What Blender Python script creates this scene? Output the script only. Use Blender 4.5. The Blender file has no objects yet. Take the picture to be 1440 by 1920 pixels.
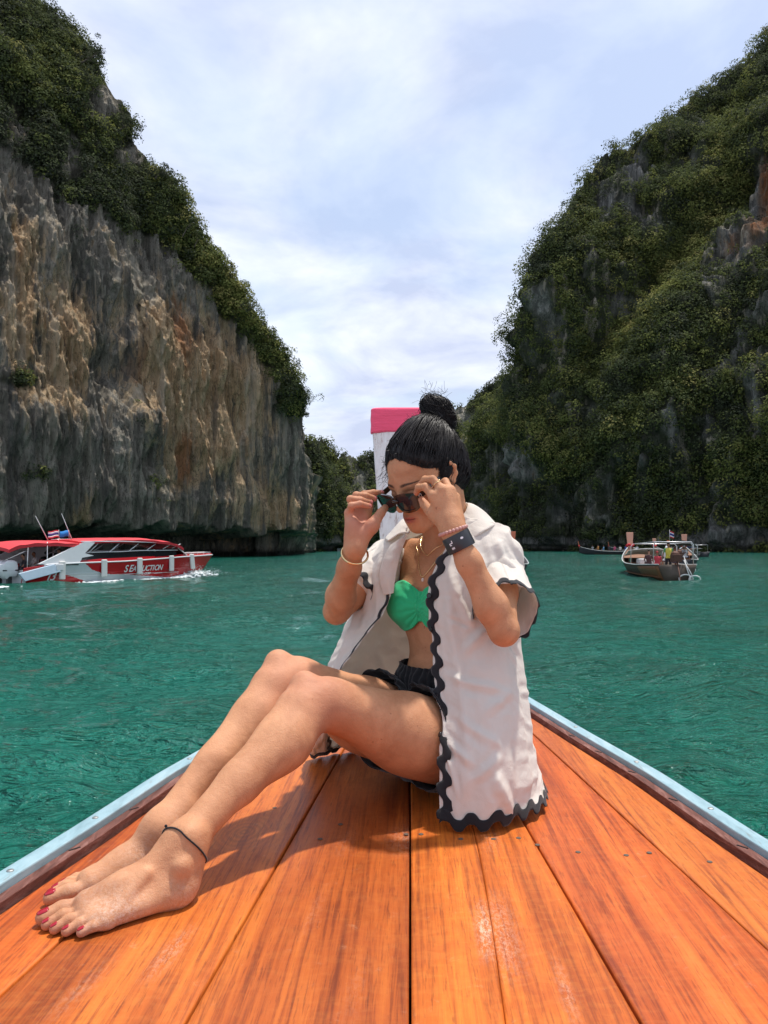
import bpy, bmesh, math, random
import numpy as np
from mathutils import Vector, Matrix

scene = bpy.context.scene
rng = np.random.default_rng(7)
random.seed(7)

# ------------------------------------------------------------------ camera
CAM_H = 0.58            # metres above the deck (deck = z 0)
SEA = -1.00             # water level under the deck
cam_data = bpy.data.cameras.new('camera')
cam_data.sensor_fit = 'VERTICAL'
cam_data.sensor_height = 36.0
cam_data.lens = 27.0
cam_data.shift_x = (720 - 769) / 1920.0
cam_data.shift_y = (1024 - 960) / 1920.0
cam_data.clip_start = 0.05
cam_data.clip_end = 20000
camera = bpy.data.objects.new('camera', cam_data)
scene.collection.objects.link(camera)
camera.location = (0, 0, CAM_H)
camera.rotation_euler = (math.radians(90), 0, 0)
scene.camera = camera

# ------------------------------------------------------------------ world and sun
SUN_DIR = Vector((0.20, 0.23, 1.0)).normalized()        # towards the sun
sun_el = math.asin(SUN_DIR.z)
sun_az = math.atan2(SUN_DIR.x, SUN_DIR.y)
world = bpy.data.worlds.new('World')
scene.world = world
world.use_nodes = True
wt = world.node_tree
wt.nodes.clear()
W = wt.nodes.new


def wl(a, b):
    wt.links.new(a, b)


sky = W('ShaderNodeTexSky')
sky.sky_type = 'NISHITA'
sky.sun_disc = False
sky.sun_elevation = sun_el
sky.sun_rotation = sun_az
sky.air_density = 1.3
sky.dust_density = 2.0
geo = W('ShaderNodeTexCoord')
sep = W('ShaderNodeSeparateXYZ')
wl(geo.outputs['Generated'], sep.inputs[0])
# cloud layer: project direction on a flat deck of cloud overhead
zc = W('ShaderNodeMath'); zc.operation = 'MAXIMUM'; zc.inputs[1].default_value = 0.0
wl(sep.outputs['Z'], zc.inputs[0])
zo = W('ShaderNodeMath'); zo.operation = 'ADD'; zo.inputs[1].default_value = 0.22
wl(zc.outputs[0], zo.inputs[0])
dv = []
for ax in 'XY':
    d = W('ShaderNodeMath'); d.operation = 'DIVIDE'
    wl(sep.outputs[ax], d.inputs[0]); wl(zo.outputs[0], d.inputs[1])
    dv.append(d)
cmb = W('ShaderNodeCombineXYZ')
wl(dv[0].outputs[0], cmb.inputs[0]); wl(dv[1].outputs[0], cmb.inputs[1])


def wnoise(scale, detail, rough, dist, off):
    mp = W('ShaderNodeMapping'); mp.inputs['Location'].default_value = off
    wl(cmb.outputs[0], mp.inputs[0])
    n = W('ShaderNodeTexNoise'); n.inputs['Scale'].default_value = scale
    n.inputs['Detail'].default_value = detail; n.inputs['Roughness'].default_value = rough
    n.inputs['Distortion'].default_value = dist
    wl(mp.outputs[0], n.inputs['Vector'])
    return n


n1 = wnoise(1.5, 7, 0.50, 0.10, (3.1, 7.7, 0))
n2 = wnoise(4.2, 6, 0.55, 0.2, (1.3, 2.4, 2))
mx = W('ShaderNodeMath'); mx.operation = 'MULTIPLY_ADD'; mx.inputs[1].default_value = 0.35
wl(n2.outputs['Fac'], mx.inputs[0]); wl(n1.outputs['Fac'], mx.inputs[2])
cr = W('ShaderNodeValToRGB')
cr.color_ramp.elements[0].position = 0.54; cr.color_ramp.elements[0].color = (0.50, 0.50, 0.50, 1)
cr.color_ramp.elements[1].position = 0.80; cr.color_ramp.elements[1].color = (0.98, 0.98, 0.98, 1)
cr.color_ramp.interpolation = 'EASE'
wl(mx.outputs[0], cr.inputs[0])
# cloud brightness (soft grey bases to white)
n3 = wnoise(2.6, 6, 0.55, 0.3, (9.0, 4.0, 5))
cc = W('ShaderNodeValToRGB')
cc.color_ramp.elements[0].position = 0.40; cc.color_ramp.elements[0].color = (3.55, 3.95, 5.2, 1)
cc.color_ramp.elements[1].position = 0.63; cc.color_ramp.elements[1].color = (5.7, 6.0, 6.7, 1)
wl(n3.outputs['Fac'], cc.inputs[0])
mixc = W('ShaderNodeMix'); mixc.data_type = 'RGBA'
wl(cr.outputs['Color'], mixc.inputs[0])
wl(sky.outputs[0], mixc.inputs[6]); wl(cc.outputs[0], mixc.inputs[7])
bg = W('ShaderNodeBackground'); bg.inputs['Strength'].default_value = 0.128
wl(mixc.outputs[2], bg.inputs['Color'])
wo = W('ShaderNodeOutputWorld')
wl(bg.outputs[0], wo.inputs[0])

sd = bpy.data.lights.new('sun', 'SUN')
sd.energy = 3.3
sd.angle = math.radians(2.2)
sd.color = (1.0, 0.95, 0.87)
sun = bpy.data.objects.new('sun', sd)
scene.collection.objects.link(sun)
sun.rotation_euler = SUN_DIR.to_track_quat('Z', 'Y').to_euler()
sun.location = (0, 0, 60)

scene.view_settings.view_transform = 'Standard'
scene.view_settings.look = 'None'
scene.view_settings.gamma = 1.0
scene.view_settings.use_curve_mapping = False
scene.view_settings.exposure = 0.50
scene.cycles.use_denoising = True
scene.cycles.max_bounces = 6
scene.cycles.diffuse_bounces = 3
scene.cycles.sample_clamp_indirect = 6.0

# ------------------------------------------------------------------ helpers


def P(px, py, D):
    """world point that lies D metres ahead of the camera at a picture position"""
    return np.array(((px - 769) * D / 1440.0, D, CAM_H - (py - 1024) * D / 1440.0))


def tag(o, label=None, cat=None, group=None, kind=None):
    if label: o['label'] = label
    if cat: o['category'] = cat
    if group: o['group'] = group
    if kind: o['kind'] = kind
    return o


def empty(name, loc=(0, 0, 0), rz=0.0, label=None, cat=None, group=None):
    o = bpy.data.objects.new(name, None)
    scene.collection.objects.link(o)
    o.location = loc
    o.rotation_euler = (0, 0, rz)
    o.empty_display_size = 0.1
    return tag(o, label, cat, group)


def mesh_np(name, V, F, mat=None, parent=None, smooth=True, attrs=None, cols=None, mats=None, mid=None):
    """V (n,3); F (m,3) or (m,4) array or list of lists"""
    V = np.asarray(V, dtype=np.float32)
    me = bpy.data.meshes.new(name)
    if isinstance(F, np.ndarray):
        m, k = F.shape
        me.vertices.add(len(V)); me.vertices.foreach_set('co', V.ravel())
        me.loops.add(m * k); me.loops.foreach_set('vertex_index', F.astype(np.int32).ravel())
        me.polygons.add(m)
        me.polygons.foreach_set('loop_start', np.arange(0, m * k, k, dtype=np.int32))
        me.update(calc_edges=True)
    else:
        me.from_pydata([tuple(v) for v in V], [], [list(map(int, f)) for f in F])
        me.update()
    if smooth:
        me.polygons.foreach_set('use_smooth', np.ones(len(me.polygons), dtype=bool))
    if attrs:
        for k_, a in attrs.items():
            at = me.attributes.new(k_, 'FLOAT', 'POINT')
            at.data.foreach_set('value', np.asarray(a, dtype=np.float32).ravel())
    if cols:
        for k_, a in cols.items():
            at = me.attributes.new(k_, 'FLOAT_COLOR', 'POINT')
            a = np.asarray(a, dtype=np.float32)
            if a.shape[1] == 3: a = np.concatenate([a, np.ones((len(a), 1), np.float32)], 1)
            at.data.foreach_set('color', a.ravel())
    if mats:
        for mm in mats: me.materials.append(mm)
        if mid is not None:
            me.polygons.foreach_set('material_index', np.asarray(mid, dtype=np.int32))
    elif mat:
        me.materials.append(mat)
    o = bpy.data.objects.new(name, me)
    scene.collection.objects.link(o)
    if parent: o.parent = parent
    return o


class MB:
    """collects simple solids and builds them as one mesh object"""

    def __init__(s):
        s.V = []; s.F = []; s.n = 0; s.M = []; s.cur = 0

    def add(s, V, F):
        V = np.asarray(V, float)
        for f in F:
            s.F.append([int(i) + s.n for i in f]); s.M.append(s.cur)
        s.V.append(V); s.n += len(V)
        return s

    def box(s, c, size, rot=None, taper=None):
        x, y, z = [q / 2 for q in size]
        V = np.array([[-x, -y, -z], [x, -y, -z], [x, y, -z], [-x, y, -z], [-x, -y, z], [x, -y, z], [x, y, z], [-x, y, z]])
        if taper: V[4:, 0] *= taper[0]; V[4:, 1] *= taper[1]
        if rot is not None: V = V @ np.array(rot).T
        return s.add(V + np.array(c), [(0, 3, 2, 1), (4, 5, 6, 7), (0, 1, 5, 4), (1, 2, 6, 5), (2, 3, 7, 6), (3, 0, 4, 7)])

    def hexa(s, pts):
        return s.add(pts, [(0, 3, 2, 1), (4, 5, 6, 7), (0, 1, 5, 4), (1, 2, 6, 5), (2, 3, 7, 6), (3, 0, 4, 7)])

    def tube(s, pts, r, n=8, closed=False, cap=True):
        pts = [np.array(p, float) for p in pts]
        m = len(pts)
        rs = r if hasattr(r, '__len__') else [r] * m
        V = []
        T = []
        for i in range(m):
            if closed: t = pts[(i + 1) % m] - pts[i - 1]
            else: t = pts[min(i + 1, m - 1)] - pts[max(i - 1, 0)]
            T.append(t / (np.linalg.norm(t) + 1e-12))
        up = np.array([0, 0, 1.0]) if abs(T[0][2]) < 0.9 else np.array([1.0, 0, 0])
        a = np.cross(T[0], up); a /= np.linalg.norm(a)
        for i in range(m):
            a = a - T[i] * np.dot(a, T[i]); a /= (np.linalg.norm(a) + 1e-12)
            b = np.cross(T[i], a)
            for k in range(n):
                an = 2 * math.pi * k / n
                V.append(pts[i] + rs[i] * (math.cos(an) * a + math.sin(an) * b))
        F = []
        for i in range(m if closed else m - 1):
            j = (i + 1) % m
            for k in range(n):
                k2 = (k + 1) % n
                F.append((i * n + k, i * n + k2, j * n + k2, j * n + k))
        if cap and not closed:
            F.append(tuple(range(n - 1, -1, -1))); F.append(tuple((m - 1) * n + k for k in range(n)))
        return s.add(V, F)

    def ball(s, c, r, nu=12, nv=8, rot=None):
        r = np.array(r if hasattr(r, '__len__') else [r] * 3, float)
        V = [np.array([0, 0, r[2]])]
        for i in range(1, nv):
            th = math.pi * i / nv
            for k in range(nu):
                ph = 2 * math.pi * k / nu
                V.append(np.array([math.sin(th) * math.cos(ph), math.sin(th) * math.sin(ph), math.cos(th)]) * r)
        V.append(np.array([0, 0, -r[2]]))
        V = np.array(V)
        if rot is not None: V = V @ np.array(rot).T
        F = [(0, 1 + k, 1 + (k + 1) % nu) for k in range(nu)]
        for i in range(nv - 2):
            for k in range(nu):
                a = 1 + i * nu; b = a + nu; k2 = (k + 1) % nu
                F.append((a + k, b + k, b + k2, a + k2))
        L = len(V) - 1; a = 1 + (nv - 2) * nu
        F += [(a + k, L, a + (k + 1) % nu) for k in range(nu)]
        return s.add(V + np.array(c), F)

    def loft(s, secs, closed_u=False, cap=False):
        """secs: (m,n,3)"""
        secs = np.asarray(secs, float); m, n, _ = secs.shape
        F = []
        for i in range(m - 1):
            for k in range(n if closed_u else n - 1):
                k2 = (k + 1) % n
                F.append((i * n + k, i * n + k2, (i + 1) * n + k2, (i + 1) * n + k))
        if cap:
            F.append(tuple(range(n - 1, -1, -1))); F.append(tuple((m - 1) * n + k for k in range(n)))
        return s.add(secs.reshape(-1, 3), F)

    def lathe(s, prof, c=(0, 0, 0), n=16, rot=None):
        V = []
        for r_, z in prof:
            for k in range(n):
                an = 2 * math.pi * k / n
                V.append([r_ * math.cos(an), r_ * math.sin(an), z])
        V = np.array(V)
        if rot is not None: V = V @ np.array(rot).T
        F = []
        for i in range(len(prof) - 1):
            for k in range(n):
                k2 = (k + 1) % n
                F.append((i * n + k, i * n + k2, (i + 1) * n + k2, (i + 1) * n + k))
        F.append(tuple(range(n - 1, -1, -1))); F.append(tuple((len(prof) - 1) * n + k for k in range(n)))
        return s.add(V + np.array(c), F)

    def build(s, name, mat=None, parent=None, smooth=False, bevel=0, mats=None, solid=0, sub=0):
        V = np.concatenate(s.V) if s.V else np.zeros((0, 3))
        o = mesh_np(name, V, s.F, mat, parent, smooth, mats=mats, mid=s.M if mats else None)
        if smooth == 'auto':
            try:
                o.data.set_sharp_from_angle(angle=math.radians(40))
            except Exception:
                pass
        if solid:
            md = o.modifiers.new('solid', 'SOLIDIFY'); md.thickness = solid; md.offset = 0
        if bevel:
            md = o.modifiers.new('bevel', 'BEVEL'); md.width = bevel; md.segments = 2; md.limit_method = 'ANGLE'
        if sub:
            md = o.modifiers.new('sub', 'SUBSURF'); md.levels = sub; md.render_levels = sub
        return o


def rotz(a):
    c, s_ = math.cos(a), math.sin(a)
    return np.array([[c, -s_, 0], [s_, c, 0], [0, 0, 1]])


# vectorised gradient noise
_perm = np.random.default_rng(11).permutation(4096).astype(np.int64)
_grad = np.random.default_rng(12).normal(size=(4096, 3)); _grad /= np.linalg.norm(_grad, axis=1)[:, None]


def pnoise(X):
    X = np.asarray(X, float)
    i = np.floor(X).astype(np.int64); f = X - i
    u = f * f * f * (f * (f * 6 - 15) + 10)
    out = 0
    for dx in (0, 1):
        wx = u[:, 0] if dx else 1 - u[:, 0]
        hx = _perm[(i[:, 0] + dx) & 4095]
        for dy in (0, 1):
            wy = u[:, 1] if dy else 1 - u[:, 1]
            hy = _perm[(hx + i[:, 1] + dy) & 4095]
            for dz in (0, 1):
                wz = u[:, 2] if dz else 1 - u[:, 2]
                g = _grad[_perm[(hy + i[:, 2] + dz) & 4095]]
                d = g[:, 0] * (f[:, 0] - dx) + g[:, 1] * (f[:, 1] - dy) + g[:, 2] * (f[:, 2] - dz)
                out = out + wx * wy * wz * d
    return out * 1.5


def fbm(X, oct_=4, gain=0.5, lac=2.03, ridge=False):
    X = np.asarray(X, float); a = 1.0; o = 0; X = X.copy()
    for _ in range(oct_):
        n = pnoise(X)
        if ridge: n = 1 - 2 * np.abs(n)
        o = o + a * n; a *= gain; X = X * lac + 17.3
    return o


# ------------------------------------------------------------------ materials


class NT:
    def __init__(s, name):
        s.m = bpy.data.materials.new(name); s.m.use_nodes = True
        s.t = s.m.node_tree; s.t.nodes.clear()
        s.out = s.t.nodes.new('ShaderNodeOutputMaterial')
        s.b = s.t.nodes.new('ShaderNodeBsdfPrincipled')
        s.t.links.new(s.b.outputs[0], s.out.inputs[0])

    def n(s, typ, **kw):
        nd = s.t.nodes.new(typ)
        for k, v in kw.items(): setattr(nd, k, v)
        return nd

    def l(s, a, b): s.t.links.new(a, b)

    def set(s, **kw):
        names = dict(rough='Roughness', metal='Metallic', ior='IOR', coat='Coat Weight', coatr='Coat Roughness', spec='Specular IOR Level',
                     sss='Subsurface Weight', sheen='Sheen Weight', trans='Transmission Weight', alpha='Alpha')
        for k, v in kw.items():
            if k == 'base': s.b.inputs['Base Color'].default_value = (*v, 1)
            else: s.b.inputs[names[k]].default_value = v
        return s

    def coord(s, scale=(1, 1, 1), loc=(0, 0, 0), kind='Object', rot=(0, 0, 0)):
        tc = s.n('ShaderNodeTexCoord'); mp = s.n('ShaderNodeMapping')
        mp.inputs['Scale'].default_value = scale; mp.inputs['Location'].default_value = loc; mp.inputs['Rotation'].default_value = rot
        s.l(tc.outputs[kind], mp.inputs[0]); return mp.outputs[0]

    def noise(s, vec, scale=5, detail=4, rough=0.5, dist=0.0):
        n = s.n('ShaderNodeTexNoise')
        n.inputs['Scale'].default_value = scale; n.inputs['Detail'].default_value = detail
        n.inputs['Roughness'].default_value = rough; n.inputs['Distortion'].default_value = dist
        if vec is not None: s.l(vec, n.inputs['Vector'])
        return n.outputs['Fac']

    def ramp(s, fac, stops, interp='LINEAR'):
        r = s.n('ShaderNodeValToRGB'); r.color_ramp.interpolation = interp
        e = r.color_ramp.elements
        while len(e) < len(stops): e.new(0.5)
        for i, (p_, c) in enumerate(stops):
            e[i].position = p_; e[i].color = (*c, 1) if hasattr(c, '__len__') else (c, c, c, 1)
        s.l(fac, r.inputs[0]); return r.outputs[0]

    def mix(s, fac, a, b, mode='MIX'):
        m = s.n('ShaderNodeMix', data_type='RGBA', blend_type=mode)
        for sock, v in ((0, fac), (6, a), (7, b)):
            if hasattr(v, 'is_output'): s.l(v, m.inputs[sock])
            elif hasattr(v, '__len__'): m.inputs[sock].default_value = (*v, 1)
            else: m.inputs[sock].default_value = v
        return m.outputs[2]

    def math(s, op, a, b=0.0, c=None, clamp=False):
        m = s.n('ShaderNodeMath', operation=op); m.use_clamp = clamp
        for i, v in enumerate((a, b, c)):
            if v is None: continue
            if hasattr(v, 'is_output'): s.l(v, m.inputs[i])
            else: m.inputs[i].default_value = v
        return m.outputs[0]

    def attr(s, name, out='Fac'):
        a = s.n('ShaderNodeAttribute'); a.attribute_name = name; return a.outputs[out]

    def bump(s, h, strength=0.3, dist=0.01, prev=None):
        b = s.n('ShaderNodeBump'); b.inputs['Strength'].default_value = strength; b.inputs['Distance'].default_value = dist
        s.l(h, b.inputs['Height'])
        if prev is not None: s.l(prev, b.inputs['Normal'])
        s.l(b.outputs[0], s.b.inputs['Normal']); return b.outputs[0]

    def base(s, sock): s.l(sock, s.b.inputs['Base Color']); return s


def simple(name, col, rough=0.5, metal=0.0, var=0.12, scale=8.0, bump=0.0, **kw):
    """plain coloured surface with a little mottling so that nothing is dead flat"""
    t = NT(name); t.set(rough=rough, metal=metal, **kw)
    n = t.noise(t.coord(), scale, 5, 0.6)
    c = t.mix(t.math('MULTIPLY', n, 1.0), tuple(q * (1 - var) for q in col), tuple(min(1, q * (1 + var)) for q in col))
    t.base(c)
    if bump: t.bump(t.noise(t.coord(), scale * 6, 4, 0.6), bump, 0.01)
    return t.m
# ------------------------------------------------------------------ sea
def build_sea():
    # radial grid, dense near the boat, reaching the horizon
    na = 620
    px = np.concatenate([np.linspace(-2600, -60, 60, endpoint=False), np.linspace(-60, 1500, na - 120), np.linspace(1500, 4200, 61)[1:]])
    d = 1.2 * (1.0135 ** np.arange(420))        # to ~ 330 m
    d = np.concatenate([d, [500, 900, 2000, 6000, 15000]])
    X = (px[None, :] - 769) / 1440 * d[:, None]
    Y = np.repeat(d[:, None], len(px), 1)
    V = np.stack([X, Y, np.zeros_like(X)], -1).reshape(-1, 3)
    r = np.random.default_rng(3)
    z = np.zeros(len(V))
    spacing = np.maximum(V[:, 1] * 0.0135, 0.02)
    for i in range(46):
        lam = 0.35 * (14 ** (i / 45.0))           # 0.35 .. 4.9 m
        k = 2 * math.pi / lam
        th = math.radians(r.normal(-80, 34))
        amp = 0.0125 * lam ** 0.75 * r.uniform(0.6, 1.2)
        ph = k * (V[:, 0] * math.cos(th) + V[:, 1] * math.sin(th)) + r.uniform(0, 6.28)
        s = 1 - np.abs(np.sin(ph / 2 + 0.3 * np.sin(V[:, 0] * 0.7 + i)))     # peaked crests
        w = np.clip((lam / spacing - 2.5) / 3, 0, 1)
        z += amp * (s * 1.5 - 0.5) * w
    gust = 0.75 + 0.55 * fbm(V * np.array([0.12, 0.12, 1]), 3)
    V[:, 2] = SEA + z * np.clip(gust, 0.25, 1.6)
    n, m = len(d), len(px)
    idx = np.arange(n * m).reshape(n, m)
    F = np.stack([idx[:-1, :-1], idx[:-1, 1:], idx[1:, 1:], idx[1:, :-1]], -1).reshape(-1, 4)
    t = NT('sea_water'); t.set(rough=0.07, ior=1.33)
    co = t.coord()
    big = t.noise(t.coord(scale=(0.10, 0.05, 1)), 1.0, 5, 0.6, 0.6)
    mid = t.noise(t.coord(scale=(0.9, 0.9, 1)), 1.0, 5, 0.65, 0.8)
    tq = t.mix(t.ramp(big, [(0.36, 0.0), (0.66, 1.0)]), (0.004, 0.088, 0.058), (0.008, 0.160, 0.116))
    tq = t.mix(t.ramp(mid, [(0.30, 0.0), (0.72, 1.0)]), tq, t.mix(0.5, tq, (0.012, 0.080, 0.056)))
    t.base(tq)
    def crest(sc, rot, det, dist, lo, hi):
        n = t.noise(t.coord(scale=sc, rot=(0, 0, rot)), 1.0, det, 0.55, dist)
        r_ = t.math('SUBTRACT', 1.0, t.math('ABSOLUTE', t.math('MULTIPLY', t.math('SUBTRACT', n, 0.5), 5.0)))
        return t.math('POWER', t.math('MAXIMUM', r_, 0.0), 2.0)
    cra = crest((1.1, 2.4, 1), 0.25, 3, 0.6, 0, 0)
    crb = crest((3.0, 6.0, 1), -0.35, 3, 0.6, 0, 0)
    w1 = t.noise(t.coord(scale=(1.0, 1.0, 1)), 5.0, 6, 0.62, 0.5)
    w2 = t.noise(t.coord(scale=(2.2, 2.2, 1), rot=(0, 0, 0.4)), 9.0, 4, 0.6, 0.3)
    b0 = t.bump(t.noise(t.coord(scale=(1.0, 1.5, 1)), 1.7, 6, 0.6, 0.8), 0.8, 0.30); b1 = t.bump(w1, 0.8, 0.13, b0)
    b2 = t.bump(w2, 0.5, 0.03, b1); b3 = t.bump(cra, 0.8, 0.09, b2); t.bump(crb, 0.8, 0.035, b3)
    o = mesh_np('water', V, F, t.m)
    tag(o, kind='structure')
    # sea bed below so that nothing is open underneath
    return o


build_sea()


# ------------------------------------------------------------------ cliffs
VEGMIX = 0.85


def rock_mat(name, dark, light, warm, warm2, stain=1.0):
    t = NT(name); t.set(rough=0.95, spec=0.15)
    geo = t.coord()
    streak = t.noise(t.coord(scale=(0.55, 0.55, 0.035)), 1.0, 9, 0.68, 0.5)
    fine = t.noise(t.coord(scale=(2.6, 2.6, 0.30)), 1.0, 8, 0.75, 0.3)
    blot = t.noise(t.coord(scale=(0.09, 0.09, 0.07)), 1.0, 8, 0.66, 0.8)
    grit = t.noise(t.coord(scale=(1.4, 1.4, 1.1)), 1.0, 9, 0.8, 0.2)
    g = t.math('ADD', t.math('MULTIPLY', streak, 0.60), t.math('MULTIPLY', fine, 0.2))
    g = t.math('ADD', g, t.math('MULTIPLY', grit, 0.20))
    base = t.ramp(g, [(0.36, tuple(q * 0.45 for q in dark)), (0.47, dark), (0.54, tuple((a + b) / 2 for a, b in zip(dark, light))), (0.66, light)])
    wf = t.math('ADD', t.math('MULTIPLY', streak, 0.72), t.math('MULTIPLY', grit, 0.28))
    wcol = t.ramp(wf, [(0.36, tuple(q * 0.35 for q in warm)), (0.46, warm), (0.55, tuple((a + b) / 2 for a, b in zip(warm, warm2))), (0.66, warm2)])
    st = t.attr('stain')
    f = t.math('ADD', st, t.math('MULTIPLY', t.math('SUBTRACT', streak, 0.5), 2.6))
    f = t.math('ADD', f, t.math('MULTIPLY', t.math('SUBTRACT', blot, 0.5), 1.6))
    f = t.ramp(f, [(0.30, 0.0), (0.62, 1.0)])
    c = t.mix(f, base, wcol)
    orange = t.attr('orange')
    fo = t.math('ADD', orange, t.math('MULTIPLY', t.math('SUBTRACT', streak, 0.5), 2.2))
    fo = t.math('ADD', fo, t.math('MULTIPLY', t.math('SUBTRACT', fine, 0.5), 1.2))
    c = t.mix(t.ramp(fo, [(0.40, 0.0), (0.9, 0.80)]), c, t.mix(grit, (0.25, 0.075, 0.030), (0.60, 0.27, 0.11)))
    crack = t.ramp(t.noise(t.coord(scale=(1.1, 1.1, 0.22)), 1.0, 7, 0.62, 1.4), [(0.478, 0.0), (0.497, 0.8), (0.516, 0.0)])
    c = t.mix(crack, c, (0.035, 0.033, 0.030))
    c = t.mix(t.math('MULTIPLY', t.ramp(t.attr('veg'), [(0.25, 0.0), (0.6, 1.0)]), VEGMIX), c, t.mix(grit, (0.018, 0.026, 0.012), (0.070, 0.085, 0.035)))
    # algae and tide stain just above the water that also paints in cave shade
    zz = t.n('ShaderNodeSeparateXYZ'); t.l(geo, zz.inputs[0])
    tide_shade = t.math('ADD', zz.outputs['Z'], t.math('MULTIPLY', grit, 1.2))
    c = t.mix(t.ramp(t.math('MULTIPLY', t.math('ADD', tide_shade, 1.0), 0.2), [(0.22, 1.0), (0.40, 0.0)]), c, (0.035, 0.038, 0.030))
    # long pale and dark runs of dripstone
    run = t.noise(t.coord(scale=(0.32, 0.32, 0.008)), 1.0, 6, 0.6, 0.2)
    c = t.mix(t.ramp(run, [(0.56, 0.0), (0.66, 0.6)]), c, (0.66, 0.58, 0.45))
    c = t.mix(t.ramp(run, [(0.34, 0.6), (0.44, 0.0)]), c, (0.11, 0.105, 0.10))
    t.base(c)
    h = t.math('ADD', t.math('MULTIPLY', fine, 0.5), t.math('MULTIPLY', grit, 0.8))
    t.bump(h, 1.0, 1.6)
    return t.m


def leaf_mat(name, stops):
    t = NT(name)
    tint = t.attr('tint')
    c = t.ramp(tint, stops)
    t.base(c); t.set(rough=0.8, spec=0.08)
    tr = t.n('ShaderNodeBsdfTranslucent'); t.l(c, tr.inputs[0])
    ms = t.n('ShaderNodeMixShader'); ms.inputs[0].default_value = 0.36
    t.l(t.b.outputs[0], ms.inputs[1]); t.l(tr.outputs[0], ms.inputs[2]); t.l(ms.outputs[0], t.out.inputs[0])
    return t.m


def blob(px, py, cx, cy, rx, ry):
    return np.exp(-(((px - cx) / rx) ** 2 + ((py - cy) / ry) ** 2))


def interp(x, pts):
    pts = sorted(pts)
    return np.interp(x, [p[0] for p in pts], [p[1] for p in pts])


def cliff(name, cols, base, skyline, setback, rows, disp, mask_fn, mat, vmin_skyamp=0.5, notch=None, back=40):
    """a wall of rock standing on the sea. cols: bearings; base: distance of the foot; skyline: crest"""
    px = cols
    D0 = interp(px, base)
    sb = interp(px, setback)
    Dt = D0 + sb
    ytop = interp(px, skyline)
    t = np.linspace(0, 1, rows)
    H = (1024 - ytop) * Dt / 1440 + CAM_H           # crest height above deck datum
    Z0 = SEA - 1.5
    T, PX = np.meshgrid(t, px, indexing='ij')
    Z = Z0 + (H[None] - Z0) * T
    D = D0[None] + sb[None] * T ** 1.6
    X = (PX - 769) / 1440 * D
    V = np.stack([X, D, Z], -1)
    # outward normal (towards the viewer, flattened)
    du = np.gradient(V, axis=1); dv = np.gradient(V, axis=0)
    N = np.cross(du, dv); N /= np.linalg.norm(N, axis=2, keepdims=True) + 1e-9
    N *= np.sign(-(N * V).sum(-1, keepdims=True))
    flat = V.reshape(-1, 3)
    dd = disp(flat, PX.ravel(), T.ravel()).reshape(T.shape)
    if notch is not None:
        dd = dd - notch(flat, PX.ravel(), T.ravel()).reshape(T.shape)
    env = np.clip((1 - T) * 14, 0.35, 1)
    V = V + N * (dd * env)[..., None]
    # crest wobble
    V[..., 2] += (vmin_skyamp * fbm(np.stack([X.ravel() * 0.35, D.ravel() * 0.35, Z.ravel() * 0.1], -1), 4)).reshape(T.shape) * np.clip(T * 3 - 2, 0, 1)
    py = 1024 - (V[..., 2] - CAM_H) / V[..., 1] * 1440
    # back of the hill
    top = V[-1]
    bk = []
    away = np.stack([top[:, 0] / top[:, 1], np.ones(len(px)), np.zeros(len(px))], -1)
    for k, (b, dz) in enumerate([(0.1, -0.01), (0.35, -0.10), (0.7, -0.4), (1.0, -1.0)]):
        q = top + away * back * b
        q[:, 2] = top[:, 2] + (top[:, 2] - Z0) * dz
        bk.append(q)
    VV = np.concatenate([V, np.array(bk)], 0)
    n, m = VV.shape[:2]
    idx = np.arange(n * m).reshape(n, m)
    F = np.stack([idx[:-1, :-1], idx[:-1, 1:], idx[1:, 1:], idx[1:, :-1]], -1).reshape(-1, 4)
    veg, stain, orange = mask_fn(PX, py, T, V)
    pad = np.zeros((4, m))
    at = dict(stain=np.concatenate([stain, pad]), orange=np.concatenate([orange, pad]), veg=np.concatenate([veg, pad + 1]))
    o = mesh_np(name, VV.reshape(-1, 3), F, mat, attrs=at)
    tag(o, kind='structure')
    du = np.gradient(V, axis=1); dv = np.gradient(V, axis=0)
    N2 = np.cross(du, dv)
    area = np.linalg.norm(N2, axis=2)
    N2 /= area[..., None] + 1e-9
    N2 *= np.sign(-(N2 * V).sum(-1, keepdims=True))
    return V, N2, area, veg, PX, py


def leaves_for(centres, radii, normals, tints, per, size, seed, up=0.35, squash=0.8):
    """leaf clumps: many small quads on and in uneven domes"""
    r = np.random.default_rng(seed)
    n = len(centres)
    per = np.asarray(per)
    ids = np.repeat(np.arange(n), per)
    m = len(ids)
    d = r.normal(size=(m, 3))
    d += normals[ids] * 0.75 + np.array([0, 0, up])
    d /= np.linalg.norm(d, axis=1)[:, None]
    lump = 1 + 0.28 * pnoise(d * 2.2 + ids[:, None] * 3.1)
    rad = radii[ids] * lump * r.uniform(0.72, 1.06, m)
    pos = centres[ids] + d * rad[:, None] * np.array([1, 1, squash])
    nn = d + r.normal(size=(m, 3)) * 0.38 + np.array([0, 0, 0.35])
    nn /= np.linalg.norm(nn, axis=1)[:, None]
    a = np.cross(nn, r.normal(size=(m, 3))); a /= np.linalg.norm(a, axis=1)[:, None]
    b = np.cross(nn, a)
    s = size[ids] * r.uniform(0.6, 1.3, m)
    a *= s[:, None]; b *= (s * r.uniform(0.45, 0.9, m))[:, None]
    V = np.stack([pos - a, pos - b * 0.8, pos + a, pos + b], 1).reshape(-1, 3)
    F = np.arange(m * 4).reshape(m, 4)
    tt = np.clip(tints[ids] + r.normal(0, 0.05, m), 0, 1)
    return V, F, np.repeat(tt, 4)


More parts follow.
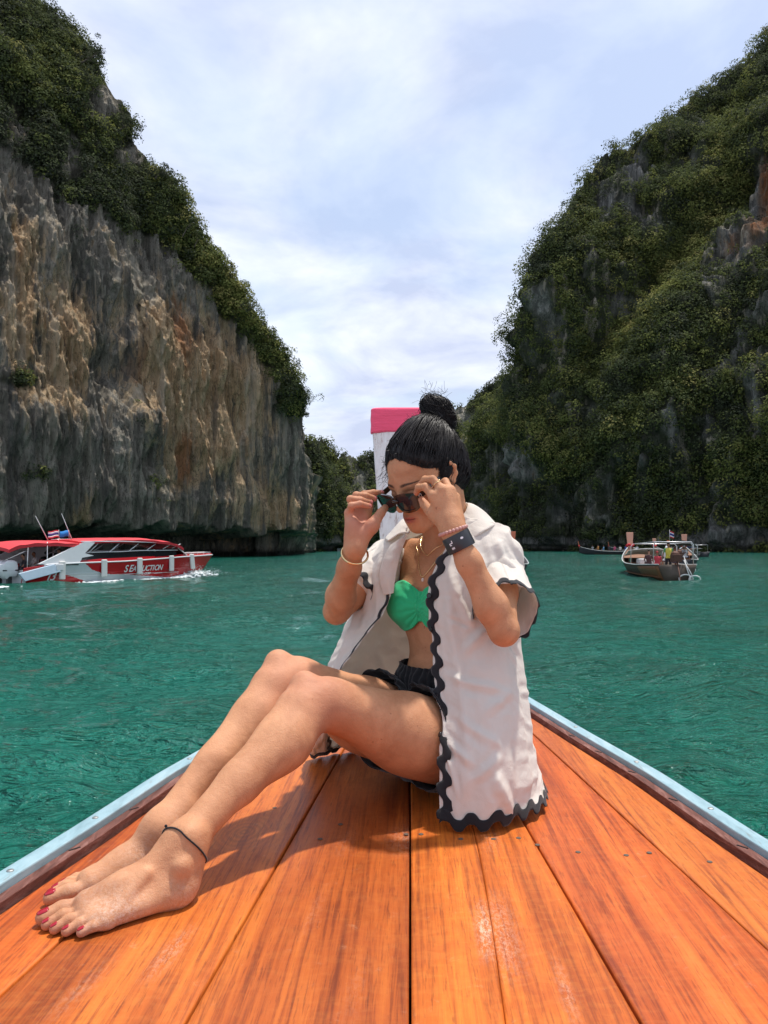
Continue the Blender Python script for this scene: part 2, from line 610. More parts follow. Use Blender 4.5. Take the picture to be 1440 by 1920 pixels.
def foliage(name, V, N, area, veg, PX, py, count, rmin, rmax, leaf, mat, seed, dens=90, window=(-80, 1520), tint_fn=None):
    r = np.random.default_rng(seed)
    w = (area / V[..., 1] ** 1.1) * np.clip(veg, 0, 1) ** 3
    w = np.where((PX > window[0]) & (PX < window[1]), w, w * 0.03)
    w = w.ravel(); w /= w.sum()
    pick = r.choice(len(w), size=count, p=w)
    c = V.reshape(-1, 3)[pick]; n = N.reshape(-1, 3)[pick]
    vg = np.clip(veg.ravel()[pick], 0, 1)
    rad = (rmin + (rmax - rmin) * r.beta(1.3, 3.0, count)) * (0.55 + 0.45 * vg)
    # hug the rock
    c = c + n * (rad * 0.40)[:, None] + r.normal(size=(count, 3)) * (rad * 0.2)[:, None]
    big = fbm(c * np.array([0.05, 0.05, 0.05]), 3)
    tint = np.clip(0.42 + 0.34 * big + r.normal(0, 0.26, count), 0, 1)
    if tint_fn is not None: tint = np.clip(tint + tint_fn(PX.ravel()[pick], py.ravel()[pick]), 0, 1)
    per = np.clip((dens * (rad / rmax) ** 1.3).astype(int), 8, dens)
    Vl, Fl, tt = leaves_for(c, rad, n, tint, per, np.full(count, leaf), seed + 1)
    o = mesh_np(name, Vl, Fl, mat, smooth=False, attrs=dict(tint=tt))
    tag(o, kind='stuff')
    return o


leaf_m = leaf_mat('jungle_leaves', [(0.0, (0.060, 0.068, 0.046)), (0.30, (0.072, 0.092, 0.040)), (0.60, (0.125, 0.148, 0.045)), (0.85, (0.200, 0.215, 0.060)), (1.0, (0.250, 0.230, 0.080))])

# left wall: runs from beside the boat away to the channel
LB = [(-1400, 42), (-700, 55), (-200, 72), (0, 82), (200, 92), (330, 101), (400, 106), (500, 116), (545, 121), (556, 123), (566, 150), (575, 190)]
LS = [(-1400, -420), (-700, -380), (-300, -240), (0, -60), (50, 2), (100, 38), (150, 75), (180, 120), (205, 165), (238, 215), (243, 262), (280, 305), (320, 348),
      (350, 420), (410, 486), (450, 545), (480, 592), (510, 640), (535, 680), (548, 728), (556, 790), (560, 850), (575, 1020)]
LSB = [(-1400, 16), (0, 22), (100, 20), (200, 16), (320, 10), (400, 6), (480, 1.5), (540, -1.5), (556, -1.0), (575, 2)]


def ldisp(Q, px, T):
    s = Q[:, 0] * 0.35 + Q[:, 1]
    A = np.stack([Q[:, 0] * 0.13, Q[:, 1] * 0.13, Q[:, 2] * 0.045], -1)
    B = np.stack([Q[:, 0] * 0.50, Q[:, 1] * 0.50, Q[:, 2] * 0.055], -1)
    C = np.stack([Q[:, 0] * 1.3, Q[:, 1] * 1.3, Q[:, 2] * 0.20], -1)
    z = 2.3 * fbm(A, 3) + 1.15 * fbm(B, 4, 0.55, ridge=True) + 0.36 * fbm(C, 3, 0.6, ridge=True)
    led = np.sin(Q[:, 2] * 0.55 + 2.0 * pnoise(A * 1.7)) * 0.35
    # small cave half way up
    z += led
    py = 1024 - (Q[:, 2] - CAM_H) / Q[:, 1] * 1440
    z -= 3.5 * blob(px, py, 195, 690, 26, 42) + 1.6 * blob(px, py, 260, 860, 7, 22)
    z += 1.8 * blob(px, py, 240, 860, 45, 150)
    return z


def lnotch(Q, px, T):
    s = Q[:, 1]
    h = SEA + 4.1 + 0.9 * fbm(np.stack([s * 0.16, s * 0 + 3.3, s * 0], -1), 3) + 0.9 * np.clip(fbm(np.stack([s * 0.9, s * 0 + 9.3, s * 0], -1), 2), -1, 1)
    d = np.clip((h - Q[:, 2]) / 0.5, 0, 1)
    dep = 13.0 + 3.0 * fbm(np.stack([s * 0.11, s * 0, s * 0 + 5], -1), 2)
    fade = np.clip((575 - px) / 40, 0.0, 1)
    return d * dep * fade + 1.0 * np.clip((h + 3.5 - Q[:, 2]) / 3.5, 0, 1) * (1 - d)


def lmask(px, py, T, V):
    line = interp(px, [(-1400, -100), (-200, 200), (0, 300), (100, 370), (180, 425), (260, 455), (330, 490), (400, 550), (440, 610), (480, 680), (520, 760), (545, 800), (575, 840)])
    nz = fbm(V.reshape(-1, 3) * np.array([0.12, 0.12, 0.10]), 4).reshape(px.shape)
    veg = np.clip(((line - py) / 45.0) + nz * 1.8 + 0.15, 0, 1)
    veg *= 1 - 0.95 * blob(px, py, 190, 190, 42, 42) - 0.85 * blob(px, py, 130, 300, 30, 60) - 0.8 * blob(px, py, 245, 290, 40, 30) - 0.7 * blob(px, py, 20, 240, 40, 60)
    for (cx, cy, rx, ry, a) in [(20, 712, 34, 14, .8), (65, 885, 26, 16, .6), (180, 640, 18, 12, .3), (290, 905, 26, 20, .7), (330, 935, 60, 22, .35), (320, 885, 12, 12, .5), (235, 780, 10, 30, .3), (60, 920, 50, 20, .2), (145, 935, 20, 18, .3)]:
        veg = np.maximum(veg, a * blob(px, py, cx, cy, rx, ry) * (1 + nz))
    st = 0.0 + 0.85 * blob(px, py, 400, 760, 95, 190) + 0.9 * blob(px, py, 20, 560, 32, 170) + 0.7 * blob(px, py, 120, 640, 50, 130) + 0.75 * blob(px, py, 270, 680, 55, 130) + 0.5 * blob(px, py, 150, 970, 25, 50) + .45 * blob(px, py, 520, 960, 60, 60) + .3 * blob(px, py, 60, 760, 60, 60)
    og = 0.75 * blob(px, py, 325, 630, 18, 85) + 0.9 * blob(px, py, 335, 860, 17, 60) + 0.5 * blob(px, py, 12, 520, 12, 130) + 0.5 * blob(px, py, 240, 680, 12, 60) + 0.35 * blob(px, py, 430, 790, 12, 60) + .3 * blob(px, py, 180, 790, 14, 30)
    return np.clip(veg, 0, 1), st * 1.35, og * 1.3


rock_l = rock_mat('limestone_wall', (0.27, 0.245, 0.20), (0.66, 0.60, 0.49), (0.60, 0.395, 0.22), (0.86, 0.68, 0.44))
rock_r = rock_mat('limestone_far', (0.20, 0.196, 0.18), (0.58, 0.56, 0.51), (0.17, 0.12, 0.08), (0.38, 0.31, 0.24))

lc = np.concatenate([np.linspace(-1400, -60, 90, endpoint=False), np.linspace(-60, 540, 420, endpoint=False), np.linspace(540, 575, 50)])
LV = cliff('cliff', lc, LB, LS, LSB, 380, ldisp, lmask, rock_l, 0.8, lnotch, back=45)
foliage('cliff_jungle', *LV, 6800, 0.45, 2.0, 0.155, leaf_m, 21, dens=150,
        tint_fn=lambda px, py: -0.10 + 0.25 * blob(px, py, 60, 130, 60, 60) + .25 * blob(px, py, 160, 230, 60, 40) + 0.2 * blob(px, py, 300, 430, 60, 60) + .2 * blob(px, py, 440, 540, 60, 60))

# right wall, covered with trees
RB = [(862, 300), (880, 285), (930, 262), (975, 248), (1040, 232), (1150, 214), (1300, 200), (1440, 188), (1700, 160), (2300, 120), (3600, 60)]
RS = [(862, 1015), (868, 960), (874, 905), (884, 862), (900, 812), (920, 764), (945, 728), (966, 704), (974, 694), (977, 600), (985, 560), (998, 528), (1012, 480),
      (1030, 440), (1060, 400), (1080, 362), (1100, 330), (1125, 302), (1150, 286), (1190, 268), (1225, 246), (1240, 225), (1285, 205), (1292, 186), (1330, 165),
      (1370, 135), (1400, 110), (1420, 88), (1440, 64), (1520, 0), (1700, -120), (2300, -500), (3600, -900)]
RSB = [(862, 6), (880, 12), (930, 26), (966, 34), (974, 34), (977, 6), (985, 10), (1060, 22), (1150, 55), (1300, 85), (1440, 100), (3600, 90)]


def rdisp(Q, px, T):
    A = Q * np.array([0.035, 0.035, 0.022])
    B = Q * np.array([0.11, 0.11, 0.06])
    C = Q * np.array([0.4, 0.4, 0.22])
    py = 1024 - (Q[:, 2] - CAM_H) / Q[:, 1] * 1440
    z = 8.0 * fbm(A, 2) + 6.5 * fbm(B, 3, 0.6) + 1.6 * fbm(C, 3)
    # gully running down from the upper right to the middle
    g = (px - 1290) + 0.75 * (py - 420)
    z -= 9 * np.exp(-(g / 42) ** 2) * np.clip((py - 230) / 60, 0, 1) * np.clip((720 - py) / 80, 0, 1)
    z -= 8 * blob(px, py, 1110, 790, 22, 60) + 8 * blob(px, py, 1170, 930, 14, 40)
    z += 7 * blob(px, py, 1000, 800, 55, 80) + 6 * blob(px, py, 1230, 700, 60, 120)
    return z * np.clip((px - 862) / 30, 0.1, 1)


def rnotch(Q, px, T):
    s = Q[:, 1] * 0.5 + Q[:, 0]
    h = SEA + 2.2 + 1.0 * fbm(np.stack([s * 0.15, s * 0, s * 0], -1), 3)
    return 2.5 * np.clip((h - Q[:, 2]) / 0.8, 0, 1)


def rmask(px, py, T, V):
    nz = fbm(V.reshape(-1, 3) * np.array([0.06, 0.06, 0.04]), 4).reshape(px.shape)
    veg = np.clip(1.0 + 0.85 * nz, 0.12, 1)
    for (cx, cy, rx, ry, a) in [(1430, 375, 30, 75, 1.6), (1370, 455, 36, 38, .95), (975, 870, 45, 40, .85), (1210, 410, 45, 30, .55), (1300, 300, 40, 26, .5), (1270, 790, 14, 38, .9), (1160, 560, 25, 60, .4),
                                (1425, 760, 30, 90, .75), (1360, 1005, 110, 22, 1.1), (1030, 1018, 90, 12, 1.1), (1200, 1022, 90, 8, 1.0), (1040, 640, 25, 60, .5), (1330, 800, 30, 40, .5),
                                (1290, 850, 40, 30, .4), (1130, 370, 18, 60, .6), (1110, 790, 16, 40, .9), (1040, 560, 15, 40, .6), (1330, 520, 25, 60, .5)]:
        veg = veg - a * blob(px, py, cx, cy, rx, ry) * (1 + 0.6 * nz)
    st = 1.3 * blob(px, py, 1430, 380, 26, 90) + 0.6 * blob(px, py, 1370, 455, 40, 40) + 0.3 * blob(px, py, 1250, 400, 60, 40)
    og = 1.5 * blob(px, py, 1430, 370, 16, 70) + 0.6 * blob(px, py, 1365, 460, 20, 22)
    return np.clip(veg, 0, 1), st, og


rc = np.concatenate([np.linspace(862, 972, 80, endpoint=False), np.linspace(972, 980, 14, endpoint=False), np.linspace(980, 1500, 300, endpoint=False), np.linspace(1500, 3600, 70)])
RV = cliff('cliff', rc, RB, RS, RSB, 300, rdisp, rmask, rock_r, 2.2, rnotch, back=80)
foliage('cliff_jungle', *RV, 12500, 1.0, 5.4, 0.33, leaf_m, 31, dens=165, window=(855, 1500),
        tint_fn=lambda px, py: 0.0 + 0.22 * np.exp(-(((px - 1290) + 0.8 * (py - 470)) / 40) ** 2) * np.clip((900 - py) / 200, 0, 1) - .2 * blob(px, py, 1250, 150, 140, 160) * 0 - .12 * blob(px, py, 1100, 960, 160, 60) + .15 * blob(px, py, 1060, 600, 60, 60))

# headland just past the left wall
HB = [(500, 205), (540, 205), (600, 212), (640, 235), (665, 262)]
HS = [(500, 790), (540, 806), (556, 818), (566, 826), (585, 830), (596, 846), (606, 868), (622, 900), (640, 950), (655, 995), (665, 1020)]
HSB = [(500, 8), (665, 8)]


def hdisp(Q, px, T):
    return 2.4 * fbm(Q * np.array([0.06, 0.06, 0.03]), 3) + 1.2 * fbm(Q * np.array([0.25, 0.25, 0.1]), 3)


def hmask(px, py, T, V):
    nz = fbm(V.reshape(-1, 3) * np.array([0.08, 0.08, 0.03]), 4).reshape(px.shape)
    veg = np.clip(0.8 + 0.9 * nz, 0.1, 1) - 0.9 * blob(px, py, 570, 925, 9, 50) - 0.9 * blob(px, py, 562, 860, 6, 24) - 1.0 * blob(px, py, 590, 1020, 60, 14)
    return np.clip(veg, 0, 1), 0.6 * blob(px, py, 568, 920, 14, 60) + .2, 0 * px


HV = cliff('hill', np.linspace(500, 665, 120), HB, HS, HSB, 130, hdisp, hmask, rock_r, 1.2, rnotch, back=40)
foliage('hill_jungle', *HV, 1500, 0.8, 3.0, 0.34, leaf_m, 41, dens=60, window=(540, 670), tint_fn=lambda px, py: -0.12)

# end of the channel
BB = [(420, 330), (560, 330), (700, 345), (860, 350), (1000, 330)]
BS = [(420, 760), (560, 826), (582, 832), (592, 822), (606, 827), (616, 838), (628, 852), (645, 852), (668, 858), (685, 855), (705, 858), (760, 862), (820, 835), (846, 790), (856, 768),
      (880, 752), (905, 735), (930, 718), (952, 708), (1000, 690)]
BSB = [(420, 30), (600, 20), (846, 40), (1000, 50)]


def bmask(px, py, T, V):
    nz = fbm(V.reshape(-1, 3) * np.array([0.04, 0.04, 0.02]), 4).reshape(px.shape)
    veg = np.clip(0.85 + 0.8 * nz, 0.15, 1) - 0.8 * blob(px, py, 594, 845, 5, 14) - 1.0 * np.exp(-((py - 1030) / 10) ** 2) - .5 * blob(px, py, 870, 830, 12, 50)
    return np.clip(veg, 0, 1), 0 * px, 0 * px


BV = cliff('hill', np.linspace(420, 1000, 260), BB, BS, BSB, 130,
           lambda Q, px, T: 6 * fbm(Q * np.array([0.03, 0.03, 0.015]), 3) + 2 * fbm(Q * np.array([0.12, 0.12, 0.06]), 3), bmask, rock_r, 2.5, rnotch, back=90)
foliage('hill_jungle', *BV, 2600, 1.2, 4.6, 0.5, leaf_m, 51, dens=60, window=(555, 975), tint_fn=lambda px, py: -0.14)


# trees that stand clear of the rock on the left skyline
bark = simple('bark', (0.10, 0.08, 0.06), 0.9, var=0.3, scale=4)


def tree(px, py, D, r, label, lean=0.6, seed=0, n=5, tint=0.3, drop=1.2):
    c = P(px, py, D)
    o = empty('tree', tuple(c), 0, label, 'tree', 'trees standing out from the left cliff edge')
    rr = np.random.default_rng(seed)
    mb = MB()
    root = np.array([-lean, 0.2, -drop])
    heads = [np.array([rr.uniform(-.3, 1) * r * .9, rr.uniform(-.5, .5) * r, rr.uniform(-.35, .75) * r]) for _ in range(n)]
    fork = root * 0.35
    mb.tube([root * 1.35, root, root * 0.6 + np.array([0.05, 0, 0.06]), fork], [0.16 * r * .5, 0.13 * r * .5, 0.10 * r * .5, 0.08 * r * .5], 7)
    for h in heads:
        mid = (fork + h) / 2 + np.array([0, 0, -0.08 * r])
        mb.tube([fork, mid, h], [0.035 * r, 0.025 * r, 0.012 * r], 5)
    mb.build('trunk', bark, o, True)
    cen = np.array(heads + [h + rr.normal(size=3) * 0.35 * r for h in heads])
    rad = rr.uniform(0.22, 0.42, len(cen)) * r
    Vl, Fl, tt = leaves_for(cen, rad, np.tile(np.array([0.2, -0.3, 0.4]), (len(cen), 1)), np.clip(rr.normal(tint, 0.08, len(cen)), 0, 1),
                            np.full(len(cen), 70), np.full(len(cen), 0.11), seed + 5)
    mesh_np('crown', Vl, Fl, leaf_m, o, False, attrs=dict(tint=tt))
    return o


tree(556, 752, 119, 2.6, 'broad dark tree leaning out over the water at the right end of the left cliff', 1.6, 1, 8, 0.22, 0.4)
tree(568, 776, 119, 1.1, 'small drooping tree below the broad one at the right end of the left cliff', 1.0, 2, 4, 0.22, -0.2)
tree(236, 238, 104, 1.6, 'lone dark tree jutting from the steep left skyline', 1.2, 3, 5, 0.1, 0.4)
tree(352, 424, 103, 1.1, 'thin sparse tree above the bend of the left skyline', 0.6, 4, 4, 0.3, 1.0)
tree(304, 322, 105, 1.5, 'dark tufted tree at the step of the left skyline', 0.8, 5, 5, 0.15, 0.6)
tree(372, 446, 106, 1.0, 'little open tree halfway down the left skyline', 0.5, 6, 4, 0.35, 0.9)
tree(546, 792, 120, 0.9, 'small tree hanging low at the right end of the left cliff', 0.8, 7, 4, 0.25, 0.2)
tree(523, 672, 117, 1.5, 'bushy tree on the rim above the right end of the left cliff', 0.8, 8, 6, 0.3, 0.8)
tree(170, 108, 101, 1.7, 'dark bush tree overhanging near the top of the left skyline', 1.0, 9, 6, 0.15, 0.4)
# ------------------------------------------------------------------ the boat we sit on
def hw(y):
    """inner half width of the gunwale"""
    return float(np.interp(y, [-0.6, 0.0, 0.5, 0.9, 1.26, 1.5, 1.88, 2.3, 2.82, 3.3, 3.8, 4.15], [0.80, 0.79, 0.765, 0.725, 0.672, 0.632, 0.580, 0.497, 0.403, 0.302, 0.180, 0.085]))


def wood_mat():
    t = NT('varnished_wood'); t.set(rough=0.42, spec=0.30)
    oi = t.n('ShaderNodeObjectInfo')
    tc = t.n('ShaderNodeTexCoord')
    off = t.n('ShaderNodeCombineXYZ'); t.l(t.math('MULTIPLY', oi.outputs['Random'], 40.0), off.inputs[2]); t.l(t.math('MULTIPLY', oi.outputs['Random'], 13.0), off.inputs[0])
    va = t.n('ShaderNodeVectorMath', operation='ADD'); t.l(tc.outputs['Object'], va.inputs[0]); t.l(off.outputs[0], va.inputs[1])

    def co(scale):
        mp = t.n('ShaderNodeMapping'); mp.inputs['Scale'].default_value = scale; t.l(va.outputs[0], mp.inputs[0]); return mp.outputs[0]
    band = t.noise(co((7, 0.45, 1)), 1.0, 5, 0.6, 1.3)
    grain = t.noise(co((95, 2.6, 1)), 1.0, 8, 0.68, 0.6)
    pore = t.noise(co((260, 16, 1)), 1.0, 4, 0.7, 0.2)
    blot = t.noise(co((5, 3, 1)), 1.0, 7, 0.7, 0.8)
    ripple = t.noise(co((30, 60, 1)), 1.0, 3, 0.6, 1.0)
    f = t.math('ADD', t.math('MULTIPLY', band, 0.62), t.math('MULTIPLY', grain, 0.38))
    c = t.ramp(f, [(0.32, (0.165, 0.038, 0.012)), (0.42, (0.330, 0.080, 0.018)), (0.51, (0.50, 0.130, 0.026)), (0.60, (0.62, 0.190, 0.036)), (0.74, (0.72, 0.27, 0.060))])
    c = t.mix(t.ramp(grain, [(0.34, 0.6), (0.47, 0.0)]), c, (0.17, 0.038, 0.015))
    c = t.mix(t.ramp(pore, [(0.34, 0.6), (0.46, 0.0)]), c, (0.17, 0.042, 0.015))
    c = t.mix(t.ramp(blot, [(0.52, 0.0), (0.72, 0.45)]), c, (0.26, 0.045, 0.018))
    c = t.mix(t.math('MULTIPLY', t.ramp(ripple, [(0.45, 0.0), (0.65, 1.0)]), 0.10), c, (0.75, 0.34, 0.10))
    dirt = t.noise(t.coord(scale=(1, 1, 1)), 26, 8, 0.8, 0.3)
    c = t.mix(t.ramp(dirt, [(0.60, 0.0), (0.70, 0.28)]), c, (0.62, 0.44, 0.32))
    # tone of each plank
    mul = t.mix(1.0, c, oi.outputs['Color'], 'MULTIPLY')
    sc = t.attr('scuff')
    sf = t.math('MULTIPLY', sc, t.ramp(t.noise(t.coord(scale=(1, .5, 1)), 190, 6, 0.85, 0.6), [(0.47, 0.0), (0.56, 1.0)]))
    c2 = t.mix(sf, mul, (0.66, 0.48, 0.36))
    kn = t.attr('knot')
    wv = t.n('ShaderNodeTexWave', wave_type='RINGS', rings_direction='Z'); wv.inputs['Scale'].default_value = 26; wv.inputs['Distortion'].default_value = 3.5
    wv.inputs['Detail'].default_value = 3
    mpk = t.n('ShaderNodeMapping'); mpk.inputs['Location'].default_value = (0.336, -1.555 * 0.62, 0); mpk.inputs['Scale'].default_value = (1, 0.62, 1)
    t.l(tc.outputs['Object'], mpk.inputs[0]); t.l(mpk.outputs[0], wv.inputs['Vector'])
    c3 = t.mix(t.math('MULTIPLY', kn, t.math('MULTIPLY', wv.outputs['Fac'], 0.38)), c2, (0.10, 0.035, 0.02))
    t.base(c3)
    rg = t.math('ADD', 0.30, t.math('MULTIPLY', blot, 0.28)); t.l(rg, t.b.inputs['Roughness'])
    h = t.math('ADD', t.math('MULTIPLY', grain, 0.6), t.math('MULTIPLY', pore, 0.5))
    t.bump(h, 0.35, 0.0012)
    return t.m


wood = wood_mat()
boat = empty('longtail_boat', (0, 0, 0), 0, 'varnished wooden longtail bow the woman sits on, with pale blue rails', 'boat')


def plank(x0, x1, y0, y1, col, n=40, cracks=(), gl=0.0016, gr=0.0016):
    """x0, x1: functions of y (left and right edges); real board 30 mm thick with eased edges"""
    ys = np.concatenate([np.linspace(y0, y1, n)])
    g = 0.0022
    prof = [(0.0, -0.030), (0.0, -0.0025), (0.0012, -0.0006), (0.004, 0.0)]
    ns = 26
    secs = []
    for y in ys:
        a, b = x0(y) + gl, x1(y) - gr
        s = [(a + dx, z) for dx, z in prof]
        s += [(a + 0.004 + (b - a - 0.008) * k / ns, 0.0) for k in range(1, ns)]
        s += [(b - dx, z) for dx, z in reversed(prof)]
        secs.append([(x, y, z) for x, z in s])
    S = np.array(secs)
    # gentle cupping so boards do not catch the light the same way
    mid = (S[:, :, 0].min(1) + S[:, :, 0].max(1)) / 2; hwid = (S[:, :, 0].max(1) - S[:, :, 0].min(1)) / 2 + 1e-6
    u = (S[:, :, 0] - mid[:, None]) / hwid[:, None]
    top = S[:, :, 2] > -0.02
    S[:, :, 2] += np.where(top, -0.0012 * u ** 2 + 0.0006 * np.sin(S[:, :, 1] * 3.1 + col[0] * 30), 0)
    for cr_ in cracks:                       # splits along the grain: narrow grooves
        pts, dep, wid = cr_
        cx = np.interp(S[:, :, 1], [p[1] for p in pts], [p[0] for p in pts]) + 0.0015 * np.sin(S[:, :, 1] * 41)
        inside = (S[:, :, 1] > pts[0][1]) & (S[:, :, 1] < pts[-1][1])
    mb = MB(); mb.loft(S, True, True)
    V = np.concatenate(mb.V)
    # wear marks with a shape of their own
    def spot(x, y, rx, ry, a=0.0):
        dx = V[:, 0] - x; dy = V[:, 1] - y
        return np.exp(-((dx * math.cos(a) + dy * math.sin(a)) / rx) ** 2 - ((-dx * math.sin(a) + dy * math.cos(a)) / ry) ** 2)
    sc = 0.95 * spot(0.137, 1.158, 0.022, 0.05) + 0.75 * spot(0.108, 1.185, 0.008, 0.045, 0.1) + 0.6 * spot(-0.335, 1.12, 0.012, 0.035, -.4) + 0.55 * spot(-0.125, 1.55, 0.02, 0.022) \
        + 0.5 * spot(-0.012, 1.54, 0.03, 0.02) + 0.55 * spot(0.022, 1.54, 0.014, 0.016) + 0.4 * spot(0.16, 1.50, 0.02, 0.03) + 0.4 * spot(0.47, 1.42, 0.04, 0.02) + .5 * spot(-.14, 1.18, .006, .03, .4) + .45 * spot(.36, 1.15, .01, .022, -.5) + .5 * spot(-.07, 1.02, .012, .012) + .45 * spot(.20, 1.02, .008, .03, .2) + .4 * spot(-.44, 1.02, .01, .02, .8)
    kn = 1.0 * spot(-0.336, 1.555, 0.075, 0.085)
    o = mesh_np('plank', V, mb.F, wood, boat, True, attrs=dict(scuff=np.clip(sc, 0, 1), knot=np.clip(kn, 0, 1)))
    o.data.set_sharp_from_angle(angle=math.radians(50))
    o.color = (col[0] * .98, col[1] * .88, col[2] * .74, 1)
    return o


def lin(xa, ya, xb, yb):
    return lambda y: xa + (xb - xa) * (y - ya) / (yb - ya)


sL1 = lin(-0.274, 0.932, -0.192, 2.175)
sL2 = lambda y: -max(0.02, min(hw(y) - 0.035, 0.530 - 0.110 * (y - 0.993)))
sR1 = lin(0.282, 0.932, 0.240, 1.603)
sR1 = lambda y: 0.282 - 0.0626 * (y - 0.932)
sR2 = lambda y: max(0.02, min(hw(y) - 0.035, 0.516 - 0.106 * (y - 1.108)))
sC = lambda y: 0.0
edgeL = lambda y: -(hw(y) - 0.030)
edgeR = lambda y: (hw(y) - 0.030)
YE = 3.75
cL1 = lambda y: max(sL1(y), edgeL(y) + 0.01)
cR1 = lambda y: min(sR1(y), edgeR(y) - 0.01)
Y0 = -0.45
# the split in the pale centre board runs from under the shirt to the front: two boards
sCrack = lambda y: 0.112 + 0.022 * math.sin((y - 0.9) * 2.3) - 0.010 * (y - 1.2)
plank(edgeL, sL2, Y0, 2.95, (1.02, 0.88, 0.80))
plank(lambda y: max(sL2(y), edgeL(y) + .002), sL1, Y0, 3.1, (0.92, 0.90, 0.86))
plank(sL1, sC, Y0, 3.6, (0.80, 0.74, 0.72))
plank(sC, sCrack, Y0, 3.75, (1.12, 1.14, 0.95), gr=0.0003)
plank(sCrack, sR1, Y0, 3.6, (1.13, 1.12, 0.95), gl=0.0003)
plank(sR1, lambda y: min(sR2(y), edgeR(y) - .002), Y0, 3.1, (1.0, 0.86, 0.95))
plank(sR2, edgeR, Y0, 2.95, (0.90, 0.88, 0.95))

# hardwood beams under the boards (seen only as darkness between them)
dark_wood = simple('weathered_timber', (0.075, 0.035, 0.025), 0.8, var=0.5, scale=30, bump=0.4)
for y in (-0.2, 0.5, 1.1, 1.56, 2.2, 2.9, 3.4):
    w = hw(y) - 0.05
    mb = MB(); mb.box((0, y, -0.065), (2 * w, 0.06, 0.06)); mb.build('deck_beam', dark_wood, boat)
mb = MB(); mb.loft([[(-hw(y) + .02, y, -.105), (hw(y) - .02, y, -.105)] for y in np.linspace(-.4, 4.0, 20)]); mb.build('gap_darkener', dark_wood, boat, solid=.01)  # unseen dark sheet added so no light shows through the plank gaps

# brown strip between boards and rail, nicked by dark joints
ys = np.linspace(-0.5, 4.05, 60)


def side_strip(sgn, x_in, x_out, z0, z1, name, mat, bevel=0.0, y_from=-0.5, y_to=4.05, tilt=0.0):
    yy = ys[(ys >= y_from) & (ys <= y_to)]
    secs = []
    for y in yy:
        a = hw(y) + x_in; b = hw(y) + x_out
        secs.append([(sgn * a, y, z0), (sgn * b, y, z0), (sgn * b, y, z1 + tilt), (sgn * a, y, z1)])
    m = MB(); m.loft(secs, True, True)
    return m.build(name, mat, boat, False, bevel=bevel)


def paint_blue():
    t = NT('pale_blue_paint'); t.set(rough=0.45, spec=0.4)
    n = t.noise(t.coord(scale=(20, 5, 20)), 1.0, 8, 0.75, 0.4)
    s = t.noise(t.coord(scale=(120, 12, 60)), 1.0, 5, 0.7, 0.2)
    c = t.ramp(n, [(0.3, (0.17, 0.28, 0.32)), (0.5, (0.28, 0.42, 0.47)), (0.75, (0.43, 0.55, 0.59))])
    c = t.mix(t.ramp(s, [(0.58, 0.0), (0.70, 0.8)]), c, (0.20, 0.22, 0.21))
    t.base(c); t.bump(n, 0.3, 0.004)
    return t.m


def strip_mat():
    t = NT('brown_side_timber'); t.set(rough=0.7, spec=0.2)
    n = t.noise(t.coord(scale=(60, 8, 60)), 1.0, 8, 0.75, 0.6)
    c = t.ramp(n, [(0.3, (0.05, 0.022, 0.018)), (0.5, (0.16, 0.065, 0.05)), (0.72, (0.33, 0.18, 0.15))])
    t.base(c); t.bump(n, 0.6, 0.004)
    return t.m


blue = paint_blue(); strip_m = strip_mat()
for sg in (-1, 1):
    side_strip(sg, -0.024, -0.002, -0.01, 0.012, 'side_timber', strip_m, 0.0015)
    side_strip(sg, 0.0, 0.037, 0.0, 0.026, 'rail', blue, 0.003)
# joints of the side timber
jm = simple('black_gap', (0.012, 0.010, 0.010), 0.9)
for sg in (-1, 1):
    for y in (0.95, 1.235, 1.45, 1.72, 1.93, 2.12, 2.3) if sg > 0 else (1.05, 1.21, 1.44, 1.66):
        x = sg * (hw(y) - 0.013)
        mb = MB(); mb.box((x, y, 0.0125), (0.022, 0.0035, 0.0016), rotz(-sg * 0.9)); mb.build('joint', jm, boat)
# screws along the rails
screw_m = simple('dull_steel', (0.36, 0.36, 0.35), 0.45, 0.9)
sm = MB(); sm.lathe([(0.0001, 0.0), (0.0062, 0.0), (0.0060, 0.0012), (0.0040, 0.0022), (0.0001, 0.0024)], n=12)
sm.box((0, 0, 0.0024), (0.0075, 0.0011, 0.0006))
scr = None
for sg in (-1, 1):
    for y in ((1.0, 1.31, 1.565, 2.0, 2.5, 3.0) if sg < 0 else (1.0, 1.35, 1.62, 1.97, 2.35, 2.8, 3.2)):
        if scr is None:
            scr = sm.build('screw', screw_m, boat, 'auto'); o = scr
        else:
            o = scr.copy(); scene.collection.objects.link(o); o.parent = boat
        o.location = (sg * (hw(y) + 0.0185), y, 0.0262); o.rotation_euler = (0, 0, random.uniform(0, 3))
# nail heads countersunk in the boards
nail_m = simple('old_nail', (0.12, 0.09, 0.07), 0.7, 0.4, var=0.4, scale=200)
nm = MB(); nm.lathe([(0.0001, 0.0), (0.0052, 0.0), (0.0048, 0.0008), (0.0001, 0.0010)], n=10)
nl = None
for x, y in ((-0.178, 1.52), (-0.145, 1.60), (-0.008, 1.545), (0.022, 1.545), (0.165, 1.52), (0.247, 1.49), (0.318, 1.455), (0.405, 1.44), (0.452, 1.452), (-0.46, 1.50), (-0.545, 1.33), (0.215, 1.525), (0.10, 1.52),
             (-0.30, 1.70), (0.55, 1.41)):
    if nl is None: nl = nm.build('nail', nail_m, boat, 'auto'); o = nl
    else: o = nl.copy(); scene.collection.objects.link(o); o.parent = boat
    o.location = (x, y, 0.0004)

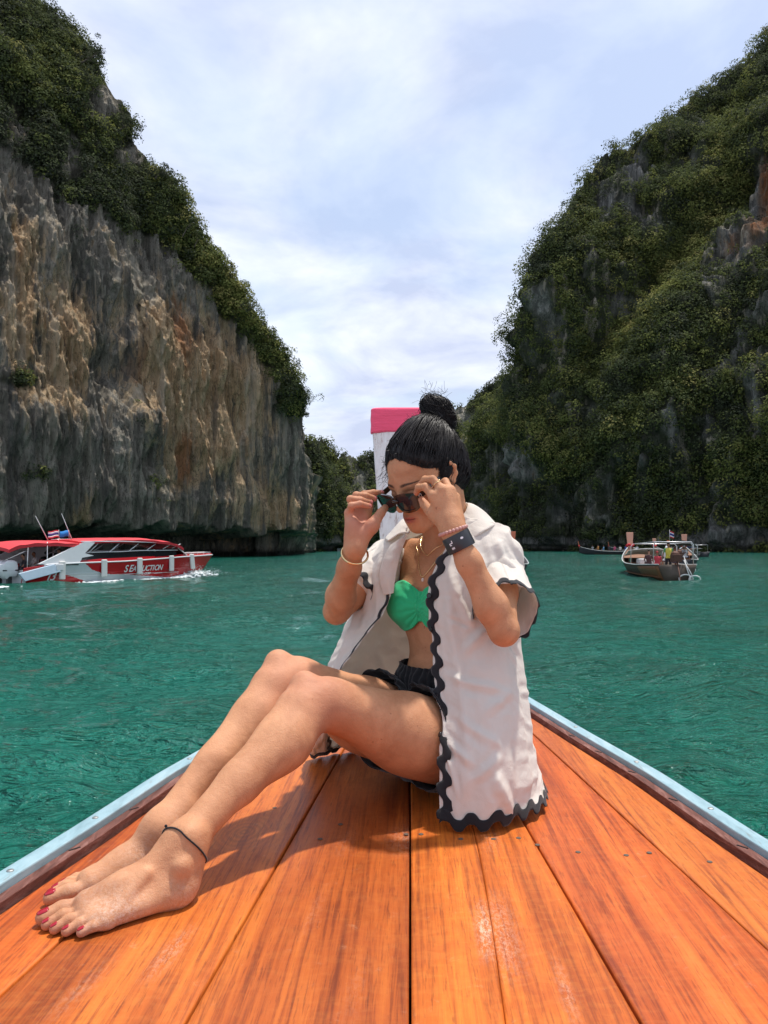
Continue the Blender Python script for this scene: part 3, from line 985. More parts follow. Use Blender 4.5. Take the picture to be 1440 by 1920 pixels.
# hull below the rails
mb = MB()
secs = []
for y in np.concatenate([np.linspace(-3.5, 3.9, 26), [4.2]]):
    w = hw(y) + 0.045
    sec = []
    kz = SEA - 0.35 + max(0, (y - 1.5)) ** 2 * 0.13
    for t_ in np.linspace(-1, 1, 17):
        x = w * np.sign(t_) * (1 - (1 - abs(t_)) ** 1.7)
        z = -0.001 + (kz) * (1 - abs(t_) ** 2.4)
        sec.append((x, y, z))
    secs.append(sec)
mb.loft(secs)
hull_m = simple('hull_timber', (0.16, 0.08, 0.045), 0.6, var=0.3, scale=5)
mb.build('hull', hull_m, boat, True)

# bow post, whitewashed board flaring to the top, leaning forward
def post_mat():
    t = NT('whitewashed_board'); t.set(rough=0.8, spec=0.2)
    n = t.noise(t.coord(scale=(14, 14, 5)), 1.0, 9, 0.8, 0.5)
    n2 = t.noise(t.coord(scale=(60, 60, 9)), 1.0, 6, 0.8, 0.2)
    f = t.math('ADD', t.math('MULTIPLY', n, 0.55), t.math('MULTIPLY', n2, 0.45))
    c = t.ramp(f, [(0.36, (0.16, 0.08, 0.06)), (0.43, (0.48, 0.36, 0.32)), (0.48, (0.78, 0.72, 0.69)), (0.60, (0.86, 0.82, 0.80))])
    t.base(c); t.bump(f, 0.35, 0.006)
    return t.m


def slab(zs, halfw, yc, thick, mat, name, parent, xs=9):
    secs = []
    for z, w, y, th in zip(zs, halfw, yc, thick):
        top = [(x, y - th * (1 - 0.25 * (x / w) ** 2), z) for x in np.linspace(-w, w, xs)]
        bot = [(x, y + th * (1 - 0.25 * (x / w) ** 2), z) for x in np.linspace(w, -w, xs)]
        secs.append(top + bot)
    m = MB(); m.loft(secs, True, True)
    return m.build(name, mat, parent, 'auto', bevel=0.006)


pz = np.array([-0.30, 0.0, 0.3, 0.6, 0.9, 1.2, 1.312])
pw = np.array([0.10, 0.115, 0.140, 0.162, 0.184, 0.205, 0.212])
pyc = np.array([4.13, 4.15, 4.17, 4.18, 4.19, 4.20, 4.20])
slab(pz, pw, pyc, np.full(7, 0.035), post_mat(), 'bow_post', boat)
# pink cloth stretched over the head of the post
def cloth_simple(name, col, rough=0.85, bscale=40, bstr=0.3, bdist=0.003, stretch=(1, 1, 1), trans=0.0, var=0.08):
    t = NT(name); t.set(rough=rough, spec=0.15, sheen=0.2)
    n = t.noise(t.coord(scale=stretch), bscale, 5, 0.6, 0.3)
    n2 = t.noise(t.coord(), 900, 2, 0.5)
    c = t.mix(n, tuple(q * (1 - var) for q in col), tuple(min(1, q * (1 + var)) for q in col))
    t.base(c)
    b = t.bump(n, bstr, bdist); t.bump(n2, 0.25, 0.0006, b)
    if trans:
        tr = t.n('ShaderNodeBsdfTranslucent'); t.l(c, tr.inputs[0])
        ms = t.n('ShaderNodeMixShader'); ms.inputs[0].default_value = trans
        t.l(t.b.outputs[0], ms.inputs[1]); t.l(tr.outputs[0], ms.inputs[2]); t.l(ms.outputs[0], t.out.inputs[0])
    return t.m


pink = cloth_simple('pink_cloth', (0.98, 0.11, 0.20), 0.8, 3.0, 0.5, 0.02, (1.5, 1.5, 14))
mb = MB()
secs = []
zz = np.linspace(1.195, 1.332, 12)
for i, z in enumerate(zz):
    w = 0.2155 + 0.0012 * math.sin(z * 90); th = 0.043
    if i == len(zz) - 1: w *= 0.985; th *= 0.8
    sec = []
    for k in range(40):
        a = 2 * math.pi * k / 40
        ex = 0.22
        x = w * math.copysign(abs(math.cos(a)) ** ex, math.cos(a)); y = th * math.copysign(abs(math.sin(a)) ** 0.5, math.sin(a))
        sec.append((x, 4.20 + y + 0.0012 * math.sin(z * 160 + k), z - 0.006 * math.sin(k * 0.35 + 0.5) * (1 if i == 0 else 0.3)))
    secs.append(sec)
mb.loft(secs, True, True)
o = mb.build('bow_cloth', pink, None, 'auto')
o.modifiers.new('bevel', 'BEVEL').width = 0.008
tag(o, 'bright pink cloth wrapped over the head of the white bow post', 'cloth')

# marigold garland hung low on the post
gar = empty('flower_garland', (0, 4.17, 0.47), 0, 'yellow flower garland looped low round the white bow post', 'garland')
ym = simple('marigold_petals', (0.82, 0.80, 0.06), 0.7, var=0.3, scale=60)
r_ = np.random.default_rng(5)
for k in range(22):
    a = 2 * math.pi * k / 22
    x = 0.275 * math.cos(a); y = 0.10 * math.sin(a); z = -0.05 * math.sin(a) - 0.02 * math.cos(a * 2)
    Vp, Fp = [], []
    npet = 22
    for q in range(npet):
        d = r_.normal(size=3); d /= np.linalg.norm(d)
        t1 = np.cross(d, [0.3, 0.5, 0.8]); t1 /= np.linalg.norm(t1); t2 = np.cross(d, t1)
        c = d * 0.022
        b0 = len(Vp)
        Vp += [c * 0.3, c + t1 * 0.011, c * 1.35, c - t1 * 0.011]; Fp.append((b0, b0 + 1, b0 + 2, b0 + 3))
    o = mesh_np('flower', np.array(Vp) + np.array([x, y, z + .02]), Fp, ym, gar, False)
# ------------------------------------------------------------------ the woman: one implicit surface turned into one mesh
def smin(a, b, k):
    k = np.maximum(k, 1e-6)
    h = np.maximum(k - np.abs(a - b), 0) / k
    return np.minimum(a, b) - h * h * k * 0.25


class Cone:
    def __init__(s, a, b, ra, rb, k=0.01, sub=False):
        s.a = np.array(a, float); s.b = np.array(b, float); s.ra = ra; s.rb = rb; s.k = k; s.sub = sub

    def d(s, p):
        ba = s.b - s.a; l2 = ba @ ba + 1e-12
        t = np.clip(((p - s.a) @ ba) / l2, 0, 1)
        q = p - s.a - t[:, None] * ba
        return np.sqrt((q * q).sum(1)) - (s.ra + (s.rb - s.ra) * t)


class Ell:
    def __init__(s, c, r, R=None, k=0.01, sub=False):
        s.c = np.array(c, float); s.r = np.array(r, float); s.R = None if R is None else np.array(R, float); s.k = k; s.sub = sub

    def d(s, p):
        q = p - s.c
        if s.R is not None: q = q @ s.R          # R: columns are local axes
        k0 = np.sqrt(((q / s.r) ** 2).sum(1)); k1 = np.sqrt(((q / s.r ** 2) ** 2).sum(1)) + 1e-9
        return np.where(k0 < 0.05, -s.r.min(), k0 * (k0 - 1) / k1)


class Chain:
    def __init__(s, prims, join=0.01, at=None, rad=0.1, box=None):
        s.p = prims; s.join = join; s.at = None if at is None else np.array(at, float); s.rad = rad

    def kf(s, p):
        if s.at is None: return s.join
        return 0.0012 + s.join * np.exp(-(((p - s.at) ** 2).sum(1)) / s.rad ** 2)


def ev_chain(prims, p):
    d = None
    for q in prims:
        v = q.d(p)
        if d is None: d = v
        elif q.sub: d = -smin(-d, v, q.k)
        else: d = smin(d, v, q.k)
    return d


def ev(chains, p):
    d = None
    for c in chains:
        if not c.p: continue
        v = ev_chain(c.p, p)
        d = v if d is None else smin(d, v, c.kf(p))
    return d


def cull(chains, c, R):
    """keep only the pieces that can matter within R of point c"""
    c = c[None]
    vals = [[float(q.d(c)[0]) for q in ch.p] for ch in chains]
    best = min(min(v for v, q in zip(vs, ch.p) if not q.sub) for vs, ch in zip(vals, chains))
    out = []
    for vs, ch in zip(vals, chains):
        keep = [q for v, q in zip(vs, ch.p) if v * 0.8 - R < best + R + 0.06 + (0 if not q.sub else -0.03)]
        if keep and not keep[0].sub or any(not q.sub for q in keep):
            while keep and keep[0].sub: keep.append(keep.pop(0))
            n = Chain(keep, ch.join, ch.at, ch.rad); out.append(n)
    return out


def ev_big(chains, p, cell=0.10):
    """evaluate many scattered points with culling by cell"""
    key = np.floor(p / cell).astype(int)
    u, inv = np.unique(key, axis=0, return_inverse=True)
    inv = inv.ravel()
    order = np.argsort(inv, kind='stable'); bounds = np.searchsorted(inv[order], np.arange(len(u) + 1))
    out = np.empty(len(p))
    for i in range(len(u)):
        ids = order[bounds[i]:bounds[i + 1]]
        cs = cull(chains, (u[i] + 0.5) * cell, cell * 0.87)
        out[ids] = ev(cs, p[ids])
    return out


def grad(chains, p, e=0.0006):
    """value gradient by a tetrahedral stencil, all samples in one sweep"""
    K = np.array([[1, -1, -1], [-1, -1, 1], [-1, 1, -1], [1, 1, 1.0]])
    n = len(p)
    v = ev_big(chains, (p[:, None] + K[None] * e).reshape(-1, 3)).reshape(n, 4)
    g = v @ K
    return g / (np.linalg.norm(g, axis=1)[:, None] + 1e-9)


def nets(chains, lo, hi, h, B=20):
    lo = np.array(lo); hi = np.array(hi)
    nb = np.ceil((hi - lo) / (h * B)).astype(int)
    dims = nb * B + 1
    Dn = np.empty(dims, np.float32)
    R = h * B * 0.87
    g = np.arange(B + 1) * h
    gx, gy, gz = np.meshgrid(g, g, g, indexing='ij')
    loc = np.stack([gx.ravel(), gy.ravel(), gz.ravel()], 1)
    for i in range(nb[0]):
        for j in range(nb[1]):
            for k in range(nb[2]):
                o = lo + np.array([i, j, k]) * B * h
                c = o + B * h / 2
                cs = cull(chains, c, R)
                v = float(ev(cs, c[None])[0])
                sl = (slice(i * B, i * B + B + 1), slice(j * B, j * B + B + 1), slice(k * B, k * B + B + 1))
                if abs(v) > R * 1.35 + 0.03:
                    Dn[sl] = v
                else:
                    Dn[sl] = ev(cs, loc + o).reshape(B + 1, B + 1, B + 1)
    S = Dn < 0
    ns = [d - 1 for d in dims]
    mixed = np.zeros(ns, bool)
    base = S[:-1, :-1, :-1]
    for a in (0, 1):
        for b in (0, 1):
            for c in (0, 1):
                mixed |= S[a:a + ns[0], b:b + ns[1], c:c + ns[2]] != base
    cells = np.argwhere(mixed)
    idx = -np.ones(ns, np.int64); idx[tuple(cells.T)] = np.arange(len(cells))
    acc = np.zeros((len(cells), 3)); cnt = np.zeros(len(cells))
    corners = [(a, b, c) for a in (0, 1) for b in (0, 1) for c in (0, 1)]
    for a in corners:
        for ax in range(3):
            if a[ax]: continue
            b = list(a); b[ax] = 1
            va = Dn[tuple((cells + a).T)]; vb = Dn[tuple((cells + b).T)]
            m = (va < 0) != (vb < 0)
            t = np.where(m, va / np.where(va == vb, 1, va - vb), 0)
            pos = np.repeat(np.array(a, float)[None], len(cells), 0); pos[:, ax] += t
            acc[m] += pos[m]; cnt[m] += 1
    V = lo + (cells + acc / cnt[:, None]) * h
    faces = []
    for ax in range(3):
        sh = [slice(None)] * 3; sh2 = [slice(None)] * 3
        sh[ax] = slice(0, -1); sh2[ax] = slice(1, None)
        ch = S[tuple(sh)] != S[tuple(sh2)]
        e = np.argwhere(ch)
        o1, o2 = [q for q in range(3) if q != ax]
        ok = (e[:, o1] > 0) & (e[:, o2] > 0) & (e[:, o1] < ns[o1]) & (e[:, o2] < ns[o2])
        e = e[ok]
        def at(d1, d2):
            q = e.copy(); q[:, o1] -= d1; q[:, o2] -= d2
            return idx[tuple(q.T)]
        f = np.stack([at(1, 1), at(0, 1), at(0, 0), at(1, 0)], 1)
        inside = S[tuple(e.T)]
        flip = inside if ax != 1 else ~inside
        f[~flip] = f[~flip][:, ::-1]
        faces.append(f)
    F = np.concatenate(faces)
    F = F[(F >= 0).all(1)]
    return V, F


def project(chains, V, it=2, lim=0.004):
    for _ in range(it):
        d = ev_big(chains, V); g = grad(chains, V)
        V = V - g * np.clip(d, -lim, lim)[:, None]
    return V


def clip_mesh(V, F, val):
    """keep the part of a triangle/quad mesh where val > 0, cutting faces cleanly"""
    if F.shape[1] == 4: F = np.concatenate([F[:, [0, 1, 2]], F[:, [0, 2, 3]]])
    s = val > 0
    k = s[F].sum(1)
    out = [F[k == 3]]
    V = list(V); cache = {}
    ext = []

    def mid(a, b):
        key = (a, b) if a < b else (b, a)
        if key not in cache:
            t = val[a] / (val[a] - val[b]); cache[key] = len(V); V.append(V[a] + (V[b] - V[a]) * t)
        return cache[key]
    for f in F[(k == 1) | (k == 2)]:
        n = s[f].sum()
        for r in range(3):
            a, b, c = f[r], f[(r + 1) % 3], f[(r + 2) % 3]
            if n == 1 and s[a]: ext.append((a, mid(a, b), mid(a, c))); break
            if n == 2 and not s[a]:
                p_, q_ = mid(a, b), mid(a, c)
                ext.append((p_, b, c)); ext.append((p_, c, q_)); break
    if ext: out.append(np.array(ext, dtype=np.int64))
    F = np.concatenate(out); V = np.array(V)
    used, inv = np.unique(F, return_inverse=True)
    return V[used], inv.reshape(F.shape)


# ---- frames
def frame(yaw, pitch=0.0, roll=0.0):
    y, p_ = math.radians(yaw), math.radians(pitch)
    f0 = np.array([-math.sin(y), -math.cos(y), 0]); z = np.array([0, 0, 1.0])
    f = math.cos(p_) * f0 - math.sin(p_) * z; u = math.sin(p_) * f0 + math.cos(p_) * z
    l = np.cross(f, u) * -1
    l = np.cross(u, f) * -1 if False else l
    # her left
    l = np.array([math.cos(y), -math.sin(y), 0])
    if roll:
        r = math.radians(roll)
        l, u = math.cos(r) * l + math.sin(r) * u, -math.sin(r) * l + math.cos(r) * u
    return np.stack([l, f, u], 1)          # columns: left, forward, up


RH = frame(50, 27, -2)
HC = np.array([0.0385, 1.80, 0.7425])
RT = frame(42, 0)
RP = frame(52, 0)


def hp(x, y, z): return HC + RH @ np.array([x, y, z])


# pelvis and trunk
Cp = np.array([0.088, 1.872, 0.105]); Cw = np.array([0.097, 1.888, 0.285]); Cr = np.array([0.088, 1.900, 0.405]); Cc = np.array([0.088, 1.905, 0.495])


def tl(c, x, y, z): return c + RT @ np.array([x, y, z])


hipL = np.array([0.146, 1.800, 0.108]); hipR = np.array([0.030, 1.942, 0.108])
kneeL = np.array([-0.200, 1.560, 0.270]); kneeR = np.array([-0.272, 1.655, 0.300])
ankL = np.array([-0.375, 1.277, 0.086]); ankR = np.array([-0.435, 1.351, 0.084])
shL = np.array([0.208, 1.835, 0.548]); shR = np.array([-0.038, 2.010, 0.545])
elL = P(945, 1183, 1.62); wrL = P(852, 1000, 1.622)
elR = P(631, 1146, 1.88); wrR = P(666, 1026, 1.722)

trunk = Chain([
    Ell(Cp, (0.158, 0.112, 0.105), RP),
    Ell(Cp + RP @ np.array([0.075, -0.045, -0.020]), (0.085, 0.090, 0.085), RP, 0.05),
    Ell(Cp + RP @ np.array([-0.075, -0.045, -0.020]), (0.085, 0.090, 0.085), RP, 0.05),
    Ell((Cp + Cw) / 2 + np.array([0, 0, 0.005]), (0.122, 0.090, 0.095), RT, 0.06),
    Ell(Cw, (0.106, 0.078, 0.085), RT, 0.06),
    Ell(tl(Cw, 0, 0.028, -0.035), (0.072, 0.062, 0.062), RT, 0.05),
    Ell(Cr, (0.122, 0.088, 0.095), RT, 0.06),
    Ell(Cc, (0.132, 0.084, 0.085), RT, 0.06),
    Cone(tl(Cc, -0.118, -0.01, 0.048), tl(Cc, 0.118, -0.01, 0.048), 0.042, 0.042, 0.05),
    Cone(shL, shR, 0.040, 0.040, 0.04),
    Ell(tl(Cr, 0.062, 0.066, 0.032), (0.056, 0.046, 0.052), RT, 0.024),
    Ell(tl(Cr, -0.062, 0.066, 0.032), (0.056, 0.046, 0.052), RT, 0.024),
    # neck, collar bones
    Cone(tl(Cc, 0, -0.018, 0.07), hp(0, -0.030, -0.060), 0.056, 0.050, 0.045),
    Cone(tl(Cc, 0.012, 0.045, 0.078), tl(Cc, 0.105, 0.010, 0.092), 0.008, 0.008, 0.022),
    Cone(tl(Cc, -0.012, 0.045, 0.078), tl(Cc, -0.105, 0.010, 0.092), 0.008, 0.008, 0.022),
    Cone(tl(Cc, 0.008, 0.052, 0.078), hp(0.052, -0.022, -0.062), 0.010, 0.014, 0.02),
    Cone(tl(Cc, -0.008, 0.052, 0.078), hp(-0.052, -0.022, -0.062), 0.010, 0.014, 0.02),
    Ell(tl(Cw, 0, 0.098, -0.018), (0.006, 0.010, 0.009), RT, 0.008, sub=True),
])


def E(x, y, z, rx, ry, rz, k, sub=False): return Ell(hp(x, y, z), (rx, ry, rz), RH, k, sub)
def Cn(a, b, ra, rb, k, sub=False): return Cone(hp(*a), hp(*b), ra, rb, k, sub)


hd = [E(0, -0.014, 0.030, 0.0715, 0.090, 0.080, 0.01),
      E(0, 0.022, 0.022, 0.060, 0.066, 0.072, 0.03),
      E(0, 0.030, -0.030, 0.054, 0.055, 0.066, 0.03)]
for s in (-1, 1):
    hd += [Cn((s * .050, -.004, -.050), (s * .014, .066, -.090), .020, .016, .030),
           E(s * .036, .052, -.028, .024, .024, .024, .022),
           E(s * .050, .030, -.008, .016, .03, .016, .02)]
hd += [E(0, .076, -.090, .017, .015, .014, .018),
       Cn((-.032, .076, .013), (.032, .076, .013), .0105, .0105, .016)]
for s in (-1, 1):
    hd += [E(s * .031, .0975, -.007, .017, .0135, .0125, .012, True)]
for s in (-1, 1):
    hd += [E(s * .0305, .0745, -.0075, .0145, .0135, .0110, .003),
           Cn((s * .019, .0850, -.0120), (s * .043, .0785, -.0125), .0016, .0014, .002)]
hd += [Cn((0, .086, .006), (0, .1030, -.030), .0062, .0072, .010),
       E(0, .1050, -.0350, .0088, .0085, .0078, .007)]
for s in (-1, 1):
    hd += [E(s * .0105, .0960, -.0385, .0070, .0085, .0060, .005)]
hd += [E(0, .083, -.066, .026, .0105, .020, .012)]
for s in (-1, 1):
    hd += [Cn((s * .0215, .0815, -.0655), (s * .004, .0928, -.0615), .0026, .0044, .004),
           Cn((s * .0200, .0810, -.0675), (0, .0915, -.0720), .0028, .0056, .004)]
hd += [Cn((-.0215, .0865, -.0658), (0, .0975, -.0664), .0009, .0013, .0022, True), Cn((.0215, .0865, -.0658), (0, .0975, -.0664), .0009, .0013, .0022, True)]
for s in (-1, 1):
    hd += [E(s * .0062, .1010, -.0445, .0028, .0045, .0022, .002, True)]
# ears
ear = []
for s in (-1, 1):
    pts = [(.066, .004, .012), (.073, .000, .023), (.0785, -.012, .026), (.080, -.021, .014), (.078, -.020, -.003), (.073, -.010, -.018), (.069, -.002, -.026), (.0665, .003, -.018)]
    for a, b in zip(pts[:-1], pts[1:]):
        ear.append(Cn((s * a[0], a[1], a[2]), (s * b[0], b[1], b[2]), .0042, .0042, .005))
    ear.append(E(s * .069, -.008, .002, .0055, .0165, .025, .006))
    ear.append(Cn((s * .070, -.012, .016), (s * .073, -.013, -.008), .003, .003, .004))
    ear.append(E(s * .0705, -.0035, -.025, .004, .006, .007, .004))
head = Chain(hd + ear, 0.022)


def limb(pts, rs, ks):
    return [Cone(pts[i], pts[i + 1], rs[i], rs[i + 1], ks) for i in range(len(pts) - 1)]


def leg(hip, knee, ank, side):
    ax = (knee - hip); L = np.linalg.norm(ax); ax = ax / L
    sh = (ank - knee); M = np.linalg.norm(sh); sh = sh / M
    back = -(np.cross(np.cross(ax, sh), sh)); back = ax - sh * (ax @ sh); back = -back / np.linalg.norm(back)   # calf side of the shin
    under = sh - ax * (sh @ ax); under /= np.linalg.norm(under)          # under side of the thigh
    p = [Cone(hip, hip + ax * L * .45 + under * .006, .095, .077, .01),
         Cone(hip + ax * L * .45 + under * .006, knee - ax * .03, .077, .050, .03),
         Ell(hip + ax * L * .33 + under * .030, (.16, .070, .066), np.stack([ax, np.cross(ax, under), under], 1), .05),
         Cone(knee - ax * .045, knee + sh * .035, .0480, .0440, .026),
         Ell(knee - back * .014 - under * .020 + ax * .010, (.027, .027, .025), None, .018),     # knee cap
         Cone(knee + sh * .02, knee + sh * M * .30 + back * .013, .041, .046, .03),
         Cone(knee + sh * M * .30 + back * .013, knee + sh * M * .62 + back * .004, .046, .031, .03),
         Cone(knee + sh * M * .62 + back * .004, ank, .031, .0255, .03),
         Cone(knee + sh * M * .12 - back * .016, ank - back * .004, .024, .020, .022),
         Ell(knee + sh * M * .27 + back * .024, (.085, .034, .030), np.stack([sh, np.cross(sh, back), back], 1), .035)]
    return p


def foot(ank, heel, toe, side):
    """heel, toe on the deck; side +1: little toe lies to the left of the axis seen from above"""
    f = np.array([toe[0] - heel[0], toe[1] - heel[1], 0.0]); Lf = np.linalg.norm(f); f /= Lf
    y = np.array([-f[1], f[0], 0.0]) * side; z = np.array([0, 0, 1.0])
    R = np.stack([f, y, z], 1); o = np.array([heel[0], heel[1], 0.0]); k_ = Lf / 0.218
    def w(a, b, c): return o + R @ (np.array([a, b, c]) * np.array([k_, k_, 1]))
    body = [Cone(ank, w(.026, 0, .036), .0265, .027, .03),
            Ell(w(.030, 0, .0270), (.033, .0275, .028), R, .02),
            Cone(ank + np.array([0, 0, -.004]), w(.105, -.006, .040), .026, .0185, .03),
            Cone(w(.105, -.006, .040), w(.152, -.006, .024), .0185, .0145, .03),
            Cone(w(.035, .010, .021), w(.135, .030, .0155), .021, .0150, .025),
            Cone(w(.060, -.012, .036), w(.150, -.024, .0205), .023, .0195, .025),
            Ell(w(.150, .002, .016), (.022, .038, .015), R, .016),
            Ell(w(.040, -.0245, .074), (.013, .009, .013), R, .018),
            Ell(w(.028, .0235, .066), (.012, .009, .013), R, .018),
            Cone(w(.010, 0, .050), w(.006, 0, .105), .012, .010, .03)]
    for yy_, xx_ in ((-.022, .148), (-.005, .152), (.009, .146), (.021, .137), (.032, .124)):
        body.append(Cone(w(.075, yy_ * .35 - .003, .060), w(xx_, yy_, .0235), .0070, .0058, .010))
    toes = []
    spec = [(-.0255, .152, .0150, -.0265, .184, .0165, -.0240, .2085, .0125, .0142, .0135, .0118),
            (-.0060, .158, .0100, -.0055, .185, .0185, -.0045, .2060, .0098, .0100, .0084, .0084),
            (.0095, .153, .0095, .0105, .178, .0170, .0120, .1975, .0092, .0095, .0080, .0080),
            (.0230, .144, .0090, .0255, .167, .0150, .0270, .1845, .0088, .0090, .0076, .0076),
            (.0350, .132, .0085, .0385, .151, .0130, .0395, .1670, .0084, .0088, .0074, .0074)]
    tips = []
    for i, (y0, x0, _, y1, x1, z1, y2, x2, z2, r0, r1, r2) in enumerate(spec):
        a, b, c = w(x0, y0, r0 + .003), w(x1, y1, z1), w(x2, y2, z2)
        toes.append(Chain([Cone(a, b, r0, r1, .004), Cone(b, c, r1, r2, .006)], 0.0125, at=a, rad=0.018))
        tips.append((b, c, r2, R))
    return body, toes, tips


footL, toesL, tipsL = foot(ankL, (-0.352, 1.262), (-0.545, 1.148), 1)
footR, toesR, tipsR = foot(ankR, (-0.396, 1.378), (-0.602, 1.256), -1)
# the big toe is the inner one: for the left foot the inner side faces the right foot
footL, toesL, tipsL = foot(ankL, (-0.352, 1.266), (-0.556, 1.146), 1)
legL = Chain(leg(hipL, kneeL, ankL, 1) + footL, 0.06, at=hipL, rad=0.14)
legR = Chain(leg(hipR, kneeR, ankR, -1) + footR, 0.06, at=hipR, rad=0.14)


def arm(sh, el, wr):
    ua = el - sh; fa = wr - el
    n = np.cross(ua, fa); n /= np.linalg.norm(n)
    inn = np.cross(n, fa); inn /= np.linalg.norm(inn)           # away from / towards the biceps
    return [Cone(sh, sh + ua * .5, .043, .036, .02), Cone(sh + ua * .5, el, .036, .0290, .02),
            Cone(el, el + fa * .25, .0290, .0335, .02), Cone(el + fa * .25, el + fa * .7, .0335, .0245, .02),
            Cone(el + fa * .7, wr, .0255, .0205, .02)]


def digit(px_pts, rs, join, rad=0.016, k=.003):
    pts = [P(*q) for q in px_pts]
    return Chain([Cone(pts[i], pts[i + 1], rs[i], rs[i + 1], k) for i in range(len(pts) - 1)], join, at=pts[0], rad=rad), pts


# left hand (back of the hand to the camera)
LW = (852, 1000, 1.622)
mL = {'i': (814, 931, 1.637), 'm': (830, 920, 1.636), 'r': (844, 921, 1.648), 'p': (853, 933, 1.664)}
palmL = [Cone(P(848, 988, 1.628), P(845, 975, 1.632), .0235, .0240, .02)]
for q, w_, r_ in (('i', (838, 975, 1.630), .0125), ('m', (846, 972, 1.630), .0125), ('r', (852, 973, 1.638), .0120), ('p', (856, 976, 1.648), .0115)):
    palmL.append(Cone(P(*w_), P(*mL[q]), .0165, r_, .012))
palmL.append(Ell((P(820, 950, 1.648) + P(*mL['r'])) / 2, (.024, .016, .026), None, .014))
palmL.append(Cone(P(840, 982, 1.634), P(813, 962, 1.650), .0180, .0150, .014))
armL = Chain(arm(shL, elL, wrL) + [Cone(wrL, P(848, 988, 1.628), .0225, .0225, .02)] + palmL, 0.05, at=shL, rad=0.10)
fL = [digit([mL['i'], (797, 913, 1.650), (785, 914, 1.672), (781, 924, 1.686)], [.0100, .0086, .0078, .0066], .010),
      digit([mL['m'], (811, 899, 1.650), (797, 899, 1.676), (787, 911, 1.694)], [.0102, .0088, .0080, .0068], .010),
      digit([mL['r'], (835, 903, 1.676), (820, 912, 1.694), (808, 922, 1.700)], [.0098, .0084, .0076, .0066], .010),
      digit([mL['p'], (848, 922, 1.690), (836, 928, 1.702), (824, 934, 1.704)], [.0088, .0076, .0070, .0060], .010),
      digit([(822, 972, 1.644), (805, 957, 1.662), (796, 946, 1.680), (790, 936, 1.694)], [.0150, .0112, .0098, .0075], .012)]

# right hand (palm to the camera)
mR = {'i': (690, 949, 1.775), 'm': (677, 948, 1.766), 'r': (664, 952, 1.750), 'p': (655, 962, 1.733)}
palmR = [Cone(wrR, P(667, 1010, 1.728), .0225, .0235, .02)]
for q, w_, r_ in (('i', (676, 1002, 1.742), .0120), ('m', (671, 1002, 1.740), .0122), ('r', (665, 1004, 1.732), .0120), ('p', (661, 1006, 1.724), .0115)):
    palmR.append(Cone(P(*w_), P(*mR[q]), .0160, r_, .012))
palmR.append(Cone(P(674, 1010, 1.728), P(700, 984, 1.722), .0190, .0160, .014))
palmR.append(Ell(P(662, 992, 1.716), (.014, .012, .024), None, .014))
armR = Chain(arm(shR, elR, wrR) + palmR, 0.05, at=shR, rad=0.10)
fR = [digit([mR['i'], (682, 927, 1.772), (700, 924, 1.780), (715, 924, 1.790)], [.0098, .0084, .0076, .0064], .010),
      digit([mR['m'], (668, 929, 1.748), (686, 930, 1.757), (702, 935, 1.772)], [.0100, .0088, .0080, .0066], .010),
      digit([mR['r'], (657, 936, 1.732), (676, 938, 1.742), (694, 942, 1.760)], [.0098, .0084, .0076, .0064], .010),
      digit([mR['p'], (659, 948, 1.712), (675, 945, 1.718), (692, 949, 1.735)], [.0088, .0078, .0072, .0060], .010),
      digit([(696, 988, 1.722), (705, 975, 1.728), (714, 962, 1.748), (722, 952, 1.772)], [.0155, .0120, .0104, .0082], .012)]

CH = [trunk, head, legL, legR, armL, armR] + [c for c, _ in fL + fR] + toesL + toesR
V, F = nets(CH, (-0.66, 1.02, -0.03), (0.32, 2.14, 0.90), 0.0038)
V = project(CH, V, 1)
# finer mesh on face, hands and feet
bm = bmesh.new()
me = bpy.data.meshes.new('tmp'); me.vertices.add(len(V)); me.vertices.foreach_set('co', V.astype(np.float32).ravel())
me.loops.add(F.size); me.loops.foreach_set('vertex_index', F.astype(np.int32).ravel()); me.polygons.add(len(F))
me.polygons.foreach_set('loop_start', np.arange(0, F.size, 4, dtype=np.int32)); me.update(calc_edges=True)
bm.from_mesh(me); bpy.data.meshes.remove(me)


def refine(bm, test):
    bm.verts.ensure_lookup_table()
    co = np.array([v.co[:] for v in bm.verts])
    m = test(co)
    es = [e for e in bm.edges if m[e.verts[0].index] and m[e.verts[1].index]]
    bmesh.ops.subdivide_edges(bm, edges=es, cuts=1, use_grid_fill=True)
    bm.verts.index_update()


def sel1(co):
    q = (co - HC) @ RH
    m = (q[:, 1] > 0.02) & (q[:, 2] > -0.115) & (q[:, 2] < 0.07) & (np.abs(q[:, 0]) < .075) & (np.linalg.norm(q, axis=1) < .14)
    m |= (np.abs(q[:, 0]) > .058) & (np.abs(q[:, 1]) < .035) & (np.abs(q[:, 2]) < .035)
    for c, r in ((P(830, 930, 1.65), .085), (P(682, 955, 1.75), .085), (np.array([-.52, 1.14, .01]), .07), (np.array([-.56, 1.25, .01]), .07)):
        m |= np.linalg.norm(co - c, axis=1) < r
    return m


def sel2(co):
    q = (co - HC) @ RH
    return (q[:, 1] > 0.055) & (q[:, 2] > -0.085) & (q[:, 2] < 0.025) & (np.abs(q[:, 0]) < .05) & (np.linalg.norm(q, axis=1) < .13)


refine(bm, sel1); refine(bm, sel2)
bm.verts.ensure_lookup_table()
co = np.array([v.co[:] for v in bm.verts])
m = sel1(co)
co[m] = project(CH, co[m], 1, 0.002)
for v, c in zip(bm.verts, co): v.co = c
bmesh.ops.recalc_face_normals(bm, faces=bm.faces)

q = (co - HC) @ RH


def g3(c, r): return np.exp(-((np.linalg.norm(co - c, axis=1) / r) ** 2))


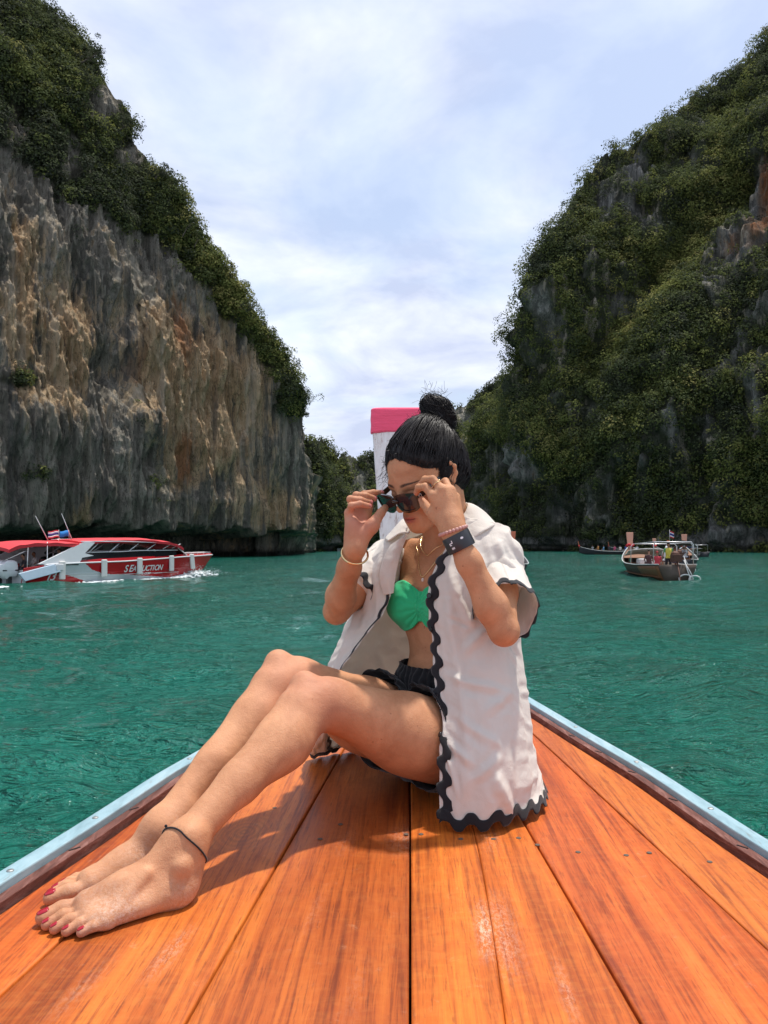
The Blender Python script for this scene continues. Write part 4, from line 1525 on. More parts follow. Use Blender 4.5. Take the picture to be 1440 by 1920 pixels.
face_ = (np.linalg.norm(q, axis=1) < .135) & (q[:, 1] < .112)
lips = face_ * np.exp(-((q[:, 0] / .020) ** 4)) * np.exp(-(((q[:, 2] + .0668) / .0082) ** 4)) * (q[:, 1] > .080)
lipline = face_ * np.exp(-(((q[:, 2] + .0662 + 0.0004 * 0) / .0010) ** 2)) * np.exp(-((q[:, 0] / .021) ** 6)) * (q[:, 1] > .08)
lash = np.zeros(len(co)); brow = np.zeros(len(co)); lid = np.zeros(len(co))
for s in (-1, 1):
    x = q[:, 0] * s
    lashz = -.0130 - 0.0012 * np.cos((x - .031) / .013 * 1.5)
    lash = np.maximum(lash, np.exp(-(((q[:, 2] - lashz) / .0014) ** 2)) * np.exp(-(((x - .031) / .0145) ** 6)) * (q[:, 1] > .06) * face_)
    bz = .0150 + .004 * np.sin(np.clip((x - .012) / .038, 0, 1) * 2.4)
    th = .0034 * np.clip(1.25 - (x - .012) / .045, .35, 1)
    brow = np.maximum(brow, np.exp(-(((q[:, 2] - bz) / th) ** 4)) * np.exp(-(((x - .032) / .0215) ** 8)) * (q[:, 1] > .045) * face_)
    lid = np.maximum(lid, np.exp(-(((q[:, 2] + .004) / .008) ** 2) - (((x - .031) / .015) ** 2)) * (q[:, 1] > .06) * face_)
    lash = np.maximum(lash, .35 * np.exp(-(((q[:, 2] - .0035) / .0009) ** 2)) * np.exp(-(((x - .031) / .014) ** 6)) * (q[:, 1] > .06) * face_)
pinkm = 0.55 * g3(kneeL, .07) + 0.45 * g3(kneeR, .07)
for _, pts in fL + fR:
    pinkm = np.maximum(pinkm, 0.55 * g3(pts[-1], .014))
pinkm = np.maximum(pinkm, 0.8 * g3(P(674, 975, 1.725), .05) * (co[:, 1] < 1.75))
for t_ in tipsL + tipsR: pinkm = np.maximum(pinkm, 0.5 * g3(t_[1], .012))
pinkm = np.maximum(pinkm, .35 * np.exp(-(((np.abs(q[:, 0]) - .036) / .018) ** 2 + ((q[:, 2] + .032) / .018) ** 2)) * (q[:, 1] > .04) * (np.linalg.norm(q, axis=1) < .13))
dust = np.maximum(g3(np.array([-.372, 1.245, .015]), .035), g3(np.array([-.445, 1.165, .012]), .045)) + .7 * g3(np.array([-.52, 1.225, .03]), .04) + .6 * g3(np.array([-.45, 1.30, .05]), .035) + .5 * g3(np.array([-.40, 1.34, .10]), .02)
body_me = bpy.data.meshes.new('body'); bm.to_mesh(body_me); bm.free()
body_me.polygons.foreach_set('use_smooth', np.ones(len(body_me.polygons), dtype=bool))
for nm_, a_ in (('lips', lips), ('lipline', lipline), ('lash', lash), ('brow', brow), ('pink', pinkm), ('dust', dust), ('lid', lid)):
    at = body_me.attributes.new(nm_, 'FLOAT', 'POINT'); at.data.foreach_set('value', np.clip(a_, 0, 1).astype(np.float32))


def skin_mat():
    t = NT('skin'); t.set(rough=0.58, spec=0.22, sss=0.12)
    t.b.inputs['Subsurface Radius'].default_value = (0.012, 0.005, 0.003); t.b.inputs['Subsurface Scale'].default_value = 0.6
    n = t.noise(t.coord(), 9, 8, 0.68, 0.4); n2 = t.noise(t.coord(), 120, 5, 0.75, 0.1)
    c = t.mix(t.ramp(n, [(0.34, 0.0), (0.66, 1.0)]), (0.42, 0.188, 0.094), (0.62, 0.312, 0.166))
    c = t.mix(t.ramp(t.noise(t.coord(), 75, 2, 0.5, 0.0), [(0.735, 0.0), (0.76, 0.55)]), c, (0.20, 0.075, 0.045))
    c = t.mix(t.ramp(n2, [(0.56, 0.0), (0.74, 0.40)]), c, (0.38, 0.165, 0.09))
    c = t.mix(t.math('MULTIPLY', t.attr('pink'), 0.8), c, (0.56, 0.225, 0.165))
    c = t.mix(t.math('MULTIPLY', t.attr('lid'), 0.45), c, (0.33, 0.135, 0.08))
    c = t.mix(t.math('MULTIPLY', t.attr('lips'), 0.85), c, (0.36, 0.085, 0.075))
    c = t.mix(t.attr('lipline'), c, (0.08, 0.018, 0.016))
    c = t.mix(t.math('MULTIPLY', t.attr('brow'), t.ramp(t.noise(t.coord(scale=(1, 1, 1)), 900, 2, 0.5), [(0.3, 0.65), (0.6, 1.0)])), c, (0.022, 0.014, 0.011))
    c = t.mix(t.attr('lash'), c, (0.012, 0.008, 0.008))
    dn = t.ramp(t.noise(t.coord(), 170, 6, 0.8, 0.2), [(0.42, 0.0), (0.62, 1.0)])
    c = t.mix(t.math('MULTIPLY', t.math('MULTIPLY', t.attr('dust'), dn), 0.6), c, (0.72, 0.56, 0.47))
    t.base(c)
    h = t.math('ADD', t.math('MULTIPLY', t.noise(t.coord(), 350, 4, 0.6), 0.5), t.noise(t.coord(), 48, 6, 0.68, 0.4))
    t.bump(h, 0.55, 0.0028)
    return t.m


woman = empty('person', tuple(Cp * np.array([1, 1, 0])), 0,
              'woman in a white shirt with black wavy trim sitting on the varnished bow', 'person')
woman.location = (0, 0, 0)
skin = skin_mat()
body_me.materials.append(skin)
body = bpy.data.objects.new('body', body_me); scene.collection.objects.link(body); body.parent = woman

# nails
red_nail = NT('red_nail_polish').set(base=(0.34, 0.004, 0.016), rough=0.22, coat=0.25).m
pink_nail = NT('rose_nail_polish').set(base=(0.62, 0.20, 0.18), rough=0.15, coat=0.6).m


def nail(c, ax, up, ln, wd, mat, name):
    ax = ax / np.linalg.norm(ax); up = up - ax * (up @ ax); up /= np.linalg.norm(up); sd_ = np.cross(up, ax)
    secs = []
    for i, u in enumerate(np.linspace(-1, 1, 7)):
        sec = []
        ww = wd * (1 - 0.35 * max(0, abs(u) - 0.35) ** 1.2 * 1.2) * (0.72 if abs(u) == 1 else 1)
        for v in np.linspace(-1, 1, 7):
            sec.append(c + ax * u * ln + sd_ * v * ww)
        secs.append(sec)
    q_ = np.array(secs).reshape(-1, 3)
    for _ in range(3):
        q_ = q_ - grad(CH, q_) * (ev_big(CH, q_) - 0.0007)[:, None]
    secs = q_.reshape(7, 7, 3)
    m = MB(); m.loft(secs)
    o = m.build(name, mat, woman, True); md = o.modifiers.new('solid', 'SOLIDIFY'); md.thickness = 0.0008; md.offset = 1
    return o


for tips, sd_ in ((tipsL, 1), (tipsR, -1)):
    for i, (b, c, r, R) in enumerate(tips):
        ax = c - b; up = np.array([0, 0, 1.0])
        up = up + R[:, 0] * (.55 if i else .25)
        ax = ax * np.array([1, 1, .6]); ax /= np.linalg.norm(ax)
        upn = up - ax * (up @ ax); upn /= np.linalg.norm(upn)
        nail(c + upn * (r * .93) + ax * r * .15, ax, upn, r * (.78 if i else .85), r * (.70 if i else .74), red_nail, 'toenail')
for pts, up, mt_ in ((fR[0][1], (.3, -.7, .5), 1), (fR[1][1], (.3, -.8, .35), 1), (fR[3][1], (.3, -.8, .35), 1), (fR[2][1], (.3, -.8, .3), 1)):
    b, c = pts[-2], pts[-1]; up = np.array(up); ax = (c - b) / np.linalg.norm(c - b)
    upn = up - ax * (up @ ax); upn /= np.linalg.norm(upn)
    nail(c + upn * .0058 + ax * .002, ax, upn, .0055, .0045, pink_nail, 'fingernail')

# ---- hair
hair_c = [E(0, -0.016, 0.034, 0.0765, 0.0950, 0.0860, 0.01), E(0, 0.014, 0.036, 0.0680, 0.0740, 0.0720, 0.03), E(0, -0.060, -0.010, 0.060, 0.048, 0.060, 0.03),
          E(0, -.040, .095, .045, .045, .035, .035)]
BUN = np.array([0.0655, 1.822, 0.892])
bun_c = [Ell(BUN, (0.0355, 0.034, 0.040), None, 0.01), Ell(BUN + np.array([-.018, 0, .022]), (.022, .024, .022), None, .008), Ell(BUN + np.array([.012, -.01, -.018]), (.029, .028, .028), None, .01)]
HCH = [Chain(hair_c)]
vh, fh = nets(HCH, HC - 0.16, HC + 0.16, 0.004)
vh = project(HCH, vh, 1)
ql = (vh - HC) @ RH


def hairline(ql):
    """>0 where hair grows"""
    ax = np.abs(ql[:, 0])
    zf = 0.080 - 7.5 * ax ** 2 - 0.1 * ax + 0.0008 * np.sin(ql[:, 0] * 260)           # front line height, falling towards the temples
    front = ql[:, 2] - zf - np.clip(ql[:, 1] - 0.03, -1, 0) * 0.0
    back = 0.020 - ql[:, 1] - np.clip((-ql[:, 2] - 0.0) * 0.45, 0, 1)
    sideburn = np.minimum(back, ql[:, 2] + 0.088 + 0.25 * np.clip(ql[:, 1] + .02, 0, 1))
    # keep the ear clear
    earhole = np.sqrt(((ql[:, 1] + .008) / .024) ** 2 + ((ql[:, 2] - .000) / .032) ** 2) - 1
    e = np.where(ax > .045, earhole * .025, 1)
    return np.minimum(np.maximum(front, sideburn), e)


dirb = (BUN - HC)
nz = fbm(np.stack([np.arctan2((vh - HC) @ np.array([1, 0, 0]), (vh - HC) @ np.array([0, 1, 0])) * 6, vh[:, 2] * 4, vh[:, 0] * 4], 1), 3)
vh = vh + (vh - HC) / np.linalg.norm(vh - HC, axis=1)[:, None] * (nz * 0.0016)[:, None]
hl0 = hairline(ql)
thin = np.clip(1 - hl0 / 0.016, 0, 1) * (hl0 > -0.012)
gh = grad([head, trunk], vh); dh = ev_big([head, trunk], vh)
vh = vh - gh * (np.clip(dh - 0.0012, 0, 0.012) * thin ** 0.9)[:, None]
vh2, fh2 = clip_mesh(vh, fh, hl0)


def hair_mat():
    t = NT('black_hair'); t.set(rough=0.42, spec=0.28)
    n = t.noise(t.coord(scale=(1, 1, 1)), 60, 4, 0.6)
    t.base(t.mix(n, (0.004, 0.0035, 0.0035), (0.016, 0.012, 0.011)))
    t.b.inputs['Anisotropic'].default_value = 0.4
    t.bump(t.noise(t.coord(), 260, 3, 0.6), 0.3, 0.001)
    return t.m


hairm = hair_mat()
mesh_hair = mesh_np('hair', vh2, fh2, hairm, woman, True)
vb, fb = nets([Chain(bun_c)], BUN - 0.07, BUN + 0.07, 0.004)
vb = project([Chain(bun_c)], vb, 1)
an = np.arctan2(vb[:, 2] - BUN[2], vb[:, 0] - BUN[0]); rr_ = np.linalg.norm(vb - BUN, axis=1)
dn_ = (vb - BUN) / rr_[:, None]
swirl = np.sin(dn_[:, 1] * 9 + an * 2.0 + 3 * dn_[:, 2]) + 0.5 * np.sin(dn_[:, 1] * 23 + an * 3 + 5 * dn_[:, 0])
vb = vb + dn_ * (swirl * 0.0024)[:, None]
mesh_np('hair_bun', vb, fb, hairm, woman, True)
# strands combed back to the bun, plus wisps: one curve-tube mesh
rs = np.random.default_rng(14)
MBh = MB()


def on_cap(d, extra):
    """surface point of the cap in direction d from the head centre"""
    d = d / np.linalg.norm(d, axis=1)[:, None]
    r = np.full(len(d), 0.09)
    for _ in range(6):
        r = r - ev_chain(hair_c, HC + d * r[:, None])
    return HC + d * (r + extra)[:, None]


def strand_mesh(name, strands, rad, parent, mat, n=3):
    """strands: (s, m, 3)"""
    S = np.asarray(strands); s, m, _ = S.shape
    T = np.gradient(S, axis=1); T /= np.linalg.norm(T, axis=2, keepdims=True) + 1e-9
    ref = np.array([0.3, 0.2, 0.93]); A = np.cross(T, ref); A /= np.linalg.norm(A, axis=2, keepdims=True) + 1e-9; B_ = np.cross(T, A)
    tap = np.ones(m); tap[-1] = 0.2; tap[0] = 0.4
    rad = np.broadcast_to(rad, (s,))
    V = np.stack([S + (math.cos(2 * math.pi * k / n) * A + math.sin(2 * math.pi * k / n) * B_) * (rad[:, None, None] * tap[None, :, None]) for k in range(n)], 2)
    idx = np.arange(s * m * n).reshape(s, m, n)
    F = []
    for k in range(n):
        k2 = (k + 1) % n
        F.append(np.stack([idx[:, :-1, k], idx[:, :-1, k2], idx[:, 1:, k2], idx[:, 1:, k]], -1).reshape(-1, 4))
    return mesh_np(name, V.reshape(-1, 3), np.concatenate(F), mat, parent, True)


ns_ = 3000
cand = rs.normal(size=(30000, 3)); cand /= np.linalg.norm(cand, axis=1)[:, None]
rc_ = np.full(len(cand), 0.09)
for _ in range(5): rc_ = rc_ - ev_chain(hair_c, HC + (cand @ RH.T) * rc_[:, None])
hl = hairline(cand * rc_[:, None])
edge = cand[(hl > -0.0035) & (hl < 0.010)][:1500]; inner = cand[hl > 0.010][:ns_ - len(edge)]
st = np.concatenate([edge, inner])
db = RH.T @ (BUN - HC + np.array([0, 0, -0.03])); db /= np.linalg.norm(db)
stW = st @ RH.T; dbW = RH @ db
mm = 12
tt_ = np.linspace(0, 1, mm)
pts = []
om = np.arccos(np.clip(stW @ dbW, -1, 1)); keep = (om > 0.25) & (om < 2.75); stW = stW[keep]; om = om[keep]
ex = rs.uniform(-0.0005, 0.0040, len(stW)) + 0.004 * rs.random(len(stW)) ** 6; wob = rs.normal(size=(len(stW), 3)) * 0.045
hl_s = hairline((on_cap(stW, np.zeros(len(stW))) - HC) @ RH)
for t_ in tt_:
    d_ = (np.sin((1 - t_) * om) / np.sin(om))[:, None] * stW + (np.sin(t_ * om) / np.sin(om))[:, None] * dbW
    d_ = d_ + wob * math.sin(math.pi * t_)
    pc = on_cap(d_, ex * (0.3 + 0.7 * math.sin(math.pi * min(1, t_ * 1.3 + .1))))
    if t_ < 0.25:
        dd_ = ev_big([head, trunk], pc); pc = pc - grad([head, trunk], pc) * (np.clip(dd_ - 0.0028, 0, .012) * (1 - t_ / .25) * np.clip(1 - hl_s / .016, 0, 1) ** 1.4)[:, None]
    pts.append(pc)
S1 = np.stack(pts, 1)
o = strand_mesh('hair_strands', S1, rs.uniform(0.0006, 0.0014, len(S1)), woman, hairm)
tag(o, kind='stuff')
# strands round the bun
S2 = []
for i in range(620):
    ax = rs.normal(size=3) * np.array([.35, .5, .35]) + np.array([0.55, -0.35, 0.75]); ax /= np.linalg.norm(ax)
    u = np.cross(ax, rs.normal(size=3)); u /= np.linalg.norm(u); v = np.cross(ax, u)
    a0 = rs.uniform(0, 6.28); ln = rs.uniform(1.2, 3.0); off = rs.uniform(-.85, .85)
    row = []
    for t_ in np.linspace(0, 1, 10):
        a = a0 + ln * t_; d_ = (u * math.cos(a) + v * math.sin(a)) * math.sqrt(1 - off * off) + ax * off
        row.append(d_)
    S2.append(row)
S2 = np.array(S2); dfl = S2.reshape(-1, 3)
r = np.full(len(dfl), 0.035)
for _ in range(6): r = r - ev_chain(bun_c, BUN + dfl * r[:, None])
S2 = (BUN + dfl * (r + np.repeat(rs.uniform(0.000, .0040, len(S2)) + .006 * rs.random(len(S2)) ** 5, 10))[:, None]).reshape(S2.shape)
o = strand_mesh('hair_strands', S2, 0.0008, woman, hairm); tag(o, kind='stuff')
# wisps: at hairline, on the crown, above the bun, tuft left of the bun
S3 = []; 
def wisp(p0, d0, ln, curl=0.5, m=10):
    p0 = np.array(p0, float); d0 = np.array(d0, float); d0 /= np.linalg.norm(d0); row = [p0]; c = rs.normal(size=3) * curl
    for _ in range(m - 1):
        d0 = d0 + c / m + rs.normal(size=3) * .05; d0 /= np.linalg.norm(d0); row.append(row[-1] + d0 * ln / m)
    return row
for i in range(130):
    S3.append(wisp(BUN + rs.normal(size=3) * .014 + np.array([-.008, 0, .03]), rs.normal(size=3) * .5 + np.array([-.1, 0, 1]), rs.uniform(.015, .038), 2.2))
for i in range(150):
    S3.append(wisp(P(783, 798, 1.80) + rs.normal(size=3) * .007, rs.normal(size=3) * .35 + np.array([-1, -.1, .35]), rs.uniform(.014, .034), 0.9))
for i in range(320):
    b = stW[rs.integers(len(stW))]; p0 = on_cap(b[None], np.array([0.001]))[0]
    S3.append(wisp(p0, b + rs.normal(size=3) * .9, rs.uniform(.008, .022), 1.5))
for i in range(60):
    p0 = hp(-.045 + rs.normal() * .012, .066 + rs.normal() * .008, .045 + rs.normal() * .014)
    S3.append(wisp(p0, RH @ np.array([-.5, .5, -.8]) + rs.normal(size=3) * .25, rs.uniform(.012, .035), 1.0))
for i in range(24):
    p0 = hp(.066, .012, .010 - rs.uniform(0, .02))
    S3.append(wisp(p0, RH @ np.array([.2, .4, -1]) + rs.normal(size=3) * .2, rs.uniform(.01, .03), 1.0))
# baby hairs along the hairline
rc2 = np.full(len(cand), 0.085)
for _ in range(6): rc2 = rc2 - ev([head], HC + (cand @ RH.T) * rc2[:, None])
skl = cand * rc2[:, None]; hb_ = hairline(skl)
selb = np.where((hb_ > -0.0065) & (hb_ < 0.002) & (skl[:, 1] > -0.02) & (skl[:, 2] > -0.03))[0][:900]
S4 = []
q0 = HC + skl[selb] @ RH.T; dirs = (BUN - q0); dirs /= np.linalg.norm(dirs, axis=1)[:, None]
dirs = dirs + rs.normal(size=dirs.shape) * 0.28
for k_ in range(10):
    S4.append(q0.copy()); q0 = q0 + dirs * 0.0017
    dq = ev([head], q0); gq = grad([head], q0); q0 = q0 - gq * (dq - 0.0008 - 0.0003 * k_)[:, None]
o = strand_mesh('hair_strands', np.stack(S4, 1), 0.00030, woman, hairm); tag(o, kind='stuff')
o = strand_mesh('hair_strands', np.array(S3), 0.00034, woman, hairm); tag(o, kind='stuff')
# white hair tie
tie_m = simple('cream_elastic', (0.80, 0.72, 0.62), 0.7)
mb = MB()
pp = [P(791, 778, 1.785), P(797, 786, 1.775), P(804, 795, 1.775), P(812, 800, 1.79)]
mb.tube(pp, [.0015, .0026, .0026, .0015], 8)
mb.build('hair_tie', tie_m, woman, True)
# ------------------------------------------------------------------ clothes and jewellery
def cat_rom(pts, n):
    """smooth curve through pts, n samples (arrays of any trailing shape)"""
    pts = np.asarray(pts, float); m = len(pts)
    u = np.linspace(0, m - 1, n); i = np.clip(u.astype(int), 0, m - 2); f = (u - i)
    f = f.reshape((-1,) + (1,) * (pts.ndim - 1))
    p0 = pts[np.maximum(i - 1, 0)]; p1 = pts[i]; p2 = pts[i + 1]; p3 = pts[np.minimum(i + 2, m - 1)]
    return 0.5 * ((2 * p1) + (-p0 + p2) * f + (2 * p0 - 5 * p1 + 4 * p2 - p3) * f ** 2 + (-p0 + 3 * p1 - 3 * p2 + p3) * f ** 3)


def surf(ctrl, nu, nv):
    """ctrl (rows, cols, 3) -> (nv, nu, 3)"""
    a = cat_rom(ctrl, nv)
    return np.swapaxes(cat_rom(np.swapaxes(a, 0, 1), nu), 0, 1)


def push_out(V, margin, lim=0.05):
    sh_ = V.shape; v = V.reshape(-1, 3).copy()
    for _ in range(3):
        d = ev_big(BODY, v)
        need = margin - d
        m = (need > 0) & (need < lim + margin)
        if not m.any(): break
        v[m] += grad(BODY, v[m]) * need[m][:, None]
    return v.reshape(sh_)


BODY = [trunk, legL, legR, armL, armR]
BT = [trunk, legL, legR]


def normals(S):
    N = np.cross(np.gradient(S, axis=1), np.gradient(S, axis=0))
    return N / (np.linalg.norm(N, axis=2, keepdims=True) + 1e-9)


# rows top to bottom, columns from the left front edge round the back to the right front edge
A = [  # 0 shoulder line
    [P(866, 968, 1.80), P(905, 978, 1.80), P(952, 990, 1.825), (0.215, 1.88, 0.585), (0.155, 1.945, 0.615), (0.10, 1.965, 0.625), (0.045, 1.985, 0.615), (-0.005, 2.03, 0.595), (-0.075, 2.02, 0.572), P(728, 1010, 1.94), P(768, 990, 1.86)],
    [P(842, 1020, 1.785), P(890, 1020, 1.755), P(950, 1030, 1.775), (0.262, 1.87, 0.545), (0.205, 1.975, 0.56), (0.115, 2.02, 0.575), (0.03, 2.055, 0.56), (-0.055, 2.075, 0.545), (-0.125, 2.00, 0.515), P(712, 1040, 1.90), P(752, 1035, 1.845)],
    [P(812, 1080, 1.760), P(868, 1085, 1.715), P(940, 1095, 1.745), (0.262, 1.86, 0.47), (0.220, 1.985, 0.48), (0.115, 2.055, 0.49), (0.02, 2.085, 0.48), (-0.075, 2.09, 0.46), (-0.135, 2.01, 0.43), P(692, 1098, 1.90), P(742, 1090, 1.835)],
    [P(804, 1130, 1.745), P(862, 1145, 1.700), P(940, 1160, 1.720), (0.258, 1.85, 0.39), (0.225, 1.985, 0.39), (0.115, 2.065, 0.39), (0.01, 2.10, 0.38), (-0.095, 2.09, 0.37), (-0.165, 2.02, 0.35), P(672, 1160, 1.91), P(724, 1148, 1.835)],
    [P(811, 1200, 1.730), P(868, 1215, 1.680), P(945, 1225, 1.695), (0.262, 1.84, 0.29), (0.235, 1.985, 0.29), (0.125, 2.07, 0.29), (0.00, 2.11, 0.28), (-0.12, 2.10, 0.27), (-0.20, 2.03, 0.25), P(640, 1222, 1.92), P(690, 1195, 1.84)],
    [P(817, 1275, 1.700), P(876, 1290, 1.645), P(955, 1300, 1.665), (0.273, 1.82, 0.19), (0.250, 1.985, 0.19), (0.135, 2.085, 0.19), (-0.01, 2.13, 0.18), (-0.14, 2.12, 0.17), (-0.235, 2.05, 0.16), P(612, 1290, 1.94), P(648, 1246, 1.85)],
    [P(822, 1350, 1.650), P(882, 1370, 1.600), P(962, 1385, 1.625), (0.285, 1.79, 0.11), (0.270, 1.975, 0.10), (0.15, 2.10, 0.10), (-0.01, 2.15, 0.09), (-0.155, 2.135, 0.09), (-0.255, 2.06, 0.085), P(596, 1350, 1.97), P(628, 1310, 1.90)],
    [P(827, 1435, 1.600), P(880, 1460, 1.560), P(968, 1465, 1.590), (0.292, 1.76, 0.055), (0.285, 1.95, 0.045), (0.16, 2.11, 0.045), (-0.01, 2.165, 0.04), (-0.165, 2.145, 0.045), (-0.265, 2.075, 0.04), P(590, 1395, 2.00), P(618, 1370, 1.96)],
    [P(826, 1536, 1.565), P(880, 1545, 1.550), P(960, 1530, 1.575), (0.294, 1.70, 0.018), (0.300, 1.91, 0.012), (0.17, 2.12, 0.012), (-0.01, 2.18, 0.012), (-0.17, 2.155, 0.014), (-0.262, 2.085, 0.020), P(592, 1412, 2.06), P(622, 1402, 2.05)]]
A = np.array([[np.array(q, float) for q in r] for r in A])
NU, NV = 230, 170
S = surf(A, NU, NV)
S = push_out(S, 0.007)
# smooth the push
for _ in range(6):
    S2_ = S.copy()
    S2_[1:-1] = (S[:-2] + S[2:] + 2 * S[1:-1]) / 4
    S2_[:, 1:-1] = (S2_[:, :-2] + S2_[:, 2:] + 2 * S2_[:, 1:-1]) / 4
    S = S2_
S = push_out(S, 0.005)
Nn = normals(S)
# which way is out
cen = np.array([0.085, 1.9, 0.35])
sgn = np.sign(((S - cen) * Nn).sum(-1).mean()); Nn = Nn * sgn
uu, vv = np.meshgrid(np.linspace(0, 1, NU), np.linspace(0, 1, NV))
X3 = np.stack([uu * 10, vv * 6, uu * 0], -1).reshape(-1, 3)


def ridge(u0, v0, u1, v1, wdt, amp):
    """a soft crease between two points of the cloth"""
    du, dv_ = u1 - u0, v1 - v0; l = math.hypot(du * 1.6, dv_)
    a = ((uu - u0) * du * 2.56 + (vv - v0) * dv_) / (l * l); a = np.clip(a, 0, 1)
    dx = (uu - u0 - a * du) * 1.6; dy = vv - v0 - a * dv_
    d = np.sqrt(dx * dx + dy * dy)
    prof = np.exp(-(d / wdt) ** 1.1) - 0.5 * np.exp(-((d - wdt * 1.9) / wdt) ** 2)
    return amp * prof * np.sin(math.pi * np.clip(a * 0.9 + 0.05, 0, 1))


fold = 0.0045 * fbm(np.stack([uu.ravel() * 16, vv.ravel() * 1.6, uu.ravel() * 0 + 1], -1), 3).reshape(uu.shape) * np.clip(vv * 1.6, 0.2, 1)
fold += 0.0022 * fbm(np.stack([uu.ravel() * 9 + vv.ravel() * 3, vv.ravel() * 6, uu.ravel() * 0 + 4], -1), 3, ridge=True).reshape(uu.shape)
fold += 0.0009 * fbm(np.stack([uu.ravel() * 26, vv.ravel() * 16, uu.ravel() * 0 + 9], -1), 3, ridge=True).reshape(uu.shape)
rf = np.random.default_rng(77)
for (a, b, c, d_, w_, am) in [(.10, .52, .165, .42, .014, .006), (.05, .60, .20, .63, .012, .005), (.13, .70, .20, .62, .012, .005), (.06, .72, .17, .78, .012, .004), (.15, .85, .20, .99, .016, .007),
                              (.11, .88, .17, .80, .012, .005), (.22, .55, .24, .95, .02, .008), (.27, .4, .26, .9, .02, .007), (.16, .10, .24, .30, .014, .007), (.10, .12, .20, .36, .014, .006), (.05, .2, .14, .45, .014, .005),
                              (.86, .25, .93, .55, .016, .007), (.92, .15, .97, .4, .014, .006), (.82, .3, .88, .7, .02, .008), (.19, .05, .26, .18, .012, .006), (.03, .80, .12, .84, .012, .004), (.075, .25, .095, .95, .018, .0035)]:
    fold += ridge(a, b, c, d_, w_, am)
for _ in range(46):
    a, b = rf.uniform(0, 1), rf.uniform(.1, .95); th = rf.normal(1.2, .7)
    fold += ridge(a, b, a + .07 * math.cos(th), b + .13 * math.sin(th), rf.uniform(.006, .012), rf.uniform(-.0035, .0035))
fold += 0.0010 * np.exp(-((uu - .255) / .004) ** 2) - 0.0010 * np.exp(-((uu - .034) / .003) ** 2)
S = S + Nn * fold[..., None] * 1.35
S[..., 2] = np.maximum(S[..., 2], 0.006 + 0.004 * (1 - vv))
S = push_out(S, 0.0035)
idx = np.arange(NU * NV).reshape(NV, NU)
Fs = np.stack([idx[:-1, :-1], idx[:-1, 1:], idx[1:, 1:], idx[1:, :-1]], -1).reshape(-1, 4)


def cotton():
    t = NT('white_cotton'); t.set(rough=0.9, spec=0.12, sheen=0.15)
    n = t.noise(t.coord(), 5, 6, 0.65, 0.4)
    c = t.mix(n, (0.82, 0.755, 0.68), (0.89, 0.835, 0.765))
    tr = t.n('ShaderNodeBsdfTranslucent'); t.l(c, tr.inputs[0]); t.base(c)
    ms = t.n('ShaderNodeMixShader'); ms.inputs[0].default_value = 0.34
    t.l(t.b.outputs[0], ms.inputs[1]); t.l(tr.outputs[0], ms.inputs[2]); t.l(ms.outputs[0], t.out.inputs[0])
    b = t.bump(t.noise(t.coord(), 22, 6, 0.62, 0.8), 0.55, 0.007)
    b = t.bump(t.noise(t.coord(), 110, 4, 0.6, 0.5), 0.22, 0.002, b)
    t.bump(t.noise(t.coord(scale=(1, 1, 1)), 1100, 2, 0.5), 0.2, 0.0004, b)
    return t.m


cot = cotton()
shirt = mesh_np('shirt', S.reshape(-1, 3), Fs, cot, woman, True)
md = shirt.modifiers.new('solid', 'SOLIDIFY'); md.thickness = 0.0014; md.offset = 0


def sleeve(a, b, r0, r1, squash, seed, sag=0.02, nv=50, nu=72):
    """a loose tube from the armhole to the hem over the upper arm"""
    a = np.array(a, float); b = np.array(b, float); ax = b - a; L = np.linalg.norm(ax); ax /= L
    up = np.array([0, 0, 1.0]); up = up - ax * (up @ ax); up /= np.linalg.norm(up); sd_ = np.cross(ax, up)
    G = np.zeros((nv, nu, 3))
    th = np.linspace(0, 2 * math.pi, nu)
    for i, t_ in enumerate(np.linspace(0, 1, nv)):
        r_ = r0 + (r1 - r0) * t_
        c = a + ax * L * t_
        for k, q_ in enumerate(th):
            f_ = 1 + 0.0 * q_
            d_ = up * math.cos(q_) * (1 - squash * .1) + sd_ * math.sin(q_)
            G[i, k] = c + d_ * r_ + np.array([0, 0, -sag]) * t_ * (1 - math.cos(q_)) * .5
    T_, Q_ = np.meshgrid(np.linspace(0, 1, nv), th, indexing='ij')
    cyl = np.stack([np.cos(Q_) * 1.2, np.sin(Q_) * 1.2, T_ * 2.2 + seed], -1).reshape(-1, 3)
    f_ = 0.0045 * fbm(cyl * np.array([1.3, 1.3, .7]), 2, ridge=True) + 0.0016 * fbm(cyl * 3, 2)
    n_ = G - (a + (T_ * L)[..., None] * ax)
    n_ /= np.linalg.norm(n_, axis=2, keepdims=True)
    G = G + n_ * f_.reshape(T_.shape)[..., None]
    G[:, -1] = G[:, 0]
    G = push_out(G, 0.0035, 0.03); G[:, -1] = G[:, 0]
    id_ = np.arange(nv * nu).reshape(nv, nu)
    F_ = np.stack([id_[:-1, :-1], id_[:-1, 1:], id_[1:, 1:], id_[1:, :-1]], -1).reshape(-1, 4)
    o = mesh_np('sleeve', G.reshape(-1, 3), F_, cot, shirt, True)
    md = o.modifiers.new('solid', 'SOLIDIFY'); md.thickness = 0.0014; md.offset = 0
    return G


GL = sleeve((0.190, 1.875, 0.545), P(949, 1140, 1.690), 0.072, 0.066, 1, 3.0)
GR = sleeve((-0.040, 2.00, 0.545), P(671, 1105, 1.925), 0.066, 0.056, 1, 8.0)

# rickrack braid
braid = cloth_simple('black_braid', (0.016, 0.016, 0.019), 0.8, 200, 0.4, 0.001, var=0.3)


